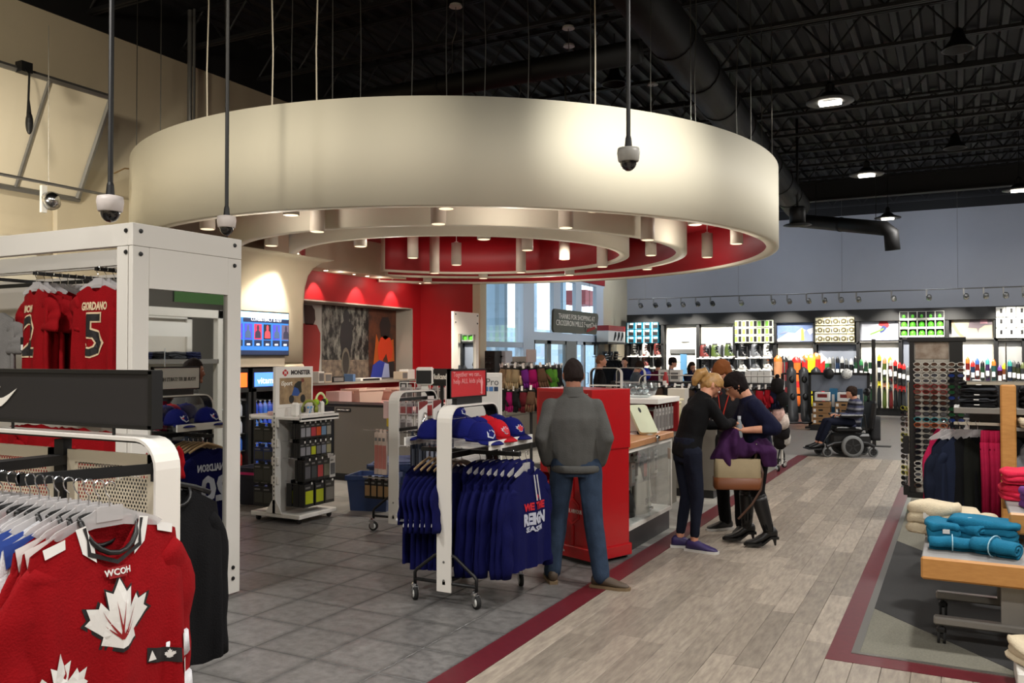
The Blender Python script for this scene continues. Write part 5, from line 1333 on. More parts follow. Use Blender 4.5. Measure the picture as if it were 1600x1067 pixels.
# lower front: leaning red panel with six-sided relief, perforated metal at the side, shelf blocks
MB().box(.2, CW-.03, .03, .05, .13, .96).build('front_panel', REDG, t)
hx = [(.09*math.cos(PI/3*k+PI/6), .12*math.sin(PI/3*k+PI/6)) for k in range(6)]
hx2 = [(.07*math.cos(PI/3*k+PI/6), .095*math.sin(PI/3*k+PI/6)) for k in range(6)]
RP2 = M('red_relief', (196, 30, 34), .35)
poly('relief_hexagon', hx, .008, RP2, t, (.4, .03, .42), FY); poly('relief_hexagon_inset', hx2, .003, REDG, t, (.4, .021, .42), FY)
MB().box(.385, .415, .02, .03, .13, .3).box(.385, .415, .02, .03, .54, .7).build('relief_bar', RP2, t)
txt('UNDER ARMOUR', .05, EMB, t, (.4, .016, .42), FY, fit=.24)
txt('UA 200', .03, EMB, t, (.3, -.022, .08), FY)
for z in (.55, .72): MB().box(.03, .2, .0, .2, z, z+.1, b=.01).build('shelf_block', REDG, t)
txt('D', .08, BLACKP, t, (.11, -.003, .6), FY)
pf = MB()
for i in range(11):
    for j in range(26):
        x0, z0 = .035+.0145*i, .15+.0145*j
        pf.add([(x0, .06, z0), (x0+.0145, .06, z0), (x0+.0145, .06, z0+.0145), (x0, .06, z0+.0145), (x0+.004, .06, z0+.004), (x0+.0105, .06, z0+.004), (x0+.0105, .06, z0+.0105), (x0+.004, .06, z0+.0105)], [(k, (k+1) % 4, 4+(k+1) % 4, 4+k) for k in range(4)])
o = pf.build('perforated_sheet', M('perforated_metal', (120, 100, 92), .4, .6), t); o['kind'] = 'stuff'
MB().box(CW+.012, CW+.03, .1, .14, 1.06, 1.1).build('lock', CHROME, t)
# showcase
t = T_('glass_showcase', 'white framed glass showcase with a wooden top beside the aisle', 'showcase', (-3.25, 7.15, 0))
Lx, Ly = .65, 1.36
MB().box(0, Lx-.03, 0, Ly, 0, .2).build('plinth', BLACKP, t)
WDT = M('honey_wood', (176, 118, 74), .4, var=.2, scale=6, stretch=(2, 18, 2), c2=(206, 150, 100))
MB().box(-.02, Lx+.015, -.02, Ly+.02, .925, .985, b=.006).build('wooden_top', WDT, t)
MB().box(.12, .42, .04, .3, .9855, .987).build('top_recess', M('dark_inlay', (96, 74, 60), .5), t)
fr = MB()
for x in (0, Lx-.03):
    for y in (0, Ly-.03): fr.box(x, x+.03, y, y+.03, .2, .925)
for z in (.2, .89):
    fr.box(.03, Lx-.03, 0, .03, z, z+.035).box(.03, Lx-.03, Ly-.03, Ly, z, z+.035).box(0, .03, .03, Ly-.03, z, z+.035).box(Lx-.03, Lx, .03, Ly-.03, z, z+.035)
fr.build('frame', WHITE, t)
MB().box(Lx-.02, Lx-.014, .03, Ly*.52, .235, .89).build('pane', GLASS, t); MB().box(Lx-.012, Lx-.006, Ly*.48, Ly-.03, .235, .89).build('pane', GLASS, t)
MB().box(.03, Lx-.03, .012, .018, .235, .89).build('pane', GLASS, t); MB().box(.03, Lx-.03, Ly-.018, Ly-.012, .235, .89).build('pane', GLASS, t)
MB().box(Lx-.006, Lx+.012, Ly*.48, Ly*.5, .3, .32).lathe([(.004, 0), (.012, 0), (.012, .02), (.004, .02)], 10, Matrix.Translation((Lx, Ly*.53, .3))).build('lock', CHROME, t)
MB().box(.03, .04, .03, Ly-.03, .235, .89).build('back_panel', M('showcase_back', (170, 166, 158), .6), t)
MB().box(.05, Lx-.06, .05, Ly-.05, .56, .566).build('glass_shelf', CLEAR, t); MB().box(.03, Lx-.03, .03, Ly-.03, .22, .236).build('floor_board', WHITE2, t)
SX0, SY0 = -3.25, 7.15
G3 = 'goods inside the glass showcase'
def bag(lab, x, y, z, w, h, d, m, cat='bag', nm='carrier_bag', rz=0):
    t = T_(nm, lab, cat, (x, y, z), rz, G3)
    b = MB().m(0, True)
    def rg(f, zz, o): return [(o+d/2*f*math.cos(a)*(1 if abs(math.cos(a)) < .7 else .9), w/2*(1+.04*math.sin(9*zz))*math.sin(a)*(1.05), zz) for a in [2*PI*k/14 for k in range(14)]]
    b.loft([rg(1, 0, 0), rg(1.05, h*.3, .005), rg(.8, h*.7, 0), rg(.45, h, -.01)]); b.build('body', m, t)
    MB().tube([(0, -w*.2, h-.01), (0, -w*.2, h+.03), (0, w*.2, h+.03), (0, w*.2, h-.01)], .004, 5).build('handle', m, t)
    return t
bt = bag('pale carrier bag with grey lettering inside the showcase', SX0+.5, SY0+.85, .236, .34, .44, .16, M('bag_pale', (206, 200, 186), .5))
txt('SWANS', .09, M('text_grey'), bt, (.085, 0, .12), FX, fit=.26)
bag('red bag at the far top corner of the showcase', SX0+.35, SY0+1.13, .566, .2, .2, .14, M('bag_red', (150, 40, 44), .6)); bag('small black pouch on the showcase shelf', SX0+.38, SY0+.62, .566, .16, .13, .1, BK)
bag('black case low in the near end of the showcase', SX0+.42, SY0+.3, .236, .26, .2, .2, BK); bag('dark round bag at the bottom of the showcase', SX0+.44, SY0+.56, .236, .2, .24, .2, M('bag_dark', (52, 48, 46), .6))
for k in range(7): blister('boxed card pack standing on the upper showcase shelf, %s from near end' % ordn[k], (SX0+.53-.03*(k % 2), SY0+.14+.17*k, .80-.02*(k % 3)), 0, .11, .22, .04, [(206, 200, 190), (70, 66, 64), (170, 150, 140)][k % 3], [(120, 110, 104), (160, 60, 54), (190, 186, 180)][k % 3], G3)
for k in range(6): blister('boxed card pack hung low in the showcase, %s from near end' % ordn[k], (SX0+.44-.1*(k % 2), SY0+.14+.21*k, .5), 0, .13, .25, .05, [(196, 190, 180), (54, 52, 54)][k % 2], [(110, 106, 100), (170, 166, 160)][k % 2], G3)
# things on the showcase
t = T_('foot_scanner', 'tilted pale green white slab stand with an oval slot on the showcase', 'stand', (pX(1003, 690, -2.74).x-.16, pX(1003, 690, -2.74).y+.06, .987), -.75)
PG = M('pale_green_white', (208, 214, 184), .4)
RW = M('white_stand', (196, 184, 176), .5)
MB().prism([(-.13, 0), (.13, 0), (-.06, .22)], .12, Matrix(((1, 0, 0, 0), (0, 0, -1, .18), (0, 1, 0, 0), (0, 0, 0, 1)))).build('support', RW, t)
TM = Matrix.Translation((.045, .13, .13)) @ Matrix.Rotation(rad(45), 4, 'Y')
sl = []
for cx, cy, a0 in ((.15, .07, 0), (-.15, .07, PI/2), (-.15, -.07, PI), (.15, -.07, 1.5*PI)):
    for k in range(5): a = a0+PI/2*k/4; sl.append((cx+.03*math.cos(a), cy+.03*math.sin(a)))
MB().prism(sl, .03, TM).build('slab', PG, t)
MB().prism([(.035*math.cos(2*PI*k/14)-.11, .014*math.sin(2*PI*k/14)) for k in range(14)], .0315, TM).build('slot', DARKG, t)
t = T_('paper_sheet', 'white paper sheet lying on the wooden showcase top', 'paper', (-2.83, 8.2, .985), .1)
MB().box(-.14, .16, -.2, .22, 0, .0015).build('sheet', M('bright_paper', (238, 238, 240), .7), t)
def shades(lab, loc, rz, fm, lm, grp=None, s=1, open_=True):
    key = ('sh', fm.name, lm.name, open_)
    if key in HP: return dup(HP[key], loc, rz, lab, grp, sc=(s, s, s))
    t = T_('sunglasses', lab, 'sunglasses', loc, rz, grp); HP[key] = t; t.scale = (s, s, s)
    for q in (-1, 1):
        P = [(q*.034+.028*math.cos(a)*(1.05 if math.cos(a)*q > 0 else .95), -.012*(q*math.cos(a)+1)*.4, .019*math.sin(a)*(1 if math.sin(a) > 0 else .9)) for a in [2*PI*k/12 for k in range(12)]]
        MB().add([(p[0], p[1]+.001, p[2]) for p in P]+[(p[0], p[1]+.003, p[2]) for p in P], [tuple(range(12)), tuple(range(23, 11, -1))]+[(k, (k+1) % 12, 12+(k+1) % 12, 12+k) for k in range(12)]).build('lens', lm, t)
        MB().tube(P+[P[0]], .0028, 5, False).tube([(q*.064, -.008, .008), (q*.068, .05, .008), (q*.064, .1, .004), (q*.06, .13, -.012)], .0028, 5).build('rim', fm, t)
    MB().tube([(-.008, 0, .006), (0, -.001, .009), (.008, 0, .006)], .0028, 5).build('bridge', fm, t)
    return t
LD, LBR = M('dark_lens', (24, 24, 28), .08, coat=1), M('brown_lens', (70, 40, 30), .08, coat=1)
shades('black sunglasses resting upright on the white paper', (-2.86, 8.3, 1.01), -.6, BLACKP, LD, None, 1.2); shades('flat black glasses lying on the white paper sheet', (-2.76, 8.05, 1.005), .9, BLACKP, LD)
t = T_('key_fob', 'silver and black lock tag clipped to the wooden top edge', 'tag', (-2.585, 7.98, .95)); MB().m(0, True).tube([(0, 0, .04), (0, 0, -.03)], [.02, .012], 8).build('body', CHROME, t); MB().box(-.03, .0, .02, .1, -.0, .03, b=.006).build('strap', BLACKP, t)
# white topped unit behind the showcase
t = T_('accessory_unit', 'white topped accessory unit with a red end, behind the glass showcase', 'unit', (-3.75, 9.3, 0))
MB().box(0, .75, 0, .85, 1.21, 1.27, b=.005).build('worktop', WHITE2, t); MB().box(.02, .3, .02, .8, 0, 1.21).build('back_cabinet', WHITE2, t)
MB().box(.3, .75, .78, .82, .85, 1.21).build('red_end', RED, t); MB().box(.3, .72, .03, .8, .8, .84).build('tray', STEEL, t); MB().box(.3, .72, .03, .8, 0, .8).build('cabinet', GREY, t)
for k in range(6): MB().cyl((.3, .1+.12*k, 1.13), (.66, .1+.12*k, 1.13), .004, n=5).build('peg', CHROME, t)
for k in range(6): blister('clear grey pack on the accessory unit, %s along' % ordn[k], (-3.06, 9.4+.12*k, 1.15), .1, .1, .26, .03, (150, 146, 142), (92, 88, 86), 'packs on the accessory unit')
t = T_('teal_card', 'teal brand card hanging on the accessory unit', 'sign', tuple(pX(996, 643, -3.04))); MB().box(-.004, .004, -.1, .1, -.07, .07).cyl((0, -.06, .07), (0, -.06, 1.215-pX(996, 643, -3.04).z), .003, n=4).cyl((0, .06, .07), (0, .06, 1.215-pX(996, 643, -3.04).z), .003, n=4).build('card', M('teal_card', (40, 120, 136), .4), t); txt('Bauer', .06, SW, t, (.006, 0, 0), FX)
p = pX(1000, 606, -3.3)
t = T_('clear_dome_bowl', 'clear plastic bowl of goggles on the white topped unit', 'bowl', (p.x, p.y, 1.272))
MB().m(0, True).lathe([(.1, 0), (.17, .03), (.2, .1), (.2, .17), (.195, .17), (.195, .1), (.165, .035), (.1, .006)], 24).build('bowl', M('clear_bowl', (240, 244, 246), .05, trans=.88), t)
for k in range(3): MB().m(0, True).lathe([(.03, -.012), (.045, 0), (.03, .012), (.02, .0), (.03, -.012)], 14, Matrix.Translation((-.08+.08*k, -.02*k, .08)) @ Matrix.Rotation(1.3, 4, 'X')).build('goggle_ring', CHROME, t)
# cream canisters on a grey desk
t = T_('service_desk', 'low grey service desk behind the blonde woman', 'counter', (-3.75, 10.5, 0)); MB().box(0, 1.1, 0, .9, .1, .86).build('carcass', GREY, t); MB().box(-.02, 1.13, -.02, .92, .86, .9).build('worktop', M('pale_worktop', (190, 184, 170), .4), t); MB().box(.02, 1.06, .02, .88, 0, .1).build('plinth', BLACKP, t)
CRM = M('cream_tub', (206, 196, 160), .5); CRD = M('olive_tub', (150, 140, 100), .5)
for k, (px, r, h, m_) in enumerate(((1026, .085, .2, CRM), (1040, .08, .24, CRD), (1053, .09, .24, CRD), (1030, .1, .3, CRM))):
    p = pY(px, 640, 10.75+(.25 if k == 3 else 0)); t = T_('cream_tub', ['small cream tub at the near edge of the grey desk', 'olive tub with a cream lid in the middle of the grey desk', 'olive tub with a cream lid beside the blonde woman', 'taller cream tub at the back of the grey desk'][k], 'tub', (p.x, p.y, .9)); MB().m(0, True).lathe([(r*.9, 0), (r, .01), (r, h), (r*.9, h)], 18).build('body', m_, t); MB().m(0, True).lathe([(r*1.08, h), (r*1.08, h+.03), (.01, h+.035)], 18).build('lid', CRM, t)
t = boxt('white_tray', 'flat cream tray lying on top of the tubs', 'tray', pY(1034, 622, 10.8).x, pY(1062, 622, 10.8).x, 10.6, 11.0, 1.175, 1.2, CRM)
boxt('grey_monitor_block', 'pale grey box standing behind the cream tubs', 'box', pY(1043, 610, 11.2).x, pY(1070, 610, 11.2).x, 11.2, 11.4, .9, 1.32, M('light_grey_box', (176, 172, 164), .5))

# ================================================================ people
def fuse(mb, vox, it=3, amp=0, freq=12, seed=0):
    me = mb.mesh('tmp'); o = D.objects.new('tmp', me); C.objects.link(o)
    r = o.modifiers.new('r', 'REMESH'); r.mode = 'VOXEL'; r.voxel_size = vox; r.use_smooth_shade = True
    s_ = o.modifiers.new('s', 'SMOOTH'); s_.factor = .5; s_.iterations = it
    dg = bpy.context.evaluated_depsgraph_get()
    out = D.meshes.new_from_object(o.evaluated_get(dg)); D.objects.remove(o); D.meshes.remove(me)
    if amp:
        ns = [v.normal.copy() for v in out.vertices]; off = Vector((seed*3.1, seed, 0))
        for v, n_ in zip(out.vertices, ns):
            q = v.co*freq; q = Vector((q.x, q.y, q.z*.55))+off
            v.co = v.co+n_*(amp*(noise.noise(q)+.5*noise.noise(q*2.1)))
    return out
def V(*a): return Vector(a)
def limb(mb, pts, rs, n=12):
    P = []; Q = []
    for i in range(len(pts)-1):
        for k in range(4): P.append(Vector(pts[i]).lerp(Vector(pts[i+1]), k/4)); Q.append(rs[i]+(rs[i+1]-rs[i])*k/4)
    P.append(Vector(pts[-1])); Q.append(rs[-1]); mb.tube(P, Q, n)
    for p, r in zip(pts, rs): mb.ball(p, r*.99, n=12, m=8)
def ell(c, a, b, ax, ay, n=16, sq=.0): return [Vector(c)+ax*(a*math.cos(2*PI*k/n))+ay*(b*math.sin(2*PI*k/n)) for k in range(n)]
def torso(mb, J, g, ws):
    """ws: pelvis, waist, chest, shoulder half widths and depths"""
    pel, che, nk, sx = J['pelvis'], J['chest'], J['neck'], J['side']
    rings = []
    sp = [(pel+(pel-che).normalized()*.10, ws[0], .9), (pel, ws[0], 1), (pel.lerp(che, .38), ws[1], 1), (pel.lerp(che, .8), ws[2], 1), (che, ws[2], 1), (che.lerp(nk, .42), (ws[3][0]*1.04, ws[3][1]), 1), (che.lerp(nk, .66), (ws[3][0]*.8, ws[3][1]*.86), 1), (che.lerp(nk, .88), (ws[3][0]*.46, ws[3][1]*.72), 1), (nk, (.056, .056), 1)]
    for i, (c, (a, b), f) in enumerate(sp):
        d_ = (sp[min(i+1, len(sp)-1)][0]-sp[max(i-1, 0)][0]).normalized(); ax = (sx-d_*sx.dot(d_)).normalized(); ay = d_.cross(ax)
        rings.append(ell(c, (a+g)*f, (b+g)*f, ax, ay))
    mb.loft(rings)
def headmesh(mb, c, X, Y, Z, s=1.0):
    rings = []; n = 22
    for j in range(15):
        t_ = -PI/2+PI*j/14; q = max(math.cos(t_), .03); z = math.sin(t_)
        ring = []
        for k in range(n):
            a = 2*PI*k/n; x, y = math.cos(a)*q, math.sin(a)*q
            jaw = max(0, -z)
            fx = .074*(1-.30*jaw**1.3); fy = .096*(1-.12*jaw if y > 0 else 1-.40*jaw)
            ring.append(c+X*(x*fx*s)+Y*((y*fy+.012*jaw)*s)+Z*(z*.118*s))
        rings.append(ring)
    mb.loft(rings)
    P = lambda x, y, z: c+X*(x*s)+Y*(y*s)+Z*(z*s)
    mb.tube([P(0, .088, .03), P(0, .104, -.01), P(0, .112, -.026)], [.008*s, .011*s, .014*s], 8); mb.ball(P(0, .106, -.028), .013*s, n=8, m=6)
    mb.ball(P(0, .088, -.092), .02*s, n=8, m=6); mb.ball(P(0, .092, -.058), .018*s, .01*s, .01*s, 8, 6)
    for q in (-1, 1): mb.ball(P(q*.074, -.012, -.008), .012*s, .02*s, .032*s, 8, 6); mb.ball(P(q*.034, .082, .03), .016*s, .012*s, .008*s, 8, 6)
def hand(w, d, pn, sd, curl=.5, s=1.0):
    """w wrist, d pointing direction, pn palm normal, sd thumb side"""
    mb = MB().m(0, True); d = d.normalized(); pn = (pn-d*pn.dot(d)).normalized(); sd = d.cross(pn)*(1 if d.cross(pn).dot(sd) > 0 else -1)
    mb.loft([ell(w-d*.02*s, .026*s, .02*s, sd, pn, 10), ell(w+d*.02*s, .034*s, .017*s, sd, pn, 10), ell(w+d*.065*s, .042*s, .015*s, sd, pn, 10), ell(w+d*.095*s, .039*s, .012*s, sd, pn, 10)])
    for i, (o_, l) in enumerate(((.030, .068), (.010, .078), (-.010, .073), (-.029, .056))):
        p = w+d*(.088*s)+sd*(o_*s); a = 0; P = [p-d*.02*s, p]; dd = d
        for k in range(3):
            a += curl*(.55+.25*k+.06*i); dd = d*math.cos(a)+pn*math.sin(a); p = p+dd*(l*s*(.44, .32, .24)[k]); P.append(p)
        mb.tube(P, [.0088*s, .0088*s, .0082*s, .0074*s, .006*s], 8)
    p = w+d*.025*s+sd*.028*s; dd = (d*.75+sd*.65+pn*.25).normalized(); q = p+dd*.04*s; e = q+(d*.9+sd*.2+pn*.35).normalized()*.032*s
    mb.tube([p-dd*.015*s, p, q, e], [.013*s, .012*s, .0095*s, .0075*s], 8)
    return mb
def shoe(mbu, mbs, an, toe, up, s=1.0, heel=0, hi=0):
    d = (toe-an); d.z = 0; d.normalize(); sd = d.cross(Vector((0, 0, 1)))
    b = Vector((an.x, an.y, heel*.3))-d*.06*s
    ring = lambda f, w, h, z0: [b+d*f*s+sd*(w*s*math.cos(2*PI*k/12))+Vector((0, 0, z0+h*(1+math.sin(2*PI*k/12))/2)) for k in range(12)]
    hz = heel
    mbu.loft([ring(-.012, .018, .06, .02+hz), ring(.01, .036, .095, .014+hz), ring(.06, .040, .11, .012+hz*.8), ring(.12, .044, .075, .012+hz*.3), ring(.19, .048, .05, .01), ring(.245, .035, .035, .01), ring(.265, .012, .015, .014)])
    if mbs is not None:
        if heel: mbs.cyl(b+d*.012+Vector((0, 0, .02+heel)), b+d*.004, .022, .008, 8)
        mbs.loft([[b+d*f*s+sd*(w*s*q)+Vector((0, 0, z)) for q, z in ((-1, 0 if f > .1 else heel), (1, 0 if f > .1 else heel), (1, .022+(0 if f > .1 else heel)), (-1, .022+(0 if f > .1 else heel)))] for f, w in ((-.022, .03), (.05, .04), (.12, .044), (.19, .05), (.25, .036), (.275, .016))])
def stand(H=1.72, **kw):
    k = H/1.72
    J = dict(pelvis=V(0, 0, .94*k), chest=V(0, .0, 1.26*k), neck=V(0, -.01, 1.46*k), head=V(0, .025, 1.605*k), side=V(1, 0, 0), hw=.1*k,
             shl=V(-.168*k, 0, 1.355*k), shr=V(.168*k, 0, 1.355*k), ell=V(-.235*k, -.04, 1.1*k), elr=V(.235*k, -.04, 1.1*k), wrl=V(-.23*k, .08, .86*k), wrr=V(.23*k, .08, .86*k),
             knl=V(-.11*k, .03, .5*k), knr=V(.11*k, .03, .5*k), anl=V(-.11*k, 0, .09), anr=V(.11*k, 0, .09), tol=V(-.14*k, .2, 0), tor=V(.14*k, .2, 0), look=V(0, 1, 0), hup=V(0, 0, 1))
    for a, b in kw.items(): J[a] = b if not isinstance(b, tuple) else Vector(b)
    J['hil'] = J.get('hil') or J['pelvis']-J['side']*J['hw']+V(0, 0, -.04); J['hir'] = J.get('hir') or J['pelvis']+J['side']*J['hw']+V(0, 0, -.04)
    return J
def merge(a, b):
    bm = bmesh.new(); bm.from_mesh(a)
    me = b.mesh('tmp'); bm.from_mesh(me); bm.to_mesh(a); bm.free(); D.meshes.remove(me); a.update()
def person(label, loc, rz, J, top, legs, shoe_m, hair, skin=SKIN, vox=.011, ws=((.155, .105), (.145, .1), (.175, .115), (.175, .085)), armr=(.058, .048, .036), legr=(.088, .06, .044), sole=None, sleeve=1.0, hands=((.5, 1), (.5, 1)), fold=.006, heel=0, eyes=False, grp=None, hs=1.0, legcut=.06, nm='person', hem=0):
    t = T_(nm, label, 'person', loc, rz, grp)
    Yh = J['look'].normalized(); Zh = (J['hup']-Yh*J['hup'].dot(Yh)).normalized(); Xh = Yh.cross(Zh)
    b = MB().m(0, True)
    torso(b, J, -.012, ws); limb(b, [J['neck']-V(0, 0, .03), J['neck'].lerp(J['head'], .5)-Yh*.01], [.062*hs, .056*hs])
    headmesh(b, J['head'], Xh, Yh, Zh, hs)
    for s_ in 'lr':
        limb(b, [J['sh'+s_], J['el'+s_], J['wr'+s_]], [armr[0]-.012, armr[1]-.01, .026])
        limb(b, [J['hi'+s_], J['kn'+s_], J['an'+s_]], [legr[0]-.012, legr[1]-.012, .036])
    me = fuse(b, vox*.8 if eyes else vox)
    for i, s_ in enumerate('lr'):
        if hands[i] is None: continue
        w = J['wr'+s_]; d = (J.get('hd'+s_) or (w-J['el'+s_])).normalized()
        pn = J.get('pn'+s_) or V(-1 if s_ == 'r' else 1, 0, 0); sd = J.get('th'+s_) or V(0, 1, 0)
        merge(me, hand(w, d, pn, sd, hands[i][0], .95*hands[i][1]))
    me.polygons.foreach_set('use_smooth', [True]*len(me.polygons))
    me.materials.clear(); me.materials.append(skin); ob('body', me, t)
    # top
    b = MB().m(0, True); torso(b, J, .012, ws)
    for s_ in 'lr':
        e, w = J['el'+s_], J['wr'+s_]
        if sleeve >= .95: limb(b, [J['sh'+s_], e, e.lerp(w, .93)], [armr[0]+.012, armr[1]+.01, armr[2]+.006])
        elif sleeve > .5: limb(b, [J['sh'+s_], e, e.lerp(w, .2)], [armr[0]+.014, armr[1]+.014, armr[1]+.012])
        else: limb(b, [J['sh'+s_], J['sh'+s_].lerp(e, .6)], [armr[0]+.014, armr[1]+.02])
    if hem: limb(b, [J['pelvis']-V(0, 0, hem)+J['side']*.06, J['pelvis']-V(0, 0, hem)-J['side']*.06], [.1, .1])
    me = fuse(b, vox, 9, fold, 11, R.random()*9); me.materials.append(top); ob('top', me, t)
    # trousers
    b = MB().m(0, True)
    sx = J['side']; d_ = V(0, 0, 1); fy = d_.cross(sx)
    b.loft([ell(J['pelvis']+V(0, 0, z), a, c, sx, fy) for z, a, c in ((-.13, ws[0][0]*.9, ws[0][1]*1.0), (-.05, ws[0][0]+.004, ws[0][1]+.006), (.04, ws[0][0], ws[0][1]), (.09, ws[0][0]*.94, ws[0][1]*.95))])
    for s_ in 'lr':
        limb(b, [J['hi'+s_], J['kn'+s_], J['an'+s_]+(J['kn'+s_]-J['an'+s_]).normalized()*legcut], list(legr), 14)
    me = fuse(b, vox, 3, fold, 11, R.random()*9); me.materials.append(legs); ob('trousers', me, t)
    for s_ in 'lr':
        u = MB().m(0, True); so = MB() if sole else None
        shoe(u, so, J['an'+s_], J['to'+s_], None, 1.05 if sole else 1.0, heel)
        so_ = u.build('shoe', shoe_m, t)
        if sole: so.build('sole', sole, so_)
    if hair:
        b = MB().m(0, True); hair[1](b, J['head'], Xh, Yh, Zh, hs)
        me = fuse(b, .009 if eyes else .012, 2, .005, 38, R.random()*9); me.materials.append(hair[0]); ob('hair', me, t)
    if eyes:
        for q in (-1, 1): MB().m(0, True).ball(J['head']+Xh*(q*.032)+Yh*.086+Zh*.014, .011, n=10, m=8).build('eye', M('eye_white', (210, 205, 200), .3), t)
    return t
def hcap(b, c, X, Y, Z, s, low=.0, back=-.06, g=1.07, front=.045):
    """cropped hair: shell over crown and back of the head"""
    n = 22; rings = []
    for j in range(13):
        t_ = -PI/2*.55+(PI/2*1.55)*j/12; q = max(math.cos(t_), .03); z = math.sin(t_)
        ring = []
        for k in range(n):
            a = 2*PI*k/n; x, y = math.cos(a)*q, math.sin(a)*q
            zz = z*.118; lim = back+(front-back)*max(0, min(1, (y+.35)/1.0))
            f = g if zz > lim else .86
            ring.append(c+X*(x*.074*f*s)+Y*(y*.096*f*s)+Z*(zz*(f if z > 0 else 1)*s))
        rings.append(ring)
    b.loft(rings)
def hshort(b, c, X, Y, Z, s): hcap(b, c, X, Y, Z, s, back=-.042, g=1.075)
def hfull(b, c, X, Y, Z, s):
    hcap(b, c, X, Y, Z, s, g=1.17, back=-.075, front=.03); b.ball(c-Y*.035*s+Z*.045*s, .085*s, n=14, m=10)
def hlong(b, c, X, Y, Z, s):
    hcap(b, c, X, Y, Z, s, g=1.14, back=-.09, front=.04)
    for q in (-1, 1): b.tube([c+X*(q*.07)+Z*.04-Y*.02, c+X*(q*.085)-Z*.06-Y*.03, c+X*(q*.075)-Z*.2-Y*.02], [.03, .036, .02], 10)
    b.tube([c-Y*.07+Z*.04, c-Y*.1-Z*.07, c-Y*.085-Z*.2], [.05, .06, .04], 12)
def htail(b, c, X, Y, Z, s):
    hcap(b, c, X, Y, Z, s, g=1.12, back=-.07, front=.045)
    b.ball(c-Y*.1+Z*.02, .035, n=10, m=8); b.tube([c-Y*.1+Z*.025, c-Y*.135+Z*.03, c-Y*.155-Z*.02, c-Y*.13-Z*.09, c-Y*.1-Z*.13], [.028, .042, .048, .04, .018], 12)
BRN, BLN, DKH, GNG = cloth('brown_hair', (44, 32, 26)), M('blond_hair', (160, 120, 66), .5, var=.3, scale=30, gcoord='Object'), cloth('dark_hair', (26, 20, 20)), cloth('ginger_hair', (120, 70, 36))
DEN = cloth('blue_denim', (48, 62, 82), .25); DDEN = cloth('dark_denim', (24, 28, 42), .2); GSW = cloth('grey_knit', (86, 86, 84), .1, .5)
# the man in grey, seen from behind, hands in his pockets
fa = math.atan2(.40, .92)
man = stand(1.75, anl=(-.165, .0, .09), anr=(.21, -.14, .09), tol=(-.2, .2, 0), tor=(.45, -.22, 0), knl=(-.12, .04, .5), knr=(.15, -.03, .5), pelvis=(.02, .0, .955), chest=(.01, -.01, 1.27), neck=(.0, -.0, 1.475), head=(.0, .04, 1.605),
            shl=(-.172, -.01, 1.36), shr=(.178, -.01, 1.36), ell=(-.245, -.07, 1.12), elr=(.25, -.07, 1.12), wrl=(-.2, .03, .92), wrr=(.205, .02, .92), look=(-.1, 1, -.12))
m_ = person('man in a grey sweater and jeans, seen from behind, hands in his pockets', (-2.66, 6.13, 0), fa, man, GSW, DEN, M('brown_leather', (74, 60, 46), .6), (cloth('cropped_dark_hair', (38, 30, 28)), hshort), SKIN2, .011, ((.165, .12), (.18, .13), (.2, .135), (.19, .095)), (.056, .052, .042), (.1, .078, .066), M('tan_sole', (120, 100, 74), .7), hands=((.4, 1), (.4, 1)), eyes=True, legcut=.0, hem=.03, hs=1.05)
MB().m(0, True).loft([[V(.0+.075*f*math.cos(2*PI*k/18), .0+.07*f*math.sin(2*PI*k/18)-.005, z) for k in range(18)] for f, z in ((1.25, 1.44), (1.05, 1.47), (1.0, 1.515), (.92, 1.515), (.95, 1.46))], False).build('collar', GSW, m_)
b = MB().m(0, True); b.tube([V(.02+.185*math.cos(2*PI*k/24), .137*math.sin(2*PI*k/24), .885) for k in range(25)], [(.014, .03)]*25, 8, False); b.build('hem_band', GSW, m_)
# blond woman, bent over, three quarter back view
bl = stand(1.66, pelvis=(0, -.03, .93), chest=(.02, .05, 1.24), neck=(.02, .14, 1.415), head=(.0, .205, 1.485), look=(.0, .62, -.78), hup=(0, .8, .6), shl=(-.14, .1, 1.325), shr=(.15, .12, 1.325), ell=(-.21, .2, 1.12), elr=(.19, .24, 1.14), wrl=(-.09, .38, 1.10), wrr=(.06, .4, 1.15), hdl=(.5, .8, -.1), hdr=(-.2, .9, -.35), pnl=(.3, -.1, 1), pnr=(0, .3, -1), thl=(0, 1, .3), thr=(-1, 0, 0), knl=(-.08, .0, .49), knr=(.1, .02, .49), anl=(-.1, -.06, .09), anr=(.08, .0, .09), tol=(-.02, .15, 0), tor=(.25, .18, 0))
w1 = person('blond woman in a black top and skinny jeans, leaning over the others hands', (-2.17, 7.66, 0), rad(-50), bl, BK, DDEN, M('purple_trainer', (52, 40, 92), .5), (BLN, htail), SKIN, .010, ((.165, .115), (.135, .1), (.155, .11), (.15, .08)), (.048, .042, .034), (.095, .06, .043), M('white_sole', (206, 204, 200), .6), eyes=True, hands=((.7, .95), (.8, .95)), hem=.07)
MB().box(-.065, .005, -.192, -.182, .82, .92, b=.004).build('phone', M('pale_phone', (186, 180, 166), .4), w1)
poly('trainer_tick', SWO, .003, M('trainer_grey', (150, 150, 160), .5), w1, (.15, .035, .035), (PI/2, 0, rad(45))).scale = (.04, .04, 1)
shades_part = None
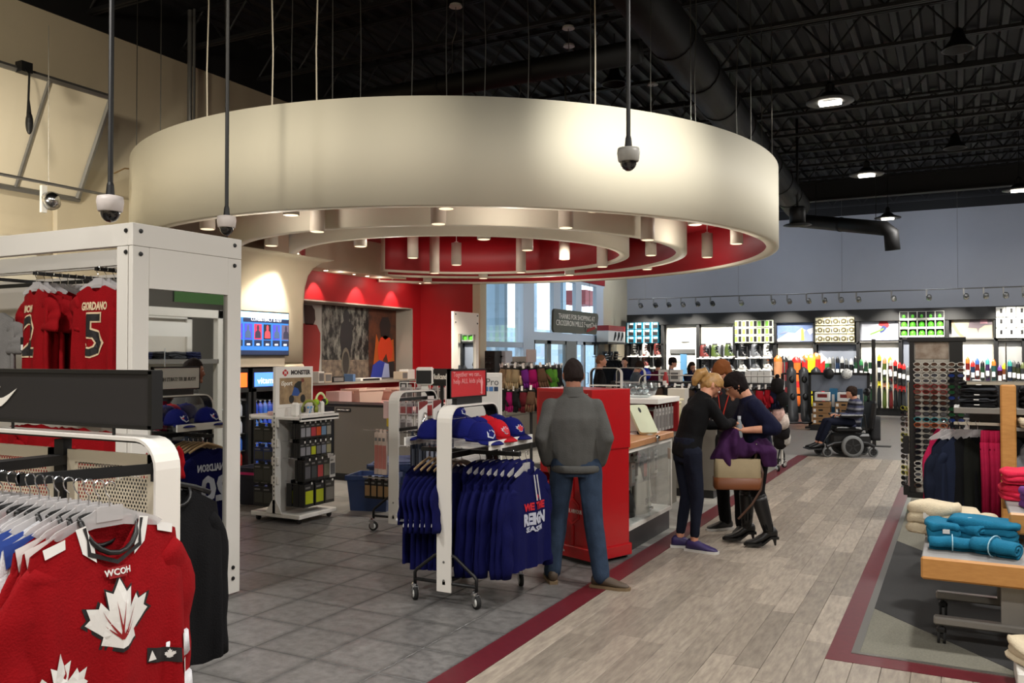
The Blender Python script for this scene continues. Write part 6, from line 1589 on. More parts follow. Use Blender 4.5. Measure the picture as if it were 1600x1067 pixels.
def specs(t, J, m, k=1.0):
    Yh = J['look'].normalized(); Zh = (J['hup']-Yh*J['hup'].dot(Yh)).normalized(); Xh = Yh.cross(Zh); c = J['head']
    b = MB()
    for q in (-1, 1):
        b.tube([c+Xh*(q*.033+.027*math.cos(a))+Yh*.108+Zh*(.012+.017*math.sin(a)) for a in [2*PI*i/12 for i in range(13)]], .003, 5, False); b.tube([c+Xh*(q*.06)+Yh*.105+Zh*.018, c+Xh*(q*.082)+Yh*.06+Zh*.016, c+Xh*(q*.082)-Yh*.01+Zh*.012], .003, 5)
    b.tube([c+Xh*-.008+Yh*.112+Zh*.014, c+Xh*.008+Yh*.112+Zh*.014], .003, 5); b.build('spectacles', m, t)
specs(w1, bl, M('red_spectacles', (110, 20, 24), .3))
# shop assistant behind the two, looking down
emj = stand(1.74, pelvis=(0, .0, .95), chest=(0, .04, 1.27), neck=(0, .08, 1.46), head=(0, .16, 1.585), look=(.0, .72, -.6), hup=(0, .6, .8), ell=(-.25, .08, 1.12), elr=(.24, .1, 1.12), wrl=(-.09, .34, 1.09), wrr=(.08, .33, 1.11), hdl=(.6, .7, 0), hdr=(-.6, .7, .0), pnl=(0, 0, 1), pnr=(0, 0, 1), thl=(0, 1, 0), thr=(0, 1, 0), anl=(-.15, .06, .09), anr=(.1, -.02, .09), tol=(-.2, .25, 0), tor=(.18, .18, 0))
w2 = person('shop assistant with ginger hair and an orange lanyard, half hidden between two women', (-2.02, 8.66, 0), rad(158), emj, cloth('charcoal_jacket', (44, 44, 48)), cloth('black_trousers', (18, 18, 20)), M('black_trainer', (22, 22, 24), .5), (GNG, hfull), SKIN, .011, legr=(.092, .07, .062), sole=M('white_sole'), eyes=True, hands=((.6, .95), (.6, .95)), legcut=.01, hem=.06)
LAN = M('orange_lanyard', (206, 60, 44), .6)
MB().tube([(-.08, .05, 1.47), (-.07, .14, 1.4), (-.02, .17, 1.2), (0, .165, 1.1)], [(.003, .009)]*4, 6).tube([(.08, .05, 1.47), (.07, .14, 1.4), (.02, .17, 1.2), (0, .165, 1.1)], [(.003, .009)]*4, 6).build('lanyard', LAN, w2)
MB().box(-.045, .045, .155, .165, 1.0, 1.1, b=.004).build('name_badge', BLACKP, w2)
# dark haired woman in navy, profile to the left
wj = stand(1.6, pelvis=(0, -.02, .93), chest=(0, .02, 1.2), neck=(0, .07, 1.385), head=(0, .17, 1.475), look=(.03, .86, -.5), hup=(0, .5, .86), shl=(-.155, .03, 1.295), shr=(.155, .04, 1.295), ell=(-.25, -.13, 1.10), elr=(.19, .14, 1.08), wrl=(-.19, .15, 1.075), wrr=(.06, .36, 1.12), hdl=(.25, .95, .0), hdr=(-.3, .95, -.05), pnl=(.3, 0, 1), pnr=(0, 0, 1), thl=(0, .2, 1), thr=(0, 1, 0), anl=(-.11, -.1, .15), anr=(.1, .06, .15), tol=(-.12, .2, 0), tor=(.12, .38, 0), knl=(-.11, .0, .5), knr=(.1, .06, .5))
w3 = person('dark haired woman in a navy top and black boots, carrying a purple coat', (-1.69, 8.14, 0), rad(112), wj, cloth('navy_knit', (20, 22, 46), .1, .5), MATS['black_trousers'], M('black_boot', (16, 15, 16), .45), (DKH, hfull), SKIN, .010, ((.18, .125), (.17, .125), (.185, .13), (.165, .09)), (.062, .055, .04), (.1, .068, .05), BLACKP, .6, eyes=True, hands=((.5, .95), (.5, .95)), heel=.06, legcut=.0, hem=.03)
specs(w3, wj, BLACKP)
MB().prism([(-.055, .0), (0, -.16), (.055, 0), (.03, .03), (-.03, .03)], .006, Matrix.Translation((0, .128, 1.4)) @ Matrix.Rotation(rad(62), 4, 'X')).build('bare_neckline', SKIN, w3)
for s_ in 'lr':
    k, a = wj['kn'+s_], wj['an'+s_]
    bb = MB().m(0, True); limb(bb, [k.lerp(a, .12), k.lerp(a, .45), a], [.072, .066, .05]); bb.build('boot_shaft', M('black_boot'), w3)
# purple coat over her forearm
right = V(.8866, .4625, 0); fwd = V(-.4625, .8866, 0)
PUR = cloth('purple_coat', (58, 28, 66), .15, .4)
cc = V(-1.74, 8.12, 0)-fwd*.16-right*.10
b = MB().m(0, True)
rings = []
N_ = 26
for i in range(N_+1):
    u = -.30+.53*i/N_; q = i/N_
    topz = .98+.13*math.sin(PI*min(1, max(0, (q-.08)/.55)))-.05*max(0, q-.6)/.4 - .14*max(0, .22-q)/.22
    lowz = .78-.06*math.sin(q*7)+.05*max(0, q-.7)/.3+.03*math.sin(q*17)
    d1 = .10+.02*math.sin(q*19)
    ring = []
    for k in range(16):
        a = 2*PI*k/16; c_, s_ = math.cos(a), math.sin(a)
        z = (topz+lowz)/2+(topz-lowz)/2*math.copysign(abs(s_)**.7, s_)
        off = d1*c_*(1.0 if s_ < .3 else .7)+.018*math.sin(q*23+z*14)+.012*math.sin(q*41)
        ring.append(cc+right*(u+.03*math.sin(z*12))+fwd*off+V(0, 0, z))
    f = min(1, .15+4*q, .15+5*(1-q)); cen = sum(ring, V(0, 0, 0))/16
    rings.append([cen+(p-cen)*f for p in ring])
b.loft(rings)
for i in range(2): b.tube([cc+right*(.12+.06*i)+V(0, 0, .98), cc+right*(.18+.05*i)-fwd*.08+V(0, 0, .88), cc+right*(.21+.03*i)-fwd*.06+V(0, 0, .76)], [.05, .06, .05], 10)
me = fuse(b, .012, 2, .012, 9, 3); me.materials.append(PUR)
ct = T_('purple_coat', 'purple coat folded over the forearm of the woman in navy', 'coat', (0, 0, 0)); ob('cloth', me, ct)
MB().m(0, True).ball(cc+right*.09-fwd*.115+V(0, 0, .96), .009, n=8, m=6).build('button', CHROME, ct)
# bag
bgc = cc+right*-.06-fwd*.02
az = math.atan2(right.y, right.x)
t = T_('shoulder_bag', 'beige shoulder bag with a brown leather base under the purple coat', 'bag', (bgc.x, bgc.y, 0), az-.12)
rg = lambda w, d, z: [(sx_*w, sy_*d, z) for sx_, sy_ in ((-1, -.7), (-.8, -1), (.8, -1), (1, -.7), (1, .7), (.8, 1), (-.8, 1), (-1, .7))]
MB().m(0, True).loft([rg(.2, .075, .60), rg(.205, .08, .64), rg(.2, .075, .82)]).build('body', M('beige_canvas', (142, 126, 96), .8, var=.1), t)
MB().m(0, True).loft([rg(.205, .082, .545), rg(.212, .086, .56), rg(.212, .085, .65), rg(.2, .08, .652)]).build('leather_base', M('tan_leather', (112, 62, 30), .5), t)
MB().tube([(.19, -.02, .8), (.22, -.05, .7), (.2, -.07, .55), (.12, -.08, .42), (.0, -.06, .28)], [(.003, .011)]*5, 6).tube([(.16, 0, .82), (.2, 0, .96)], [(.003, .011)]*2, 6).build('strap', M('dark_tan_leather', (70, 42, 26), .5), t)
p = cc+right*.0-fwd*.03
t = T_('water_bottle', 'clear water bottle poking out of the purple coat', 'bottle', (p.x-.04, p.y, .98)); MB().m(0, True).lathe([(.02, 0), (.03, .02), (.03, .14), (.014, .19), (.014, .2)], 14).build('body', M('bottle_clear', (190, 200, 206), .05, trans=.5), t); MB().lathe([(.016, .2), (.016, .225), (.002, .226)], 12).build('cap', M('bottle_cap', (200, 205, 212), .4), t)
# ================================================================ the sports wall at the back
YW = 27.55
bx = lambda px: pY(px, 540, YW).x
bz = lambda py: pY(1200, py, YW).z
PWH = M('white_panel', (244, 240, 226), .6)
t = T_('display_fixture', 'long black framed display wall of lit white panels along the back', 'display wall', (0, YW, 0))
MB().box(bx(981), 9, -.1, .5, bz(505), bz(487), b=.01).build('fascia', M('charcoal_panel', (20, 21, 21), .5), t)
MB().box(bx(981), 9, .1, .55, 0, .22).build('plinth', BLACKP, t)
for px in (982, 1036, 1091, 1148, 1211, 1273.5, 1341, 1407, 1480, 1556, 1600): MB().box(bx(px)-.05, bx(px)+.05, -.06, .3, .2, bz(500)).build('upright', BLACK, t)
for a, c, y0, y1, m_ in ((1037, 1090, 650, 502, PWH), (1092, 1147, 540, 502, PWH), (1149, 1210, 540, 500, PWH), (1212, 1272, 650, 536, PWH), (1275, 1340, 650, 537, M('blue_grey_panel', (124, 130, 142), .6)), (1342, 1406, 650, 535, PWH), (1408, 1479, 650, 530, M('blue_grey_panel')), (1481, 1555, 650, 532, PWH), (1557, 1720, 650, 534, M('pale_grey_panel', (170, 170, 168), .6)), (1092, 1210, 650, 540, M('boot_wall_grey', (126, 130, 138), .6)), (982, 1035, 650, 536, M('boot_wall_dark', (84, 84, 86), .6))):
    MB().box(bx(a)+.05, bx(c)-.02, .10, .14, max(.2, bz(y0)), bz(y1)).build('panel', m_, t)
MB().box(bx(1046), bx(1085), .04, .1, bz(552), bz(545)).build('header_bar', STEEL, t); MB().box(bx(1064), bx(1076), .07, .1, bz(533.5), bz(532.5)).build('small_bar', STEEL, t)
MB().box(bx(1062), bx(1072), .06, .1, .2, bz(553)).build('blue_panel', M('blue_gloss_panel', (90, 140, 180), .3), t)
for a, c, py in ((979, 1038, 536), (1148, 1212, 537), (1211, 1274, 535), (1273, 1342, 536.5), (1341, 1408, 534.5), (1406, 1482, 530), (1480, 1557, 531), (1555, 1720, 533)): MB().box(bx(a), bx(c), -.06, .3, bz(py)-.04, bz(py)).build('shelf', BLACK if a < 1212 else STEEL, t)
# posters
def wposter(a, c, y0, y1, lab, m_):
    t = T_('wall_poster', lab, 'poster', (bx(a), YW+.06, bz(y1)), 0)
    w, h = bx(c)-bx(a), bz(y0)-bz(y1)
    MB().box(.0, w, 0, .03, 0, h).build('sheet', m_, t); return t, w, h
def ink(t, nm, pts, w, h, col, d=.004): poly(nm, [(x*w, y*h) for x, y in pts], .002, M('ink_%d_%d_%d' % col, col, .6), t, (0, -d, 0), FY)
pt, w, h = wposter(1214, 1271, 499, 534, 'mountain poster with a skier before snowy peaks on the sports wall', M('poster_sky', (70, 100, 160), .6, c2=(130, 150, 190), scale=1.2))
ink(pt, 'snow', [(0, .1), (.3, .4), (.5, .38), (.66, .6), (.8, .5), (1, .62), (1, 0), (0, 0)], w, h, (190, 192, 198)); ink(pt, 'ridge', [(.62, 0), (.7, .3), (.8, .55), (.9, .3), (1, .4), (1, 0)], w, h, (120, 130, 160), .008); ink(pt, 'snow_ridge', [(.0, .3), (.2, .48), (.35, .42), (.1, .34)], w, h, (110, 120, 140), .008)
ink(pt, 'skier', [(.66, .05), (.66, .5), (.69, .62), (.73, .5), (.75, .05)], w, h, (190, 196, 70), .012)
pt, w, h = wposter(1343, 1405, 497, 533, 'white poster of a skier in a red jacket on the sports wall', M('poster_snow', (160, 166, 184), .6, c2=(196, 198, 206), scale=1))
ink(pt, 'red_jacket', [(.48, .62), (.52, .85), (.62, .92), (.7, .8), (.76, .6), (.7, .5), (.6, .55)], w, h, (190, 40, 46)); ink(pt, 'legs', [(.5, .4), (.6, .62), (.7, .52), (.62, .36), (.54, .3)], w, h, (50, 60, 120), .006); ink(pt, 'ski', [(.26, .22), (.28, .28), (.62, .5), (.6, .42)], w, h, (120, 190, 60), .008); ink(pt, 'helmet', [(.5, .84), (.5, .94), (.56, .96), (.58, .86)], w, h, (70, 80, 120), .008); ink(pt, 'badge', [(.88, .8), (.92, .9), (.96, .8), (.92, .72)], w, h, (90, 96, 110), .006)
pt, w, h = wposter(1487, 1553, 494, 531, 'pale poster of a jumping snowboarder next to the green helmets', M('poster_cream', (176, 168, 148), .6))
ink(pt, 'arc', [(0, .98), (.06, .6), (.2, .2), (.34, .02), (.26, .0), (.12, .2), (.0, .5)], w, h, (170, 140, 110)); ink(pt, 'rider', [(.4, .4), (.44, .7), (.55, .9), (.7, .85), (.95, .8), (.97, .5), (.8, .5), (.66, .36), (.64, .2), (.6, .38)], w, h, (120, 106, 112), .006); ink(pt, 'jacket', [(.68, .55), (.7, .85), (.84, .8), (.86, .55)], w, h, (190, 140, 150), .009)
# boxed goods in grids
def boxgrid(a, c, y0, y1, nc, nr, lab, grp, mk):
    W_, H_ = (bx(c)-bx(a))/nc, (bz(y0)-bz(y1))/nr; proto = None
    for r in range(nr):
        for k in range(nc):
            l = '%s, %s from left in the %s row' % (lab, ordn[k], ['top', 'middle', 'bottom'][r])
            loc = (bx(a)+W_*(k+.5), YW-.0, bz(y0)-H_*(r+1))
            if proto is None: proto = mk(W_, H_, l, loc); proto['group'] = grp
            else: dup(proto, loc, 0, l)
def gbox(nm, cat, body, bits):
    def mk(W_, H_, l, loc):
        t = T_(nm, l, cat, loc)
        MB().box(-W_*.48, W_*.48, -.16, .2, .005, H_*.97, b=.01).build('carton', body, t)
        for bn, x0, x1, z0, z1, m_ in bits: MB().box(W_*x0, W_*x1, -.166, -.158, H_*z0, H_*z1).build(bn, m_, t)
        return t
    return mk
TEAL = M('teal_carton', (30, 128, 156), .5)
boxgrid(981, 1031, 500, 535, 4, 3, 'teal boot carton with a dark window', 'teal boot cartons on the sports wall', gbox('boot_carton', 'carton', TEAL, [('window', -.2, .42, .12, .66, M('dark_window', (34, 32, 32), .3)), ('pale_label', -.05, .4, .62, .9, PAPER), ('white_edge', -.30, -.2, .05, .95, PAPER)]))
GWH = M('pale_green_carton', (226, 232, 206), .5)
boxgrid(1150, 1210, 500, 536, 5, 3, 'white and green goggle carton', 'green and white goggle cartons', gbox('goggle_carton', 'carton', GWH, [('green_panel', -.48, -.12, .2, .85, M('lime_print', (130, 200, 70), .5)), ('dark_window', -.02, .36, .18, .9, M('dark_window'))]))
def beige(W_, H_, l, loc):
    t = T_('helmet_carton', l, 'carton', loc)
    MB().box(-W_*.48, W_*.48, -.16, .2, .005, H_*.97, b=.01).build('carton', M('cream_carton', (222, 214, 180), .5), t)
    for z in (.04, .9): MB().box(-W_*.48, W_*.48, -.166, -.158, H_*z, H_*(z+.05)).build('edge_print', M('olive_print', (90, 84, 60), .5), t)
    MB().m(0, True).lathe([(H_*.12, 0), (H_*.3, 0), (H_*.3, .02), (H_*.12, .02)], 16, Matrix.Translation((W_*.14, -.16, H_*.5)) @ Matrix.Rotation(PI/2, 4, 'X'), True).build('ring_print', M('olive_print'), t)
    MB().box(-W_*.42, -W_*.28, -.168, -.158, H_*.2, H_*.6).build('dark_print', M('dark_window'), t)
    return t
boxgrid(1275, 1336, 497.5, 536, 5, 3, 'cream helmet carton with a printed ring', 'cream helmet cartons on the sports wall', beige)
def grn(W_, H_, l, loc):
    t = T_('helmet_box', l, 'helmet box', loc)
    b = MB().box(-W_*.49, W_*.49, -.14, .2, 0, H_*.2).box(-W_*.49, -W_*.45, -.14, .2, 0, H_*.98).box(W_*.45, W_*.49, -.14, .2, 0, H_*.98).box(-W_*.49, W_*.49, -.14, .2, H_*.94, H_*.98).box(-W_*.49, W_*.49, .16, .2, 0, H_*.98); b.build('carton', M('white_carton', (214, 214, 206), .5), t)
    MB().box(-W_*.44, W_*.44, .14, .16, H_*.2, H_*.94).build('dark_back', BLACKP, t)
    MB().m(0, True).ball((0, .0, H_*.42), W_*.36, .12, H_*.42, 14, 8).build('helmet', M('green_helmet', (88, 196, 50), .3), t)
    return t
boxgrid(1406, 1476, 491.5, 529, 5, 3, 'open white box with a bright green helmet', 'green helmets in boxes', grn)
boxgrid(1556, 1604, 488, 532, 3, 3, 'white carton with a small black number', 'white numbered cartons', gbox('number_carton', 'carton', M('bright_white_carton', (240, 238, 228), .5), [('black_print', -.08, .16, .4, .8, BLACKP)]))
# ski boots on small shelves
def boot_proto():
    t = T_('ski_boot', 'x', 'boot')
    b = MB().m(0, True)
    rg = lambda cx, cy, a, q, z: [(cx+a*math.cos(2*PI*k/12), cy+q*math.sin(2*PI*k/12), z) for k in range(12)]
    b.loft([rg(0, -.03, .055, .15, .03), rg(0, -.03, .055, .15, .07), rg(0, .0, .055, .12, .12), rg(0, .03, .055, .085, .18), rg(0, .02, .06, .08, .26), rg(0, -.0, .062, .085, .36)]); b.build('shell', BLACKP, t)
    MB().box(-.045, .045, -.18, .11, 0, .035, b=.006).build('sole', WHITE2, t)
    for z, y in ((.1, -.1), (.17, -.06), (.25, -.05), (.31, -.07)): MB().box(-.066, .066, y-.015, y+.015, z-.012, z+.012).build('buckle', CHROME, t)
    MB().m(0, True).loft([rg(0, 0, .05, .07, .34), rg(0, 0, .052, .075, .40)]).build('liner', M('boot_liner', (60, 60, 62), .8), t)
    return t
bp_ = None
BCOL = {'black': BLACKP, 'white': M('boot_white', (210, 208, 200), .4), 'red': M('boot_red', (110, 44, 40), .4), 'lime': M('boot_lime', (66, 82, 34), .4), 'grey': M('boot_grey', (90, 92, 96), .4)}
spots = [(990, 556, 'black'), (1008, 556, 'white'), (1026, 556, 'red'), (1008, 573, 'red'), (1026, 574, 'black'), (1099, 559, 'red'), (1117, 559, 'lime'), (1138, 558, 'lime'), (1099, 579, 'black'), (1119, 580, 'grey'), (1138, 578, 'grey'), (1159, 559, 'black'), (1179, 558, 'grey'), (1198, 558, 'white'), (1159, 578, 'white'), (1179, 577, 'grey'), (1198, 577, 'white')]
for i, (px, py, c) in enumerate(spots):
    p = pY(px, py, YW-.08); z = p.z
    lab = '%s ski boot on its own %s shelf, %s from the left of the wall' % (c, 'upper' if py < 565 else 'lower', ordn[[0, 1, 2, 1, 2, 3, 4, 5, 3, 4, 5, 6, 7, 8, 6, 7, 8][i]])
    if bp_ is None: bp_ = boot_proto(); o = bp_; o.location = (p.x, p.y, z); o['label'] = lab; o['group'] = 'ski boots on the boot wall'; o.rotation_euler = (0, 0, rad(60)); o.scale = (1.15,)*3
    else: o = dup(bp_, (p.x, p.y, z), rad(60+R.uniform(-15, 15)), lab, 'ski boots on the boot wall')
    recol(o, {'shell': BCOL[c]})
sw_ = [o for o in D.objects if o.name == 'display_fixture'][0]
for px, py, c in spots: p = pY(px, py, YW-.08); MB().box(p.x-.17, p.x+.17, -.26, .12, p.z-.04, p.z-.003).build('boot_shelf', WHITE2, sw_)
for px in (998, 1017, 1109, 1128, 1168, 1188): MB().box(bx(px)-.02, bx(px)+.02, -.04, .28, .2, bz(538)).build('divider', BLACK, sw_)
# skis and snowboards leaning in the wall racks
def plank_mesh(w, L, ski=True):
    b = MB().m(0, True); n = 16; rings = []
    for k in range(n+1):
        q = k/n; z = L*q
        ww = w*(1-.22*math.sin(PI*min(1, max(0, (q-.05)/.9)))) if ski else w*(1-.16*math.sin(PI*q))
        if q > .9: ww *= math.sqrt(max(.02, 1-((q-.9)/.1)**2*.96))
        if q < .06: ww *= .75+.25*q/.06
        y = -.25*L*.12*max(0, (q-.86)/.14)**2
        rings.append([(-ww, y, z), (ww, y, z), (ww, y+.014, z), (-ww, y+.014, z)])
    b.loft(rings)
    m_ = b.mesh('board')
    return m_
SKM, SBM = plank_mesh(.058, 1.0), plank_mesh(.14, 1.0, False)
def board(px, py, kind, c1, c2, lab, grp, Y=YW-.05, lean=.06, z0=.22):
    p = pY(px, py, Y); L = (p.z-z0)/math.cos(lean)
    t = T_('ski' if kind == 'ski' else 'snowboard', lab, 'ski' if kind == 'ski' else 'snowboard', (p.x, Y-.1, z0), 0, grp)
    t.rotation_euler = (-lean, 0, R.uniform(-.1, .1))
    me = (SKM if kind == 'ski' else SBM).copy(); c1 = tuple(int(v*.45) for v in c1) if kind == 'ski' else c1; me.materials.append(M('top_%d_%d_%d' % c1, c1, .3)); me.materials.append(M('top_%d_%d_%d' % c2, c2, .3))
    for f in me.polygons:
        q = f.center.z
        f.material_index = 1 if (q > .86 or .35 < q < .5) else 0
    o = ob('top_sheet', me, t); o.scale = (1, 1, L)
    if kind == 'ski': MB().box(-.035, .035, -.06, 0, L*.5, L*.5+.07, b=.01).box(-.03, .03, -.05, 0, L*.36, L*.36+.09, b=.01).box(-.03, .03, -.022, -.008, L*.62, L*.62+.12).build('binding', BLACKP, t); MB().box(-.04, .04, -.03, -.018, L*.66, L*.66+.14).build('price_card', PAPER, t)
    return t
cols = {'orange': (226, 110, 40), 'red': (206, 36, 34), 'dark red': (110, 24, 30), 'teal': (60, 150, 140), 'black': (24, 24, 26), 'yellow': (214, 200, 30), 'green': (40, 110, 60), 'brown': (120, 90, 70), 'blue': (50, 90, 150), 'white': (168, 168, 166), 'grey': (90, 92, 92), 'olive': (92, 100, 60), 'lime': (150, 180, 50), 'tan': (186, 130, 90), 'purple': (110, 70, 150)}
seqb = [(1216, 555, 'tan', 'orange'), (1224, 556, 'dark red', 'black'), (1232, 553, 'teal', 'white'), (1237, 553, 'black', 'white'), (1244, 557, 'orange', 'red'), (1252, 557, 'black', 'grey'), (1260, 553, 'red', 'orange'), (1267, 553, 'yellow', 'lime'), (1275, 551, 'red', 'orange'), (1282, 552, 'red', 'white'), (1289, 558, 'green', 'white'), (1296, 558, 'olive', 'white'), (1302, 557, 'white', 'grey'), (1309, 557, 'blue', 'black'), (1316, 557, 'black', 'white'), (1323, 560, 'black', 'grey'), (1330, 560, 'black', 'white'), (1337, 556, 'green', 'black'), (1346, 561, 'grey', 'green'), (1353, 563, 'green', 'black'), (1360, 556, 'green', 'white'), (1374, 553, 'black', 'yellow'), (1382, 558, 'lime', 'tan'), (1391, 557, 'olive', 'yellow'), (1392, 562, 'red', 'white'), (1399, 562, 'black', 'red'), (1406, 566, 'black', 'red'), (1500, 565, 'black', 'red'), (1512, 557, 'red', 'orange'), (1520, 563, 'blue', 'red'), (1527, 559, 'red', 'blue'), (1535, 563, 'green', 'black'), (1543, 559, 'purple', 'teal'), (1552, 561, 'teal', 'orange'), (1562, 570, 'dark red', 'purple'), (1569, 567, 'orange', 'yellow'), (1577, 562, 'blue', 'teal'), (1584, 563, 'olive', 'grey'), (1591, 565, 'olive', 'black'), (1598, 566, 'grey', 'olive'), (1412, 568, 'grey', 'red'), (1419, 571, 'white', 'grey')]
seqb.sort()
ord2 = ordn+['thirteenth', 'fourteenth', 'fifteenth', 'sixteenth', 'seventeenth', 'eighteenth', 'nineteenth', 'twentieth']
ord2 += ['twenty %s' % o for o in ordn[:9]]+['thirtieth']+['thirty %s' % o for o in ordn[:9]]+['fortieth']+['forty %s' % o for o in ordn[:9]]
for i, (px, py, a, c) in enumerate(seqb):
    kind = 'board' if px < 1290 else 'ski'
    board(px, py, kind, cols[a], cols[c], '%s and %s %s standing in the wall rack, %s along from the boots' % (a, c, 'snowboard' if kind == 'board' else 'ski', ord2[i]), 'skis and snowboards in the wall racks')
# freestanding ski rack of grey boards, angled, with black frame
t = T_('board_rack', 'angled black rack of dark grey snowboards in front of the sports wall', 'rack', tuple(fl(1228, 668)), .5)
rkx = t.location
for x in (0, 1.2):
    MB().tube([(x, 0, 0), (x, .25, 1.32)], .03, 6).tube([(x, .5, 0), (x, .25, 1.32)], .03, 6).build('leg', BLACK, t)
MB().tube([(0, .13, .8), (1.2, .13, .8)], .025, 6).tube([(0, .25, 1.32), (1.2, .25, 1.32)], .025, 6).tube([(0, -.05, .12), (1.2, -.05, .12)], .03, 6).build('cross_bar', BLACK, t)
for k in range(4):
    o = T_('snowboard', 'dark grey snowboard leaning in the angled black rack, %s from its near end' % ordn[k], 'snowboard', (rkx[0]+.18+.27*k, rkx[1]+.06+.15*k, .14), .5, 'dark snowboards in the angled rack'); o.rotation_euler = (-.14, 0, .5)
    me = SBM.copy(); me.materials.append(M('board_dark', (84, 86, 90), .3)); ob('top_sheet', me, o).scale = (.95, 1, 1.36)
    MB().m(0, True).ball((0, -.03, .62), .07, .03, .09, 10, 6).ball((0, -.03, 1.05), .07, .03, .09, 10, 6).build('binding', BLACKP, o)
# shoe cartons with the glove balls
Yc = 21.5
cart = M('brown_card', (150, 112, 72), .7); 
for s_, (pa, pc) in enumerate(((1271, 1298), (1306, 1334))):
    x0, x1 = pY(pa, 640, Yc).x, pY(pc, 640, Yc).x
    for k in range(4):
        z = .14+.135*k
        lab = 'brown shoe carton, %s up in the %s stack behind the wheelchair user' % (ordn[k], 'taller' if s_ == 0 else 'hidden')
        q = T_('shoe_carton', lab, 'carton', ((x0+x1)/2, Yc, z), 0, 'brown cartons behind the wheelchair user'); hw_ = (x1-x0)/2
        MB().box(-hw_, hw_, -.15, .15, 0, .13, b=.004).build('box', cart, q); MB().box(-hw_*.3, hw_*.2, -.153, -.15, .05, .09).build('dark_print', BLACKP, q); MB().box(-hw_*.9, -hw_*.6, -.153, -.15, .03, .1).build('label', PAPER, q)
    q = boxt('white_carton', ['white and red carton on the taller brown stack', 'white carton on the hidden brown stack'][s_], 'carton', x0+.05, x1-.02, Yc-.14, Yc+.14, .70, .90, PAPER, .005)
    MB().box(-.1, .12, -.145, -.14, .08, .16).build('red_print', M('dark_red_print'), q)
MB().box(pY(1268, 640, Yc).x, pY(1340, 640, Yc).x, Yc-.2, Yc+.25, 0, .135).build('platform', BLACKP, tag(ob('carton_platform', None), 'low black platform under the brown shoe cartons', 'platform'))
t = T_('ball_stand', 'black stand with grey panels carrying two display balls', 'stand', (pY(1310, 640, 22).x, 22.1, 0))
MB().box(-.7, -.64, -.03, .03, 0, 1.36).box(.64, .7, -.03, .03, 0, 1.36).box(-.7, .7, -.03, .03, 1.3, 1.36).build('frame', BLACK, t); MB().box(-.64, .64, -.01, .01, .9, 1.3).build('grey_panel', M('blue_grey_panel'), t); MB().box(-.75, .75, -.25, .25, 0, .04).build('base', BLACK, t)
for k, (px, m_, lab) in enumerate(((1323, M('ball_white', (222, 222, 218), .5), 'white ball with small dark dots on the stand above the wheelchair user'), (1295, M('ball_black', (22, 22, 24), .7, bump=.6, bscale=30), 'fuzzy black ball on the stand above the shoe cartons'))):
    p = pY(px, 584, 21.9); q = T_('display_ball', lab, 'ball', (p.x, 21.9, p.z)); MB().m(0, True).ball((0, 0, 0), .125, n=20, m=14).build('shell', m_, q)
    MB().cyl((0, .02, 0), (0, .18, 0), .02, n=6).build('peg', BLACK, q)
    if k == 0:
        for a in range(8): MB().ball((.085*math.cos(a*.8), -.085, .085*math.sin(a*.8)), .012, n=6, m=4).build('dot', BLACKP, q)
for px, c, lab in ((1302, (40, 110, 150), 'tall blue carton standing beside the brown stacks'), (1341, (36, 60, 80), 'dark blue carton by the black post')):
    x0 = pY(px-5, 640, 21.9).x; q = boxt('tall_carton', lab, 'carton', x0, x0+.17, 21.8, 22, .04, .98, M('carton_%d' % px, c, .5)); MB().box(-.03, .03, -.105, -.1, .5, .8).build('white_print', PAPER, q)
# tall black pole stand with foot plate
p = fl(1366, 697)
t = T_('pole_stand', 'tall thin black pole stand on a flat foot behind the wheelchair', 'stand', (p.x, p.y, 0))
MB().box(-.035, .035, -.02, .02, 0, pY(1366, 530, p.y).z, b=.004).build('pole', M('pole_dark', (46, 45, 44), .4, .4), t); MB().box(-.08, .3, -.12, .12, 0, .012).build('foot_plate', BLACK, t)

# ---- racks of gloves and hats between counter and boots
def glove_proto():
    t = T_('glove', 'x', 'glove'); b = MB().m(0, True)
    b.loft([[(.05*f*math.cos(2*PI*k/10), .022*g_*math.sin(2*PI*k/10), z) for k in range(10)] for f, g_, z in ((1.0, 1.1, 0), (.85, 1.2, -.06), (1.05, 1.2, -.1), (1.05, 1.1, -.17))])
    for i in range(4): b.tube([(-.036+.024*i, 0, -.15), (-.04+.027*i, -.01, -.25+.012*abs(i-1.5))], [.015, .012], 8)
    b.tube([(.045, 0, -.1), (.075, -.01, -.16), (.08, -.01, -.19)], [.016, .016, .012], 8); b.build('shell', BK, t)
    MB().m(0, True).loft([[(.054*math.cos(2*PI*k/10), .026*math.sin(2*PI*k/10), z) for k in range(10)] for z in (.005, -.035)]).build('cuff', BLACKP, t)
    MB().box(-.012, .012, -.028, -.026, -.02, .03).build('tag', PAPER, t)
    return t
GP = [None]
def glove(loc, rz, m_, lab, grp, sc=1.0):
    rot = (R.uniform(-.3, .1), R.uniform(-.25, .25), rz+R.uniform(-.4, .4))
    if GP[0] is None: o = GP[0] = glove_proto(); o.location = loc; o.rotation_euler = rot; o['label'] = lab; o['group'] = grp; o.scale = (sc,)*3
    else: o = dup(GP[0], loc, None, lab, grp, rot=rot, sc=(sc, sc*1.5, sc))
    recol(o, {'shell': m_}); return o
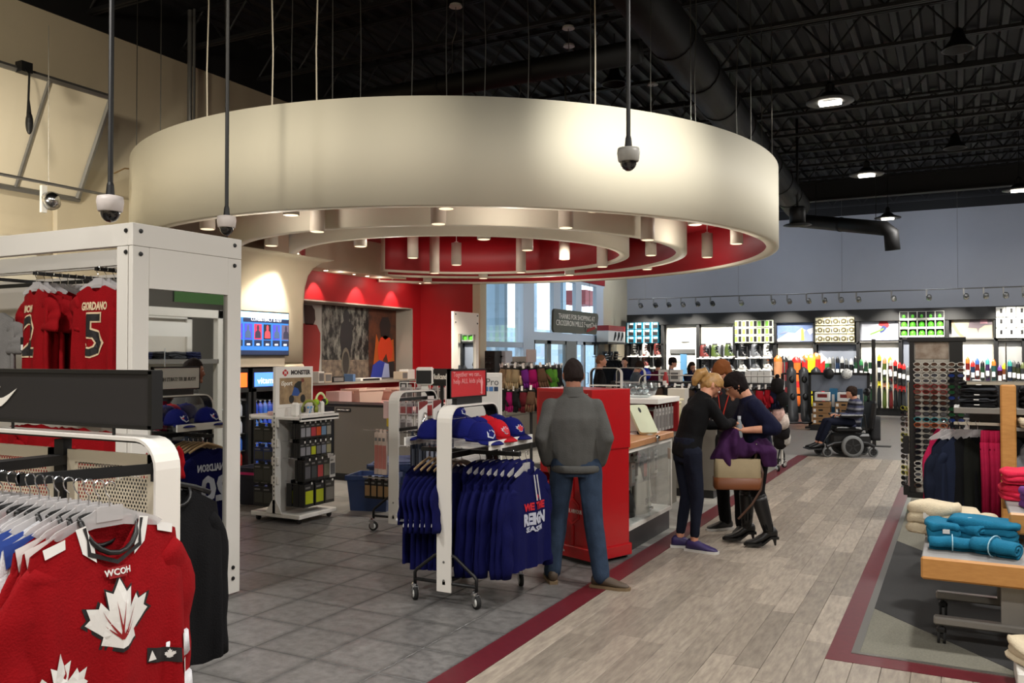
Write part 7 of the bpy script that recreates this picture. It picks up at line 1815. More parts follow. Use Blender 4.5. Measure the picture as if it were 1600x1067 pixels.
# round floor stand of winter gloves before the doors
c0 = pD(830, 600, 13.6); crx, cry = c0.x, c0.y
t = T_('glove_carousel', 'round floor stand hung with winter gloves before the glass doors', 'stand', (crx, cry, 0))
MB().cyl((0, 0, .03), (0, 0, 1.65), .025, n=8).lathe([(.3, 0), (.3, .02), (.02, .04)], 20).build('pole', BLACK, t)
for z, r in ((1.58, .42), (1.2, .42)): MB().tube([(r*math.cos(2*PI*k/24), r*math.sin(2*PI*k/24), z) for k in range(25)], .008, 5, False).build('ring', CHROME, t)
MB().box(-.01, .01, -.16, .16, 1.66, 1.86).box(-.015, .015, -.01, .01, 1.6, 1.66).build('sign_holder', M('pale_sign', (196, 180, 176), .5), t)
gcol = [('beige', (170, 150, 116)), ('tan', (150, 128, 100)), ('beige', (170, 150, 116)), ('beige', (160, 142, 110)), ('purple', (110, 40, 130)), ('magenta', (150, 20, 90)), ('brown', (90, 66, 50)), ('green', (70, 120, 40)), ('green', (84, 136, 46)), ('black', (26, 26, 28)), ('black', (30, 28, 28)), ('maroon', (90, 26, 34))]
for lv, (z, r) in enumerate(((1.6, .44), (1.25, .44))):
    for k in range(22):
        a = YAW+PI+PI*2*(k+.5)/22
        nm, c = gcol[min(11, int(k*12/11))] if lv == 0 and k < 11 else gcol[[9, 10, 5, 9, 11, 6][k % 6]]
        glove((crx+r*math.cos(a), cry+r*math.sin(a), z), a+PI/2, cloth('glove_%s_%d' % (nm, c[0]), c), '%s winter glove on the round stand, %s ring, %s round' % (nm, ['upper', 'lower'][lv], ord2[k]), 'gloves on the round stand', 1.5)
# white rack with the glove rail
YR = 13.7
xl, xr = pY(1000, 591, YR).x, pY(1222, 590, YR).x
r3 = rack_frame('wide white rack of gloves and black goods behind the three women', xl, YR, 0, L=xr-xl, H=1.45, casters=True)
MB().box(.03, xr-xl-.03, -.3, -.28, 1.26, 1.285).box(.03, .06, -.3, 0, 1.26, 1.285).box(xr-xl-.06, xr-xl-.03, -.3, 0, 1.26, 1.285).build('hang_rail', BLACK, r3)
nG = 18
for k in range(nG):
    px = 1008+k*12
    x = pY(px, 600, YR-.29).x; red = px in (1188, 1200)
    nm, c = ('red', (150, 22, 34)) if 1180 < px < 1202 else [('black', (20, 20, 22)), ('navy', (24, 28, 50)), ('brown', (60, 46, 38)), ('black', (24, 24, 24))][k % 4]
    for q in range(2): glove((x, YR-.29-.05*q, 1.27-.3*(k % 3 == 1)*q), R.uniform(-.3, .3), cloth('glove_%s_%d' % (nm, c[0]), c), '%s glove on the wide white rack, %s along, %s' % (nm, ord2[k], ['inner', 'outer'][q]), 'gloves on the wide white rack', 1.35)
for k in range(9):
    x = xl+.12+.12*k; gname = 'black trousers hanging low on the wide white rack, %s along' % ordn[k]
    if k == 0:
        tr = T_('hanging_trousers', gname, 'trousers', (x, YR+.0, .98), .4, 'black trousers on the wide white rack')
        for q in (-1, 1): MB().m(0, True).tube([(q*.06, 0, 0), (q*.075, 0, -.3), (q*.08, 0, -.82)], [(.085, .03), (.075, .035), (.06, .03)], 10, up=(0, 1, 0)).build('leg', BK, tr)
        MB().m(0, True).tube([(0, 0, .03), (0, 0, -.14)], [(.14, .03), (.15, .04)], 12, up=(0, 1, 0)).build('waist', BK, tr)
    else: dup(tr, (x, YR, .98), .4+R.uniform(-.2, .2), gname)
# fluffy accessories at its end
for k, (c, z) in enumerate((((26, 24, 24), 1.3), ((24, 24, 26), 1.1), ((206, 170, 160), .86), ((214, 200, 190), .76), ((70, 40, 60), .8), ((30, 28, 30), .6), ((28, 26, 26), .45), ((200, 196, 190), .5))):
    p = pY(1214+(k % 2)*6, 650, YR-.4); q = T_('fur_hat', '%s fluffy accessory hanging at the end of the wide white rack, %s down' % (['black', 'black', 'pink', 'cream', 'plum', 'black', 'black', 'white'][k], ordn[k]), 'hat', (p.x, YR-.35+.03*k, z), R.random(), 'fluffy accessories on the wide rack')
    MB().m(0, True).lathe([(.02, .13), (.08, .1), (.1, .02), (.09, -.08), (.04, -.12)], 14).build('body', cloth('fluff_%d_%d' % (c[0], k), c, .4, 1.0), q)
    MB().m(0, True).ball((0, 0, .15), .035, n=8, m=6).build('pompom', cloth('fluff_%d_%d' % (c[0], k), c), q); MB().box(.09, .1, -.01, .01, -.05, .02).build('tag', PAPER, q)
q = T_('red_flask', 'red flask tag standing on the white rack bar', 'flask', tuple(pY(1040, 610, YR-.2))); MB().m(0, True).lathe([(.045, -.02), (.05, .1), (.045, .22), (.025, .26), (.025, .3)], 12).build('body', RED, q); MB().box(-.03, .03, -.052, -.048, .08, .16).build('label', PAPER, q)
# white arch racks near the doors, skates, sunglasses towers
for px0, Y, lab in ((923, 15.0, 'white arch rack next to the man in the black hoodie'), (964, 17.0, 'white arch rack beside the youth in the grey hoodie')):
    p = pY(px0, 574, Y); rr3 = rack_frame(lab, p.x, Y, 0, L=.62, H=p.z, casters=True)
    for z in (.5, .9, 1.2): MB().box(.02, .60, -.15, .15, z, z+.02).build('shelf', WHITE2, rr3)
    for k in range(5):
        o_ = glove((p.x+.1+.1*k, Y-.05, .86 if k % 2 else 1.15), R.random(), BK, 'black glove on the white arch rack %s, %s along' % ('next to the hoodie man' if px0 == 923 else 'beside the youth', ordn[k]), 'gloves on the small arch racks')
p = pX(954, 535, XL+.3)
t = T_('skate_shelf', 'black wall shelf in the corner holding a red skate carton', 'shelf', (XL, p.y, p.z)); MB().box(0, .55, -.9, .9, -.05, 0).build('board', BLACK, t); MB().box(0, .04, -.7, -.6, -.4, 0).box(0, .04, .6, .7, -.4, 0).build('bracket', BLACK, t)
q = T_('skate_carton', 'red and white skate carton on the corner shelf', 'carton', (XL+.32, p.y, p.z)); MB().box(-.2, .2, -.75, .75, 0, .52, b=.01).build('carton', PAPER, q); MB().box(-.204, .204, -.754, .754, .36, .524).build('red_band', RED, q)
for k in range(3): MB().tube([(.205, -.3+.32*k, .05), (.205, -.2+.32*k, .2), (.205, -.16+.32*k, .32)], [.02, .05, .03], 6).build('boot_print', BLACKP, q)
for k in range(3):
    o = dup(bp_, (XL+.3, p.y-.5+.5*k, p.z-.75), R.random()*3, 'dark ice skate hanging under the corner shelf, %s of three' % ordn[k], 'skates under the corner shelf'); 
    MB().cyl((0, 0, .38), (0, 0, .7), .006, n=5).build('lace', BLACKP, o)
t = T_('dark_jacket_rail', 'wall rail under the corner shelf carrying dark jackets', 'rail', (XL, p.y, 1.75)); MB().box(0, .4, -.8, -.78, -.02, 0).box(0, .4, .78, .8, -.02, 0).box(.38, .4, -.8, .8, -.02, 0).build('bar', BLACK, t)
for k in range(5):
    dup(bj, (XL+.39, p.y-.6+.25*k, 1.62), .2, 'dark jacket on the rail under the corner shelf, %s along' % ordn[k], 'jackets under the corner shelf')
def tower(px0, px1, pyt, Y, lab, m_, nrow, ncol, grp, z0=1.2, mat2=None):
    a, c = pY(px0, 560, Y), pY(px1, 560, Y); zt_ = pY(px0, pyt, Y).z
    t = T_('sunglasses_tower', lab, 'stand', ((a.x+c.x)/2, Y, 0)); w = (c.x-a.x)/2
    MB().box(-w, w, 0, .3, .06, zt_, b=.01).build('tower', m_, t); MB().lathe([(w*1.1, 0), (w*1.1, .05), (.1, .07)], 18, Matrix.Translation((0, .15, 0))).build('base', BLACK, t)
    for r in range(nrow):
        for k in range(ncol):
            shades('dark sunglasses on %s, %s row, %s along' % (grp, ord2[r], ordn[k]), ((a.x+c.x)/2-w+2*w*(k+.5)/ncol, Y-.05, zt_-.12-.12*r), 0, BLACKP, LD, 'sunglasses on '+grp, 1.15)
tower(757, 773, 548, 15.0, 'black sunglasses tower before the entrance glass', BLACKP, 6, 1, 'the black tower by the entrance')
tower(774, 790, 548, 15.3, 'white faced side of the sunglasses tower before the entrance', M('tower_pale', (190, 196, 206), .3), 6, 1, 'the pale tower by the entrance')
tower(800, 823, 557, 14.6, 'grey sunglasses panel beside the entrance column', STEEL, 5, 2, 'the grey panel by the entrance')
# second white frame fixture near the end of the red wall
Xf = -8.35
y0, y1 = pX(709, 520, Xf).y, pX(748, 520, Xf).y; zt_ = pX(728, 488, Xf).z
t = T_('frame_fixture', 'white frame fixture with a mirror opening beside the red wall end', 'fixture', (Xf, y0, 0)); w_ = y1-y0
MB().box(-.05, 0, 0, w_*.17, 0, zt_).box(-.05, 0, w_*.88, w_, 0, zt_).box(-.05, 0, w_*.17, w_*.88, pX(728, 522, Xf).z, zt_).box(-.05, 0, w_*.17, w_*.88, 0, .4).build('end_panel', WHITE, t)
MB().box(-.04, -.03, w_*.17, w_*.88, .4, pX(728, 522, Xf).z).build('mirror', MIRROR, t); MB().box(-.052, .003, -.002, w_+.002, zt_-.14, zt_+.002).build('top_beam', WHITE, t)
for yb in (.06, w_-.06):
    for zb in (zt_-.05, zt_-.2): MB().lathe([(.001, 0), (.018, 0), (.014, .01), (.001, .012)], 8).build('bolt', BLACK, t, (.002, yb, zb), (0, PI/2, 0))
# odds and ends behind the counter, on a grey table
zt_ = 1.2
t = T_('goods_table', 'dark goods table in the middle of the shop behind the people', 'table', (pY(1030, 590, 18.4).x, 18.4, 0)); MB().box(-1.0, 2.6, -.4, .4, zt_-.06, zt_).build('tabletop', DARKG, t)
for x in (-.95, 2.55):
    for y in (-.35, .35): MB().box(x-.03, x+.03, y-.03, y+.03, 0, zt_-.06).build('leg', BLACK, t)
for px, r, lab in ((999, .13, 'royal blue ball beside the grey hoodie youth'), (1009, .15, 'second royal blue ball, next to the woman in maroon')):
    p = pY(px, 585, 18.4); q = T_('exercise_ball', lab, 'ball', (p.x, 18.3, zt_+r)); MB().m(0, True).ball((0, 0, 0), r, n=20, m=14).build('shell', M('ball_blue', (24, 50, 170), .35), q); MB().cyl((0, -r-.003, 0), (0, -r+.01, 0), .012, n=8).build('valve', BLACKP, q)
for px, lab in ((1041, 'white box with a dark photo window in front of the capped man'), (1057, 'second white box with a grey photo window')):
    p = pY(px, 583, 18.2); q = T_('photo_box', lab, 'box', (p.x, 18.15, zt_)); MB().box(-.13, .13, -.1, .1, 0, .26, b=.006).build('carton', PAPER, q); MB().box(-.08, .08, -.104, -.1, .06, .2).build('window', M('grey_print'), q)
p = pY(1101, 580, 18.2); q = T_('display_board', 'pale blue rounded board tip standing behind the blond woman', 'board', (p.x, 18.2, zt_)); MB().prism([(-.12, 0), (.12, 0), (.12, .2), (.085, .29), (.03, .33), (-.03, .33), (-.085, .29), (-.12, .2)], .03, Matrix.Rotation(PI/2, 4, 'X')).build('board', M('pale_blue_board', (140, 160, 180), .4), q); MB().box(-.08, .08, -.02, .1, 0, .02).build('foot', BLACK, q)
boxt('pink_book', 'pink and grey upright package on the goods table', 'package', pY(1112, 580, 18.2).x, pY(1130, 580, 18.2).x, 18.1, 18.3, zt_, zt_+.3, M('pink_mix', (170, 130, 130), .5, var=.4, scale=12))
for k, px in enumerate((1170, 1180, 1190, 1200)):
    p = pY(px, 588, 18.2); boxt('white_pack', 'white upright package in the row behind the dark haired woman, %s along' % ordn[k], 'package', p.x-.06, p.x+.06, 18.1, 18.3, zt_, zt_+.24, PAPER, .004, 'white packages behind the dark haired woman', None)
# ---- people further back
def bg(lab, px, py, dep, face, H, top, legs, hair, **kw):
    p = pD(px, py, dep); H = p.z if H is None else H
    J = stand(H/1.0, **kw.pop('J', {}))
    return person(lab, (p.x, p.y, 0), face, J, top, legs, BLACKP, hair, SKIN, .016, fold=.008, hands=((.6, 1), (.6, 1)), **kw)
rt_ = math.atan2(-.8866, .4625)       # facing picture right
bg('young man in a black hoodie in profile near the glass doors', 937, 557, 16.6, rt_, 1.78, BK, DDEN, (M('short_fair_hair', (110, 76, 48), .7), hshort))
bg('youth in a grey hoodie looking down beside the white arch rack', 994, 566, 19, rt_+.2, 1.66, cloth('grey_hoodie', (92, 96, 102)), DDEN, (BRN, hfull), J=dict(head=(0, .07, 1.52), look=(0, .8, -.6), hup=(0, .6, .8)))
bg('child half hidden behind the grey hoodie youth', 976, 560, 21.5, PI+.2, 1.72, cloth('navy_knit'), DDEN, (BRN, hshort))
bg('woman in a maroon jacket seen from behind', 1028, 560, 20, .3, 1.68, cloth('maroon_jacket', (86, 20, 46)), DDEN, (DKH, hfull))
cm = bg('man in a dark cap and pale shirt in profile', 1049, 560, 21, rt_, 1.7, cloth('pale_blue_shirt', (110, 124, 150)), DDEN, (DKH, hshort))
MB().m(0, True).loft([[(.082*f*math.cos(2*PI*k/16), .03+.104*f*math.sin(2*PI*k/16), z) for k in range(16)] for f, z in ((1.02, 1.60), (1.04, 1.65), (.85, 1.71), (.4, 1.735))]).box(-.06, .06, .11, .22, 1.60, 1.615, b=.005).build('cap', DKH, cm)
bg('smiling woman with long brown hair and a dark top', 1080, 568, 21, PI+.9, 1.6, cloth('navy_knit'), DDEN, (BRN, hlong), J=dict(wrr=(.1, .16, 1.4), elr=(.22, .1, 1.16)))
# ---- the young man in the power wheelchair, facing left
wx, wy = fl(1322, 713).x, fl(1322, 713).y+.12
az = math.atan2(.8866, -.4625)+0     # local +y -> picture left
t = T_('power_wheelchair', 'black power wheelchair with grey tyres standing at the end of the aisle', 'wheelchair', (wx, wy, 0), az)
GT = M('grey_tyre', (112, 114, 114), .7); BLP = BLACKP
def wheel(x, y, r, w, nm='wheel'):
    o = MB().m(0, True).lathe([(r*.72, -w/2), (r*.93, -w/2), (r, -w*.25), (r, w*.25), (r*.93, w/2), (r*.72, w/2)], 28, Matrix.Translation((x, y, r)) @ Matrix.Rotation(PI/2, 4, 'Y'), True).build(nm, GT, t)
    MB().lathe([(.01, -w*.4), (r*.73, -w*.4), (r*.73, w*.4), (.01, w*.4)], 20, Matrix.Translation((x, y, r)) @ Matrix.Rotation(PI/2, 4, 'Y')).build('hub', BLP, o)
    for k in range(5):
        a = 2*PI*k/5; MB().box(-.01, .01, .02, r*.68, -w*.46, w*.46, 0, Matrix.Translation((x, y, r)) @ Matrix.Rotation(a, 4, 'X') @ Matrix.Rotation(PI/2, 4, 'Y') @ Matrix.Rotation(PI/2, 4, 'Z')).build('spoke', DARKG, o)
for q in (-1, 1): wheel(q*.25, 0, .19, .075, 'drive_wheel'); wheel(q*.2, .42, .085, .05, 'front_caster'); wheel(q*.2, -.38, .085, .05, 'rear_caster')
MB().box(-.2, .2, -.36, .34, .17, .40, b=.04).build('motor_base', BLP, t)
for q in (-1, 1): MB().tube([(q*.2, .1, .26), (q*.2, .3, .24), (q*.2, .42, .19), (q*.2, .42, .1)], [.03, .03, .035, .03], 8).tube([(q*.2, -.1, .26), (q*.2, -.28, .24), (q*.2, -.38, .19), (q*.2, -.38, .1)], [.03, .03, .035, .03], 8).build('caster_arm', BLP, t)
MB().box(-.22, .22, -.22, .28, .42, .52, b=.04).build('seat', BLP, t)
MB().box(-.2, .2, -.34, -.25, .5, 1.02, b=.04, T=Matrix.Rotation(rad(8), 4, 'X')).build('backrest', BLP, t)
MB().m(0, True).ball((0, -.36, 1.12), .12, .05, .07, 12, 8).cyl((0, -.38, .95), (0, -.38, 1.1), .015, n=6).build('headrest', BLP, t)
for q in (-1, 1): MB().box(q*.27-.03, q*.27+.03, -.18, .22, .70, .74, b=.015).cyl((q*.27, -.2, .74), (q*.25, -.25, .45), .016, n=6).build('armrest', BLP, t)
MB().cyl((-.27, .24, .74), (-.27, .24, .82), .012, n=6).ball((-.27, .24, .83), .022, n=8, m=6).build('joystick', BLP, t)
MB().tube([(.1, .3, .45), (.11, .42, .3), (.1, .5, .14)], .018, 6).tube([(-.1, .3, .45), (-.11, .42, .3), (-.1, .5, .14)], .018, 6).box(-.16, .16, .48, .72, .12, .14).build('footrest', DARKG, t)
MB().m(0, True).loft([rr(-.16, .16, -.55, -.38, .06, z) for z in (.28, .34, .62, .7)]).build('rear_bag', M('bag_black', (26, 27, 30), .8, bump=.5, bscale=30), t)
def stripes(name, c1, c2, c3, f):
    m = M(name, c1, .85); nt = m.node_tree; N = nt.nodes
    tc = N.new('ShaderNodeTexCoord'); sp = N.new('ShaderNodeSeparateXYZ'); mm = N.new('ShaderNodeMath'); mm.operation = 'MULTIPLY'; mm.inputs[1].default_value = f
    fr_ = N.new('ShaderNodeMath'); fr_.operation = 'FRACT'; rp = N.new('ShaderNodeValToRGB'); rp.color_ramp.interpolation = 'CONSTANT'
    nt.links.new(tc.outputs['Object'], sp.inputs[0]); nt.links.new(sp.outputs['Z'], mm.inputs[0]); nt.links.new(mm.outputs[0], fr_.inputs[0]); nt.links.new(fr_.outputs[0], rp.inputs[0]); nt.links.new(rp.outputs[0], N['Principled BSDF'].inputs['Base Color'])
    e = rp.color_ramp.elements; e[0].color = lin(c1); e[1].position = .34; e[1].color = lin(c2); x = e.new(.67); x.color = lin(c3)
    return m
sj = dict(pelvis=V(0, -.12, .60), chest=V(0, -.17, .86), neck=V(0, -.14, 1.01), head=V(0, -.09, 1.11), side=V(1, 0, 0), hw=.09, shl=V(-.15, -.15, .94), shr=V(.15, -.15, .94), ell=V(-.2, -.1, .70), elr=V(.2, -.1, .70), wrl=V(-.13, .14, .72), wrr=V(.13, .14, .72), hdl=V(.4, .9, 0), hdr=V(-.4, .9, 0), pnl=V(0, 0, -1), pnr=V(0, 0, -1), thl=V(1, 0, 0), thr=V(-1, 0, 0), hil=V(-.09, -.06, .6), hir=V(.09, -.06, .6), knl=V(-.1, .34, .60), knr=V(.1, .34, .60), anl=V(-.09, .5, .225), anr=V(.09, .5, .225), tol=V(-.09, .75, .14), tor=V(.09, .75, .14), look=V(0, 1, -.12), hup=V(0, .1, 1))
pw_ = person('young man in a striped sweater sitting in the power wheelchair', (wx, wy, 0), az, sj, stripes('striped_sweater', (26, 28, 44), (126, 128, 136), (60, 64, 92), 9), cloth('navy_trousers', (20, 24, 40)), BLACKP, (BRN, hfull), SKIN, .012, ((.15, .11), (.15, .11), (.16, .115), (.15, .085)), (.052, .045, .036), (.08, .062, .05), hs=.9, hands=((.6, .9), (.6, .9)))
for o in tree(pw_):
    if o.name.startswith('shoe'): o.location = (0, 0, .13)
# ================================================================ right side: sunglasses tower, tables, jackets
YS = 10.55
a, c = pY(1421, 600, YS), pY(1505, 600, YS)
zt_ = pY(1440, 527, YS).z
t = T_('sunglasses_tower', 'tall black tower packed with sunglasses at the edge of the aisle', 'stand', (a.x, YS, 0))
w = c.x-a.x
WF = M('tower_backing', (186, 180, 168), .5)
MB().box(-.02, w+.03, -.02, .5, zt_-.05, zt_, b=.004).build('top', BLACKP, t)
MB().box(w-.13, w, -.01, .5, .2, zt_-.05).build('side_panel', BLACKP, t); MB().box(0, .05, -.01, .5, .2, zt_-.05).build('corner_post', BLACKP, t)
MB().box(.05, w-.13, .03, .05, .2, zt_-.05).build('backing', WF, t); MB().box(0, w, .44, .48, .2, zt_-.05).build('rear_panel', BLACKP, t)
MB().box(.06, w-.14, .02, .03, zt_-.24, zt_-.06).build('header_card', M('header_brown', (120, 96, 76), .5, c2=(190, 176, 160), scale=9), t)
MB().lathe([(.24, 0), (.24, .05), (.06, .08), (.06, .2)], 24, Matrix.Translation((w/2, .22, 0))).build('base', BLACK, t)
MB().box(-.03, w, -.03, .5, .18, .24).build('bottom_frame', BLACKP, t)
MB().box(-.07, -.01, .0, .16, .66, .86, b=.005).box(-.07, -.0, 0, .16, .2, .3, b=.005).build('side_bracket', BLACKP, t); MB().box(-.02, -.008, .02, .42, .3, zt_-.5).build('side_mirror', MIRROR, t)
for x in (.05, .24, .43): MB().box(x, x+.008, .0, .03, .25, zt_-.25).build('rail', M('tower_rail', (70, 68, 66), .4), t)
LG, LRD, LB_, LGY = M('green_lens', (30, 70, 40), .08, coat=1), M('red_lens', (110, 24, 22), .08, coat=1), M('blue_lens', (30, 50, 110), .08, coat=1), M('grey_lens', (70, 70, 74), .08, coat=1)
FWH, FRD, FTL, FYL, FBR = M('frame_white', (226, 222, 212), .3), M('frame_red', (150, 30, 34), .3), M('frame_teal', (50, 140, 150), .3), M('frame_yellow', (180, 180, 50), .3), M('frame_brown', (74, 52, 40), .3)
fr_rows = [(FWH, LBR, 'white'), (FWH, LBR, 'white'), (FWH, LGY, 'white'), (FWH, LGY, 'white'), (FRD, LBR, 'red'), (FRD, LBR, 'red'), (BLACKP, LBR, 'brown lensed black'), (BLACKP, LBR, 'brown lensed black'), (BLACKP, LD, 'black'), (BLACKP, LGY, 'grey lensed black'), (FTL, LD, 'teal'), (M('frame_orange', (190, 90, 40), .3), LBR, 'orange'), (BLACKP, LD, 'black'), (BLACKP, LD, 'black'), (BLACKP, LD, 'black'), (BLACKP, LD, 'black'), (BLACKP, LD, 'black'), (BLACKP, LD, 'black'), (FWH, LD, 'white'), (FWH, LD, 'white'), (FWH, LGY, 'white'), (FWH, LD, 'white'), (FBR, LD, 'brown')]
nr = len(fr_rows)
for r, (f, l, nm) in enumerate(fr_rows):
    z = zt_-.30-(zt_-.30-.32)*r/(nr-1)
    for k in range(3):
        f_, l_, n_ = (f, l, nm) if k < 2 else ((BLACKP, [LG, LG, LB_, LD][r % 4], 'dark') if 2 <= r < 18 else (f, l, nm))
        shades('%s framed sunglasses on the black tower, %s row down, %s column' % (n_, ord2[r], ordn[k]), (a.x+.125+.17*k, YS-.035, z), R.uniform(-.08, .08), f_, l_, 'sunglasses on the black tower', 1.25)
    if r > 7:
        f_ = [FWH, FYL, FYL, BLACKP, BLACKP, FBR][r % 6]
        shades('sunglasses on the aisle side of the black tower, %s row down' % ord2[r], (a.x-.05, YS+.10, z-.01), -PI/2+.5, f_, LD, 'sunglasses on the black tower side', 1.3)
# low tables with folded clothes
WOODE = M('maple_edge', (190, 132, 70), .4, var=.14, scale=4, stretch=(3, 1, 14), c2=(206, 150, 84))
GTOP = M('grey_table_top', (132, 130, 128), .5)
TG = M('table_grey_metal', (132, 128, 122), .4, .3)
YT0 = 5.78
q = pY(1440, 868, YT0); x0, zt0 = q.x, q.z
def rtable(lab, x0, y0, L, Wd, zt_, parts=True):
    t = T_('display_table', lab, 'table', (x0, y0, 0))
    MB().box(0, L, .0, Wd, zt_-.035, zt_, b=.006).build('tabletop', GTOP, t)
    MB().box(-.004, L, -.03, 0, zt_-.135, zt_+.001, b=.012).build('front_edge', WOODE, t); MB().box(-.004, L, Wd, Wd+.03, zt_-.135, zt_, b=.012).build('rear_edge', WOODE, t)
    for y in (.06, Wd-.12):
        MB().box(.06, L-.06, y, y+.07, .115, .165, b=.01).build('foot_bar', TG, t)
        for x in (.1, L-.12):
            o = MB().m(0, True).tube([(x-.02, y+.035, .04), (x-.005, y+.035, .04)], .04, 16).tube([(x+.012, y+.035, .04), (x+.027, y+.035, .04)], .04, 16).build('caster', RUBBER, t)
            MB().box(x-.024, x+.03, y+.01, y+.06, .06, .1, b=.01).cyl((x, y+.035, .09), (x, y+.035, .12), .012, n=8).build('caster_cover', BLACKP, o)
    for x in (.42, L-.55):
        for y in (.09, Wd-.12): MB().box(x, x+.12, y, y+.03, .15, zt_-.035, b=.004).build('leg', TG, t)
    MB().box(.42, L-.43, .1, Wd-.1, zt_-.06, zt_-.035).build('apron', DARKG, t)
    return t
rtable('low grey display table with a maple edge carrying blue and cream fleece', x0, YT0, 1.5, .8, zt0)
def folded(lab, loc, rz, w, d, h, m, grp, n=3, seed=0, tilt=0):
    t = T_('folded_garment', lab, 'garment', loc, rz, grp)
    if tilt: t.rotation_euler = (tilt, 0, rz)
    b = MB().m(0, True); rs = random.Random(seed)
    for i in range(n):
        z0, z1 = h*i/n, h*(i+1)/n; ox, oy = rs.uniform(-.012, .012), rs.uniform(-.012, .012)
        b.loft([[(p[0]+ox, p[1]+oy, p[2]) for p in rr(-w/2*f, w/2*f, -d/2*f, d/2*f, min(w, d)*.22*f, z, 6)] for f, z in ((.9, z0), (.985, z0+(z1-z0)*.2), (1.0, z0+(z1-z0)*.5), (.98, z0+(z1-z0)*.82), (.9, z1+.004))])
    me = b.mesh('tmp')
    bm = bmesh.new(); bm.from_mesh(me); bmesh.ops.triangulate(bm, faces=[f for f in bm.faces if len(f.verts) > 4]); bmesh.ops.subdivide_edges(bm, edges=[e for e in bm.edges if e.calc_length() > .05], cuts=2); bmesh.ops.triangulate(bm, faces=[f for f in bm.faces if len(f.verts) > 4])
    for v in bm.verts:
        k = noise.noise(Vector((v.co.x*9, v.co.y*9, v.co.z*16+seed*5))); k2 = noise.noise(Vector((v.co.x*22, v.co.y*7, v.co.z*9+seed)))
        f = min(1, v.co.z/.02)
        v.co.z += (k*.022+k2*.012)*f; v.co.x += k2*.014; v.co.y += k*.016
    bm.to_mesh(me); bm.free(); me.polygons.foreach_set('use_smooth', [True]*len(me.polygons)); me.materials.append(m)
    ob('cloth', me, t)
    MB().box(-.02, .02, -d/2-.004, -d/2+.004, h*.55, h*.75).build('tag', PAPER, t)
    return t
CRF, BLF = cloth('cream_fleece', (214, 200, 172), .1, .7), cloth('turquoise_fleece', (30, 112, 146), .14, .5)
GF = 'folded fleece on the low table'
Pz = lambda px, py, z: fl(px, py, z)
z = zt0
def rolled(lab, loc, rz, L, r, m, grp):
    t = T_('folded_garment', lab, 'garment', loc, rz, grp); th = r*.36
    out = []; inn = []
    for k in range(44):
        a = -PI/2+k/43*PI*3.6; q = r*(1-.66*k/43)
        out.append((q*1.25*math.cos(a), q*.8*math.sin(a))); inn.append(((q-th*.78)*1.25*math.cos(a), (q-th*.78)*.8*math.sin(a)))
    pr = out+inn[::-1]; z0 = -min(p[1] for p in pr); rings = []
    for i in range(9):
        y = -L/2+L*i/8; f = 1-.12*abs(i-4)/4; rings.append([(p[0]*f+.01*math.sin(i*1.7), y, (p[1]+z0)*f) for p in pr])
    MB().m(0, True).loft(rings).build('cloth', m, t)
    MB().tube([(r*1.28*math.cos(a), 0, z0+r*.82*math.sin(a)) for a in [2*PI*k/16 for k in range(17)]], .004, 5).build('tie', M('pale_tie', (150, 190, 205), .6), t)
def onT(px, py, lab, w, d, h, m, rz, seed, n=3, dz=0, tilt=0):
    p = fl(px, py, zt0+dz); return folded(lab, (p.x, p.y, zt0+dz+.001), rz, w, d, h, m, GF, n, seed, tilt)
onT(1460, 832, 'tall cream fleece stack at the back corner of the low table', .30, .26, .20, CRF, -.35, 1, 3)
onT(1500, 830, 'second cream fleece with a blue label beside the tall cream stack', .24, .26, .15, CRF, .2, 2, 3)
onT(1536, 836, 'cream fleece behind the turquoise pile', .22, .22, .12, CRF, .1, 3, 2); onT(1566, 838, 'white ribbed knit at the far end of the turquoise pile', .16, .2, .1, M('white_knit', (222, 216, 206), .8, bump=.6, bscale=60), .2, 4, 2)
p = fl(1488, 862, zt0); rolled('turquoise fleece at the front corner of the low table', (p.x, p.y+.03, zt0+.001), 1.6, .26, .06, BLF, GF); p = fl(1515, 850, zt0); rolled('turquoise fleece folded over the front corner one', (p.x, p.y+.05, zt0+.03), .7, .26, .08, BLF, GF)
p = fl(1555, 872, zt0); rolled('turquoise fleece rolled up and tied at the front edge', (p.x, p.y+.05, zt0+.001), 1.15, .26, .075, BLF, GF); onT(1535, 848, 'broad turquoise fleece lying on top of the pile', .42, .24, .15, BLF, -.15, 8, 4); onT(1476, 846, 'turquoise fleece against the cream stack', .2, .22, .13, BLF, .1, 9, 3)
# second, higher table with pink stack
YT1 = 6.35
q = pY(1577, 800, YT1)
rtable('higher display table with a maple edge carrying pink and purple fleece', q.x, YT1, 1.4, 1.0, q.z)
PKF, PPF = cloth('pink_fleece', (206, 40, 70), .12, .5), cloth('purple_fleece', (110, 60, 130), .14, .5)
zq = q.z
folded('bright pink fleece stack at the back corner of the higher table', (q.x+.12, YT1+.62, zq+.001), .1, .3, .3, .09, PKF, 'folded fleece on the higher table', 3, 11)
folded('bright pink fleece on top of the pink stack', (q.x+.13, YT1+.62, zq+.115), .05, .3, .3, .085, PKF, 'folded fleece on the higher table', 3, 12)
folded('purple fleece at the edge of the picture on the higher table', (q.x+.22, YT1+.2, zq+.001), .3, .26, .3, .13, PPF, 'folded fleece on the higher table', 3, 13)
p = fl(1612, 1062, .0); bk = folded('cream fleece in the bottom corner of the picture', (p.x+.12, p.y-.1, .12), .4, .4, .4, .1, CRF, None, 3, 14)
boxt('low_plinth', 'low pale plinth under the cream fleece at the bottom corner', 'plinth', p.x-.08, p.x+.32, p.y-.3, p.y+.1, .004, .118, WHITE2)
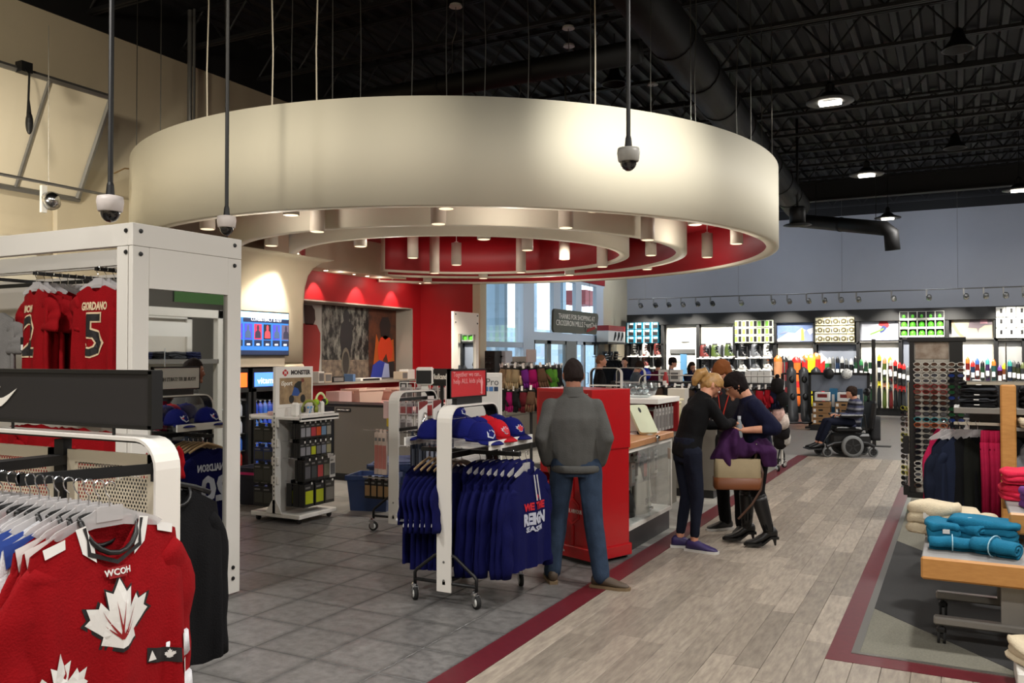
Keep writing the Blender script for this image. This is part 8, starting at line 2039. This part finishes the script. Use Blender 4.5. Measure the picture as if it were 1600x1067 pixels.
# gondola with shelf, dark folded stacks and hanging jackets
YG = 8.1
q0, q1 = pY(1563, 640, YG), pY(1588, 640, YG)
zg = pY(1575, 601, YG).z
t = T_('clothing_gondola', 'grey shelved clothing gondola with an orange wood end post', 'gondola', (q0.x, YG, 0))
gw = q1.x-q0.x
MB().box(0, gw, 0, .05, 0, zg, b=.012).build('end_post', WOODE, t)
zs = pY(1530, 637, YG+.05).z
xs0, xs1 = pY(1490, 640, YG+.1).x-q0.x, 1.6
MB().box(xs0, 0, .02, .5, zs-.05, zs, b=.004).build('shelf', TG, t); MB().box(gw, xs1, .02, .5, zs-.05, zs, b=.004).build('shelf', TG, t)
MB().box(xs0+.1, xs1, .05, .06, zg-.005, zg+.02).box(xs0+.1, xs1, .5, .51, zg-.005, zg+.02).build('top_rail', CHROME, t); MB().box(xs0+.12, xs1, .3, .33, 0, zg).build('back_panel', DARKG, t)
MB().box(xs0, xs1, .24, .26, zs-.16, zs-.135).build('hang_rail', CHROME, t); MB().box(xs0, xs1, .0, .5, 0.02, .08).build('base', DARKG, t)
for x in (0.02, gw-.02): pass
DK, DK2 = cloth('charcoal_cotton', (26, 26, 28)), cloth('slate_cotton', (52, 54, 58))
for k in range(5): folded('dark folded trousers on the gondola shelf beside the tower, %s up' % ordn[k], (q0.x-.16, YG+.2, zs+.002+.042*k), R.uniform(-.1, .1), .28, .3, .034, DK if k % 2 == 0 else DK2, 'dark folded trousers on the gondola shelf', 2, 20+k)
for k in range(3): folded('dark folded trousers right behind the orange post, %s up' % ordn[k], (q0.x+gw+.16, YG+.22, zs+.002+.06*k), .05, .24, .28, .05, DK, 'dark folded trousers on the gondola shelf', 2, 30+k)
folded('cream folded top on the lower shelf past the orange post', (q0.x+gw+.13, YG+.1, zs-.155), .1, .22, .3, .08, CRF, None, 2, 40)
MB().box(gw, xs1, .0, .5, zs-.18, zs-.155).build('shelf', TG, t)
boxt('white_roll', 'white paper roll on top of the gondola beside the tower', 'roll', pY(1519, 600, YG+.4).x, pY(1533, 600, YG+.4).x, YG+.35, YG+.45, zs+.0, zg+.03, PAPER)
MB().cyl((gw*.5, .3, zg), (gw*.5, .3, zg+.35), .006, n=6).build('sign_rod', CHROME, t)
zj = zs-.25
jc = [((180, 30, 76), 'pink', 1477), ((22, 28, 44), 'navy', 1484), ((26, 33, 52), 'navy', 1500), ((16, 17, 19), 'black', 1514), ((24, 26, 22), 'dark olive', 1528)]
for k, (c, nm, px) in enumerate(jc):
    x = pY(px, 700, YG+.2).x; g_ = garment('hanging_jacket', '%s jacket hanging under the gondola shelf, %s from the tower' % (nm, ordn[k]), .2, .80 if k else .5, .045, cloth('jacket_%d_%d' % (c[0], c[1]), c), 'long', 60+k, slen=.62, sw=.08, amp=.018, spread=.01, drop=.1)
    g_.location = (x, YG+(.16+.02*k if k else .34), zj+(0 if k else .05)); g_.rotation_euler = (0, 0, PI+.9-.12*k); g_['group'] = 'jackets on the gondola'
    hanger('clear', x, YG+.16+.02*k, zj+.115, PI+.9-.12*k, 'clear hanger carrying a jacket under the gondola shelf', 'clear hangers on the gondola')
pkc = cloth('raspberry_heather', (150, 20, 56), .2)
for k in range(5):
    x = pY(1541+5.5*k, 700, YG+.12).x
    lab = 'raspberry pink leggings hanging beside the orange post, %s from the dark jackets' % ordn[k]
    if k == 0:
        tr2 = T_('hanging_leggings', lab, 'leggings', (x, YG+.14, zj+.04), 1.2, 'raspberry leggings on the gondola')
        for q in (-1, 1): MB().m(0, True).tube([(q*.045, 0, -.08), (q*.055, .01*q, -.35), (q*.04, 0, -.86)], [(.07, .022), (.06, .026), (.04, .02)], 10, up=(0, 1, 0)).build('leg', pkc, tr2)
        MB().m(0, True).tube([(0, 0, .02), (0, 0, -.14)], [(.10, .02), (.115, .03)], 12, up=(0, 1, 0)).build('waist', pkc, tr2)
    else: dup(tr2, (x, YG+.14, zj+.04), 1.2+R.uniform(-.2, .2), lab)
for k, (c, nm) in enumerate((((30, 32, 36), 'black'), ((120, 120, 124), 'grey'), ((26, 28, 34), 'black'))):
    g_ = garment('hanging_jacket', '%s jacket past the orange post under the lower shelf, %s along' % (nm, ordn[k]), .18, .6, .05, cloth('jk2_%d' % c[0], c), 'long', 70+k, slen=.5, sw=.08, amp=.02, spread=.01, drop=.1)
    g_.location = (q0.x+gw+.08+.1*k, YG+.2, zs-.24); g_.rotation_euler = (0, 0, PI+.5); g_['group'] = 'jackets past the post'

# what the mirror of the frame fixture shows: a second white fixture across the aisle, out of the camera's own view
t = T_('frame_fixture', 'white frame fixture with a shelf of dark clothes, seen in the mirror panel', 'fixture', (2.6, 9.0, 0))
for y in (0, 2.5): MB().box(0, .12, y, y+.12, 0, 2.6, b=.004).box(.8, .92, y, y+.12, 0, 2.6, b=.004).build('post', WHITE, t)
MB().box(0, .12, 0, 2.62, 2.45, 2.6, b=.004).box(.8, .92, 0, 2.62, 2.45, 2.6, b=.004).build('beam', WHITE, t); MB().box(0, .9, .1, 2.52, 1.62, 1.7).build('shelf', TG, t); MB().box(.86, .9, .1, 2.52, 0, 2.45).build('back_panel', M('fixture_back'), t)
MB().box(.02, .03, .3, 1.9, 2.1, 2.35).build('header_sign', PAPER, t)
for k in range(6): folded('dark folded shirt on the shelf of the mirrored fixture, %s along' % ordn[k], (2.85, 9.3+.36*k, 1.702), PI/2, .28, .3, .12, [DK, DK2, NAVYC][k % 3], 'dark folded shirts across the aisle', 3, 80+k)
t = T_('hanging_poster', 'dark hanging poster of a golfer over green, seen in the mirror panel', 'poster', (3.2, 11.0, 2.75)); MB().box(-.02, .02, 0, 1.5, 0, 1.3).build('sheet', BLACKP, t); MB().box(-.024, -.02, 0, 1.5, 0, .35).build('green_field', M('poster_green', (50, 90, 36), .6), t)
poly('golfer', [(-.5, .0), (-.45, .3), (-.2, .42), (-.16, .6), (.12, .6), (.16, .42), (.45, .5), (.5, .35), (.25, .15), (.2, .0)], .003, M('poster_blue_shirt', (90, 110, 150), .6), t, (-.025, .75, .35), (PI/2, 0, -PI/2))
for y in (.2, 1.3): MB().cyl((0, y, 1.3), (0, y, 4.1), .006, n=4).build('wire', wire, t)
# ================================================================ labels of alike things: add the place when nothing else tells them apart
from collections import defaultdict
def project(v):
    d = v-_O; zc_ = d.dot(_fw); return (800+FPX*d.dot(_rt)/zc_, 533.5-FPX*d.dot(_up)/zc_) if zc_ > .05 else (-9, -9)
LAB = defaultdict(list)
for o in list(D.objects):
    if o.parent is None and o.get('label') and o.get('category'): LAB[o['label']].append(o)
ORD = ord2
for l, os_ in LAB.items():
    if len(os_) < 2: continue
    os_.sort(key=lambda o: project(o.location)[0])
    for i, o in enumerate(os_): o['label'] = l+', %s from the left' % ORD[i] if len((l+' x x from the left').split()) <= 15 else l.rsplit(' ', 3)[0]+', %s from the left' % ORD[i]
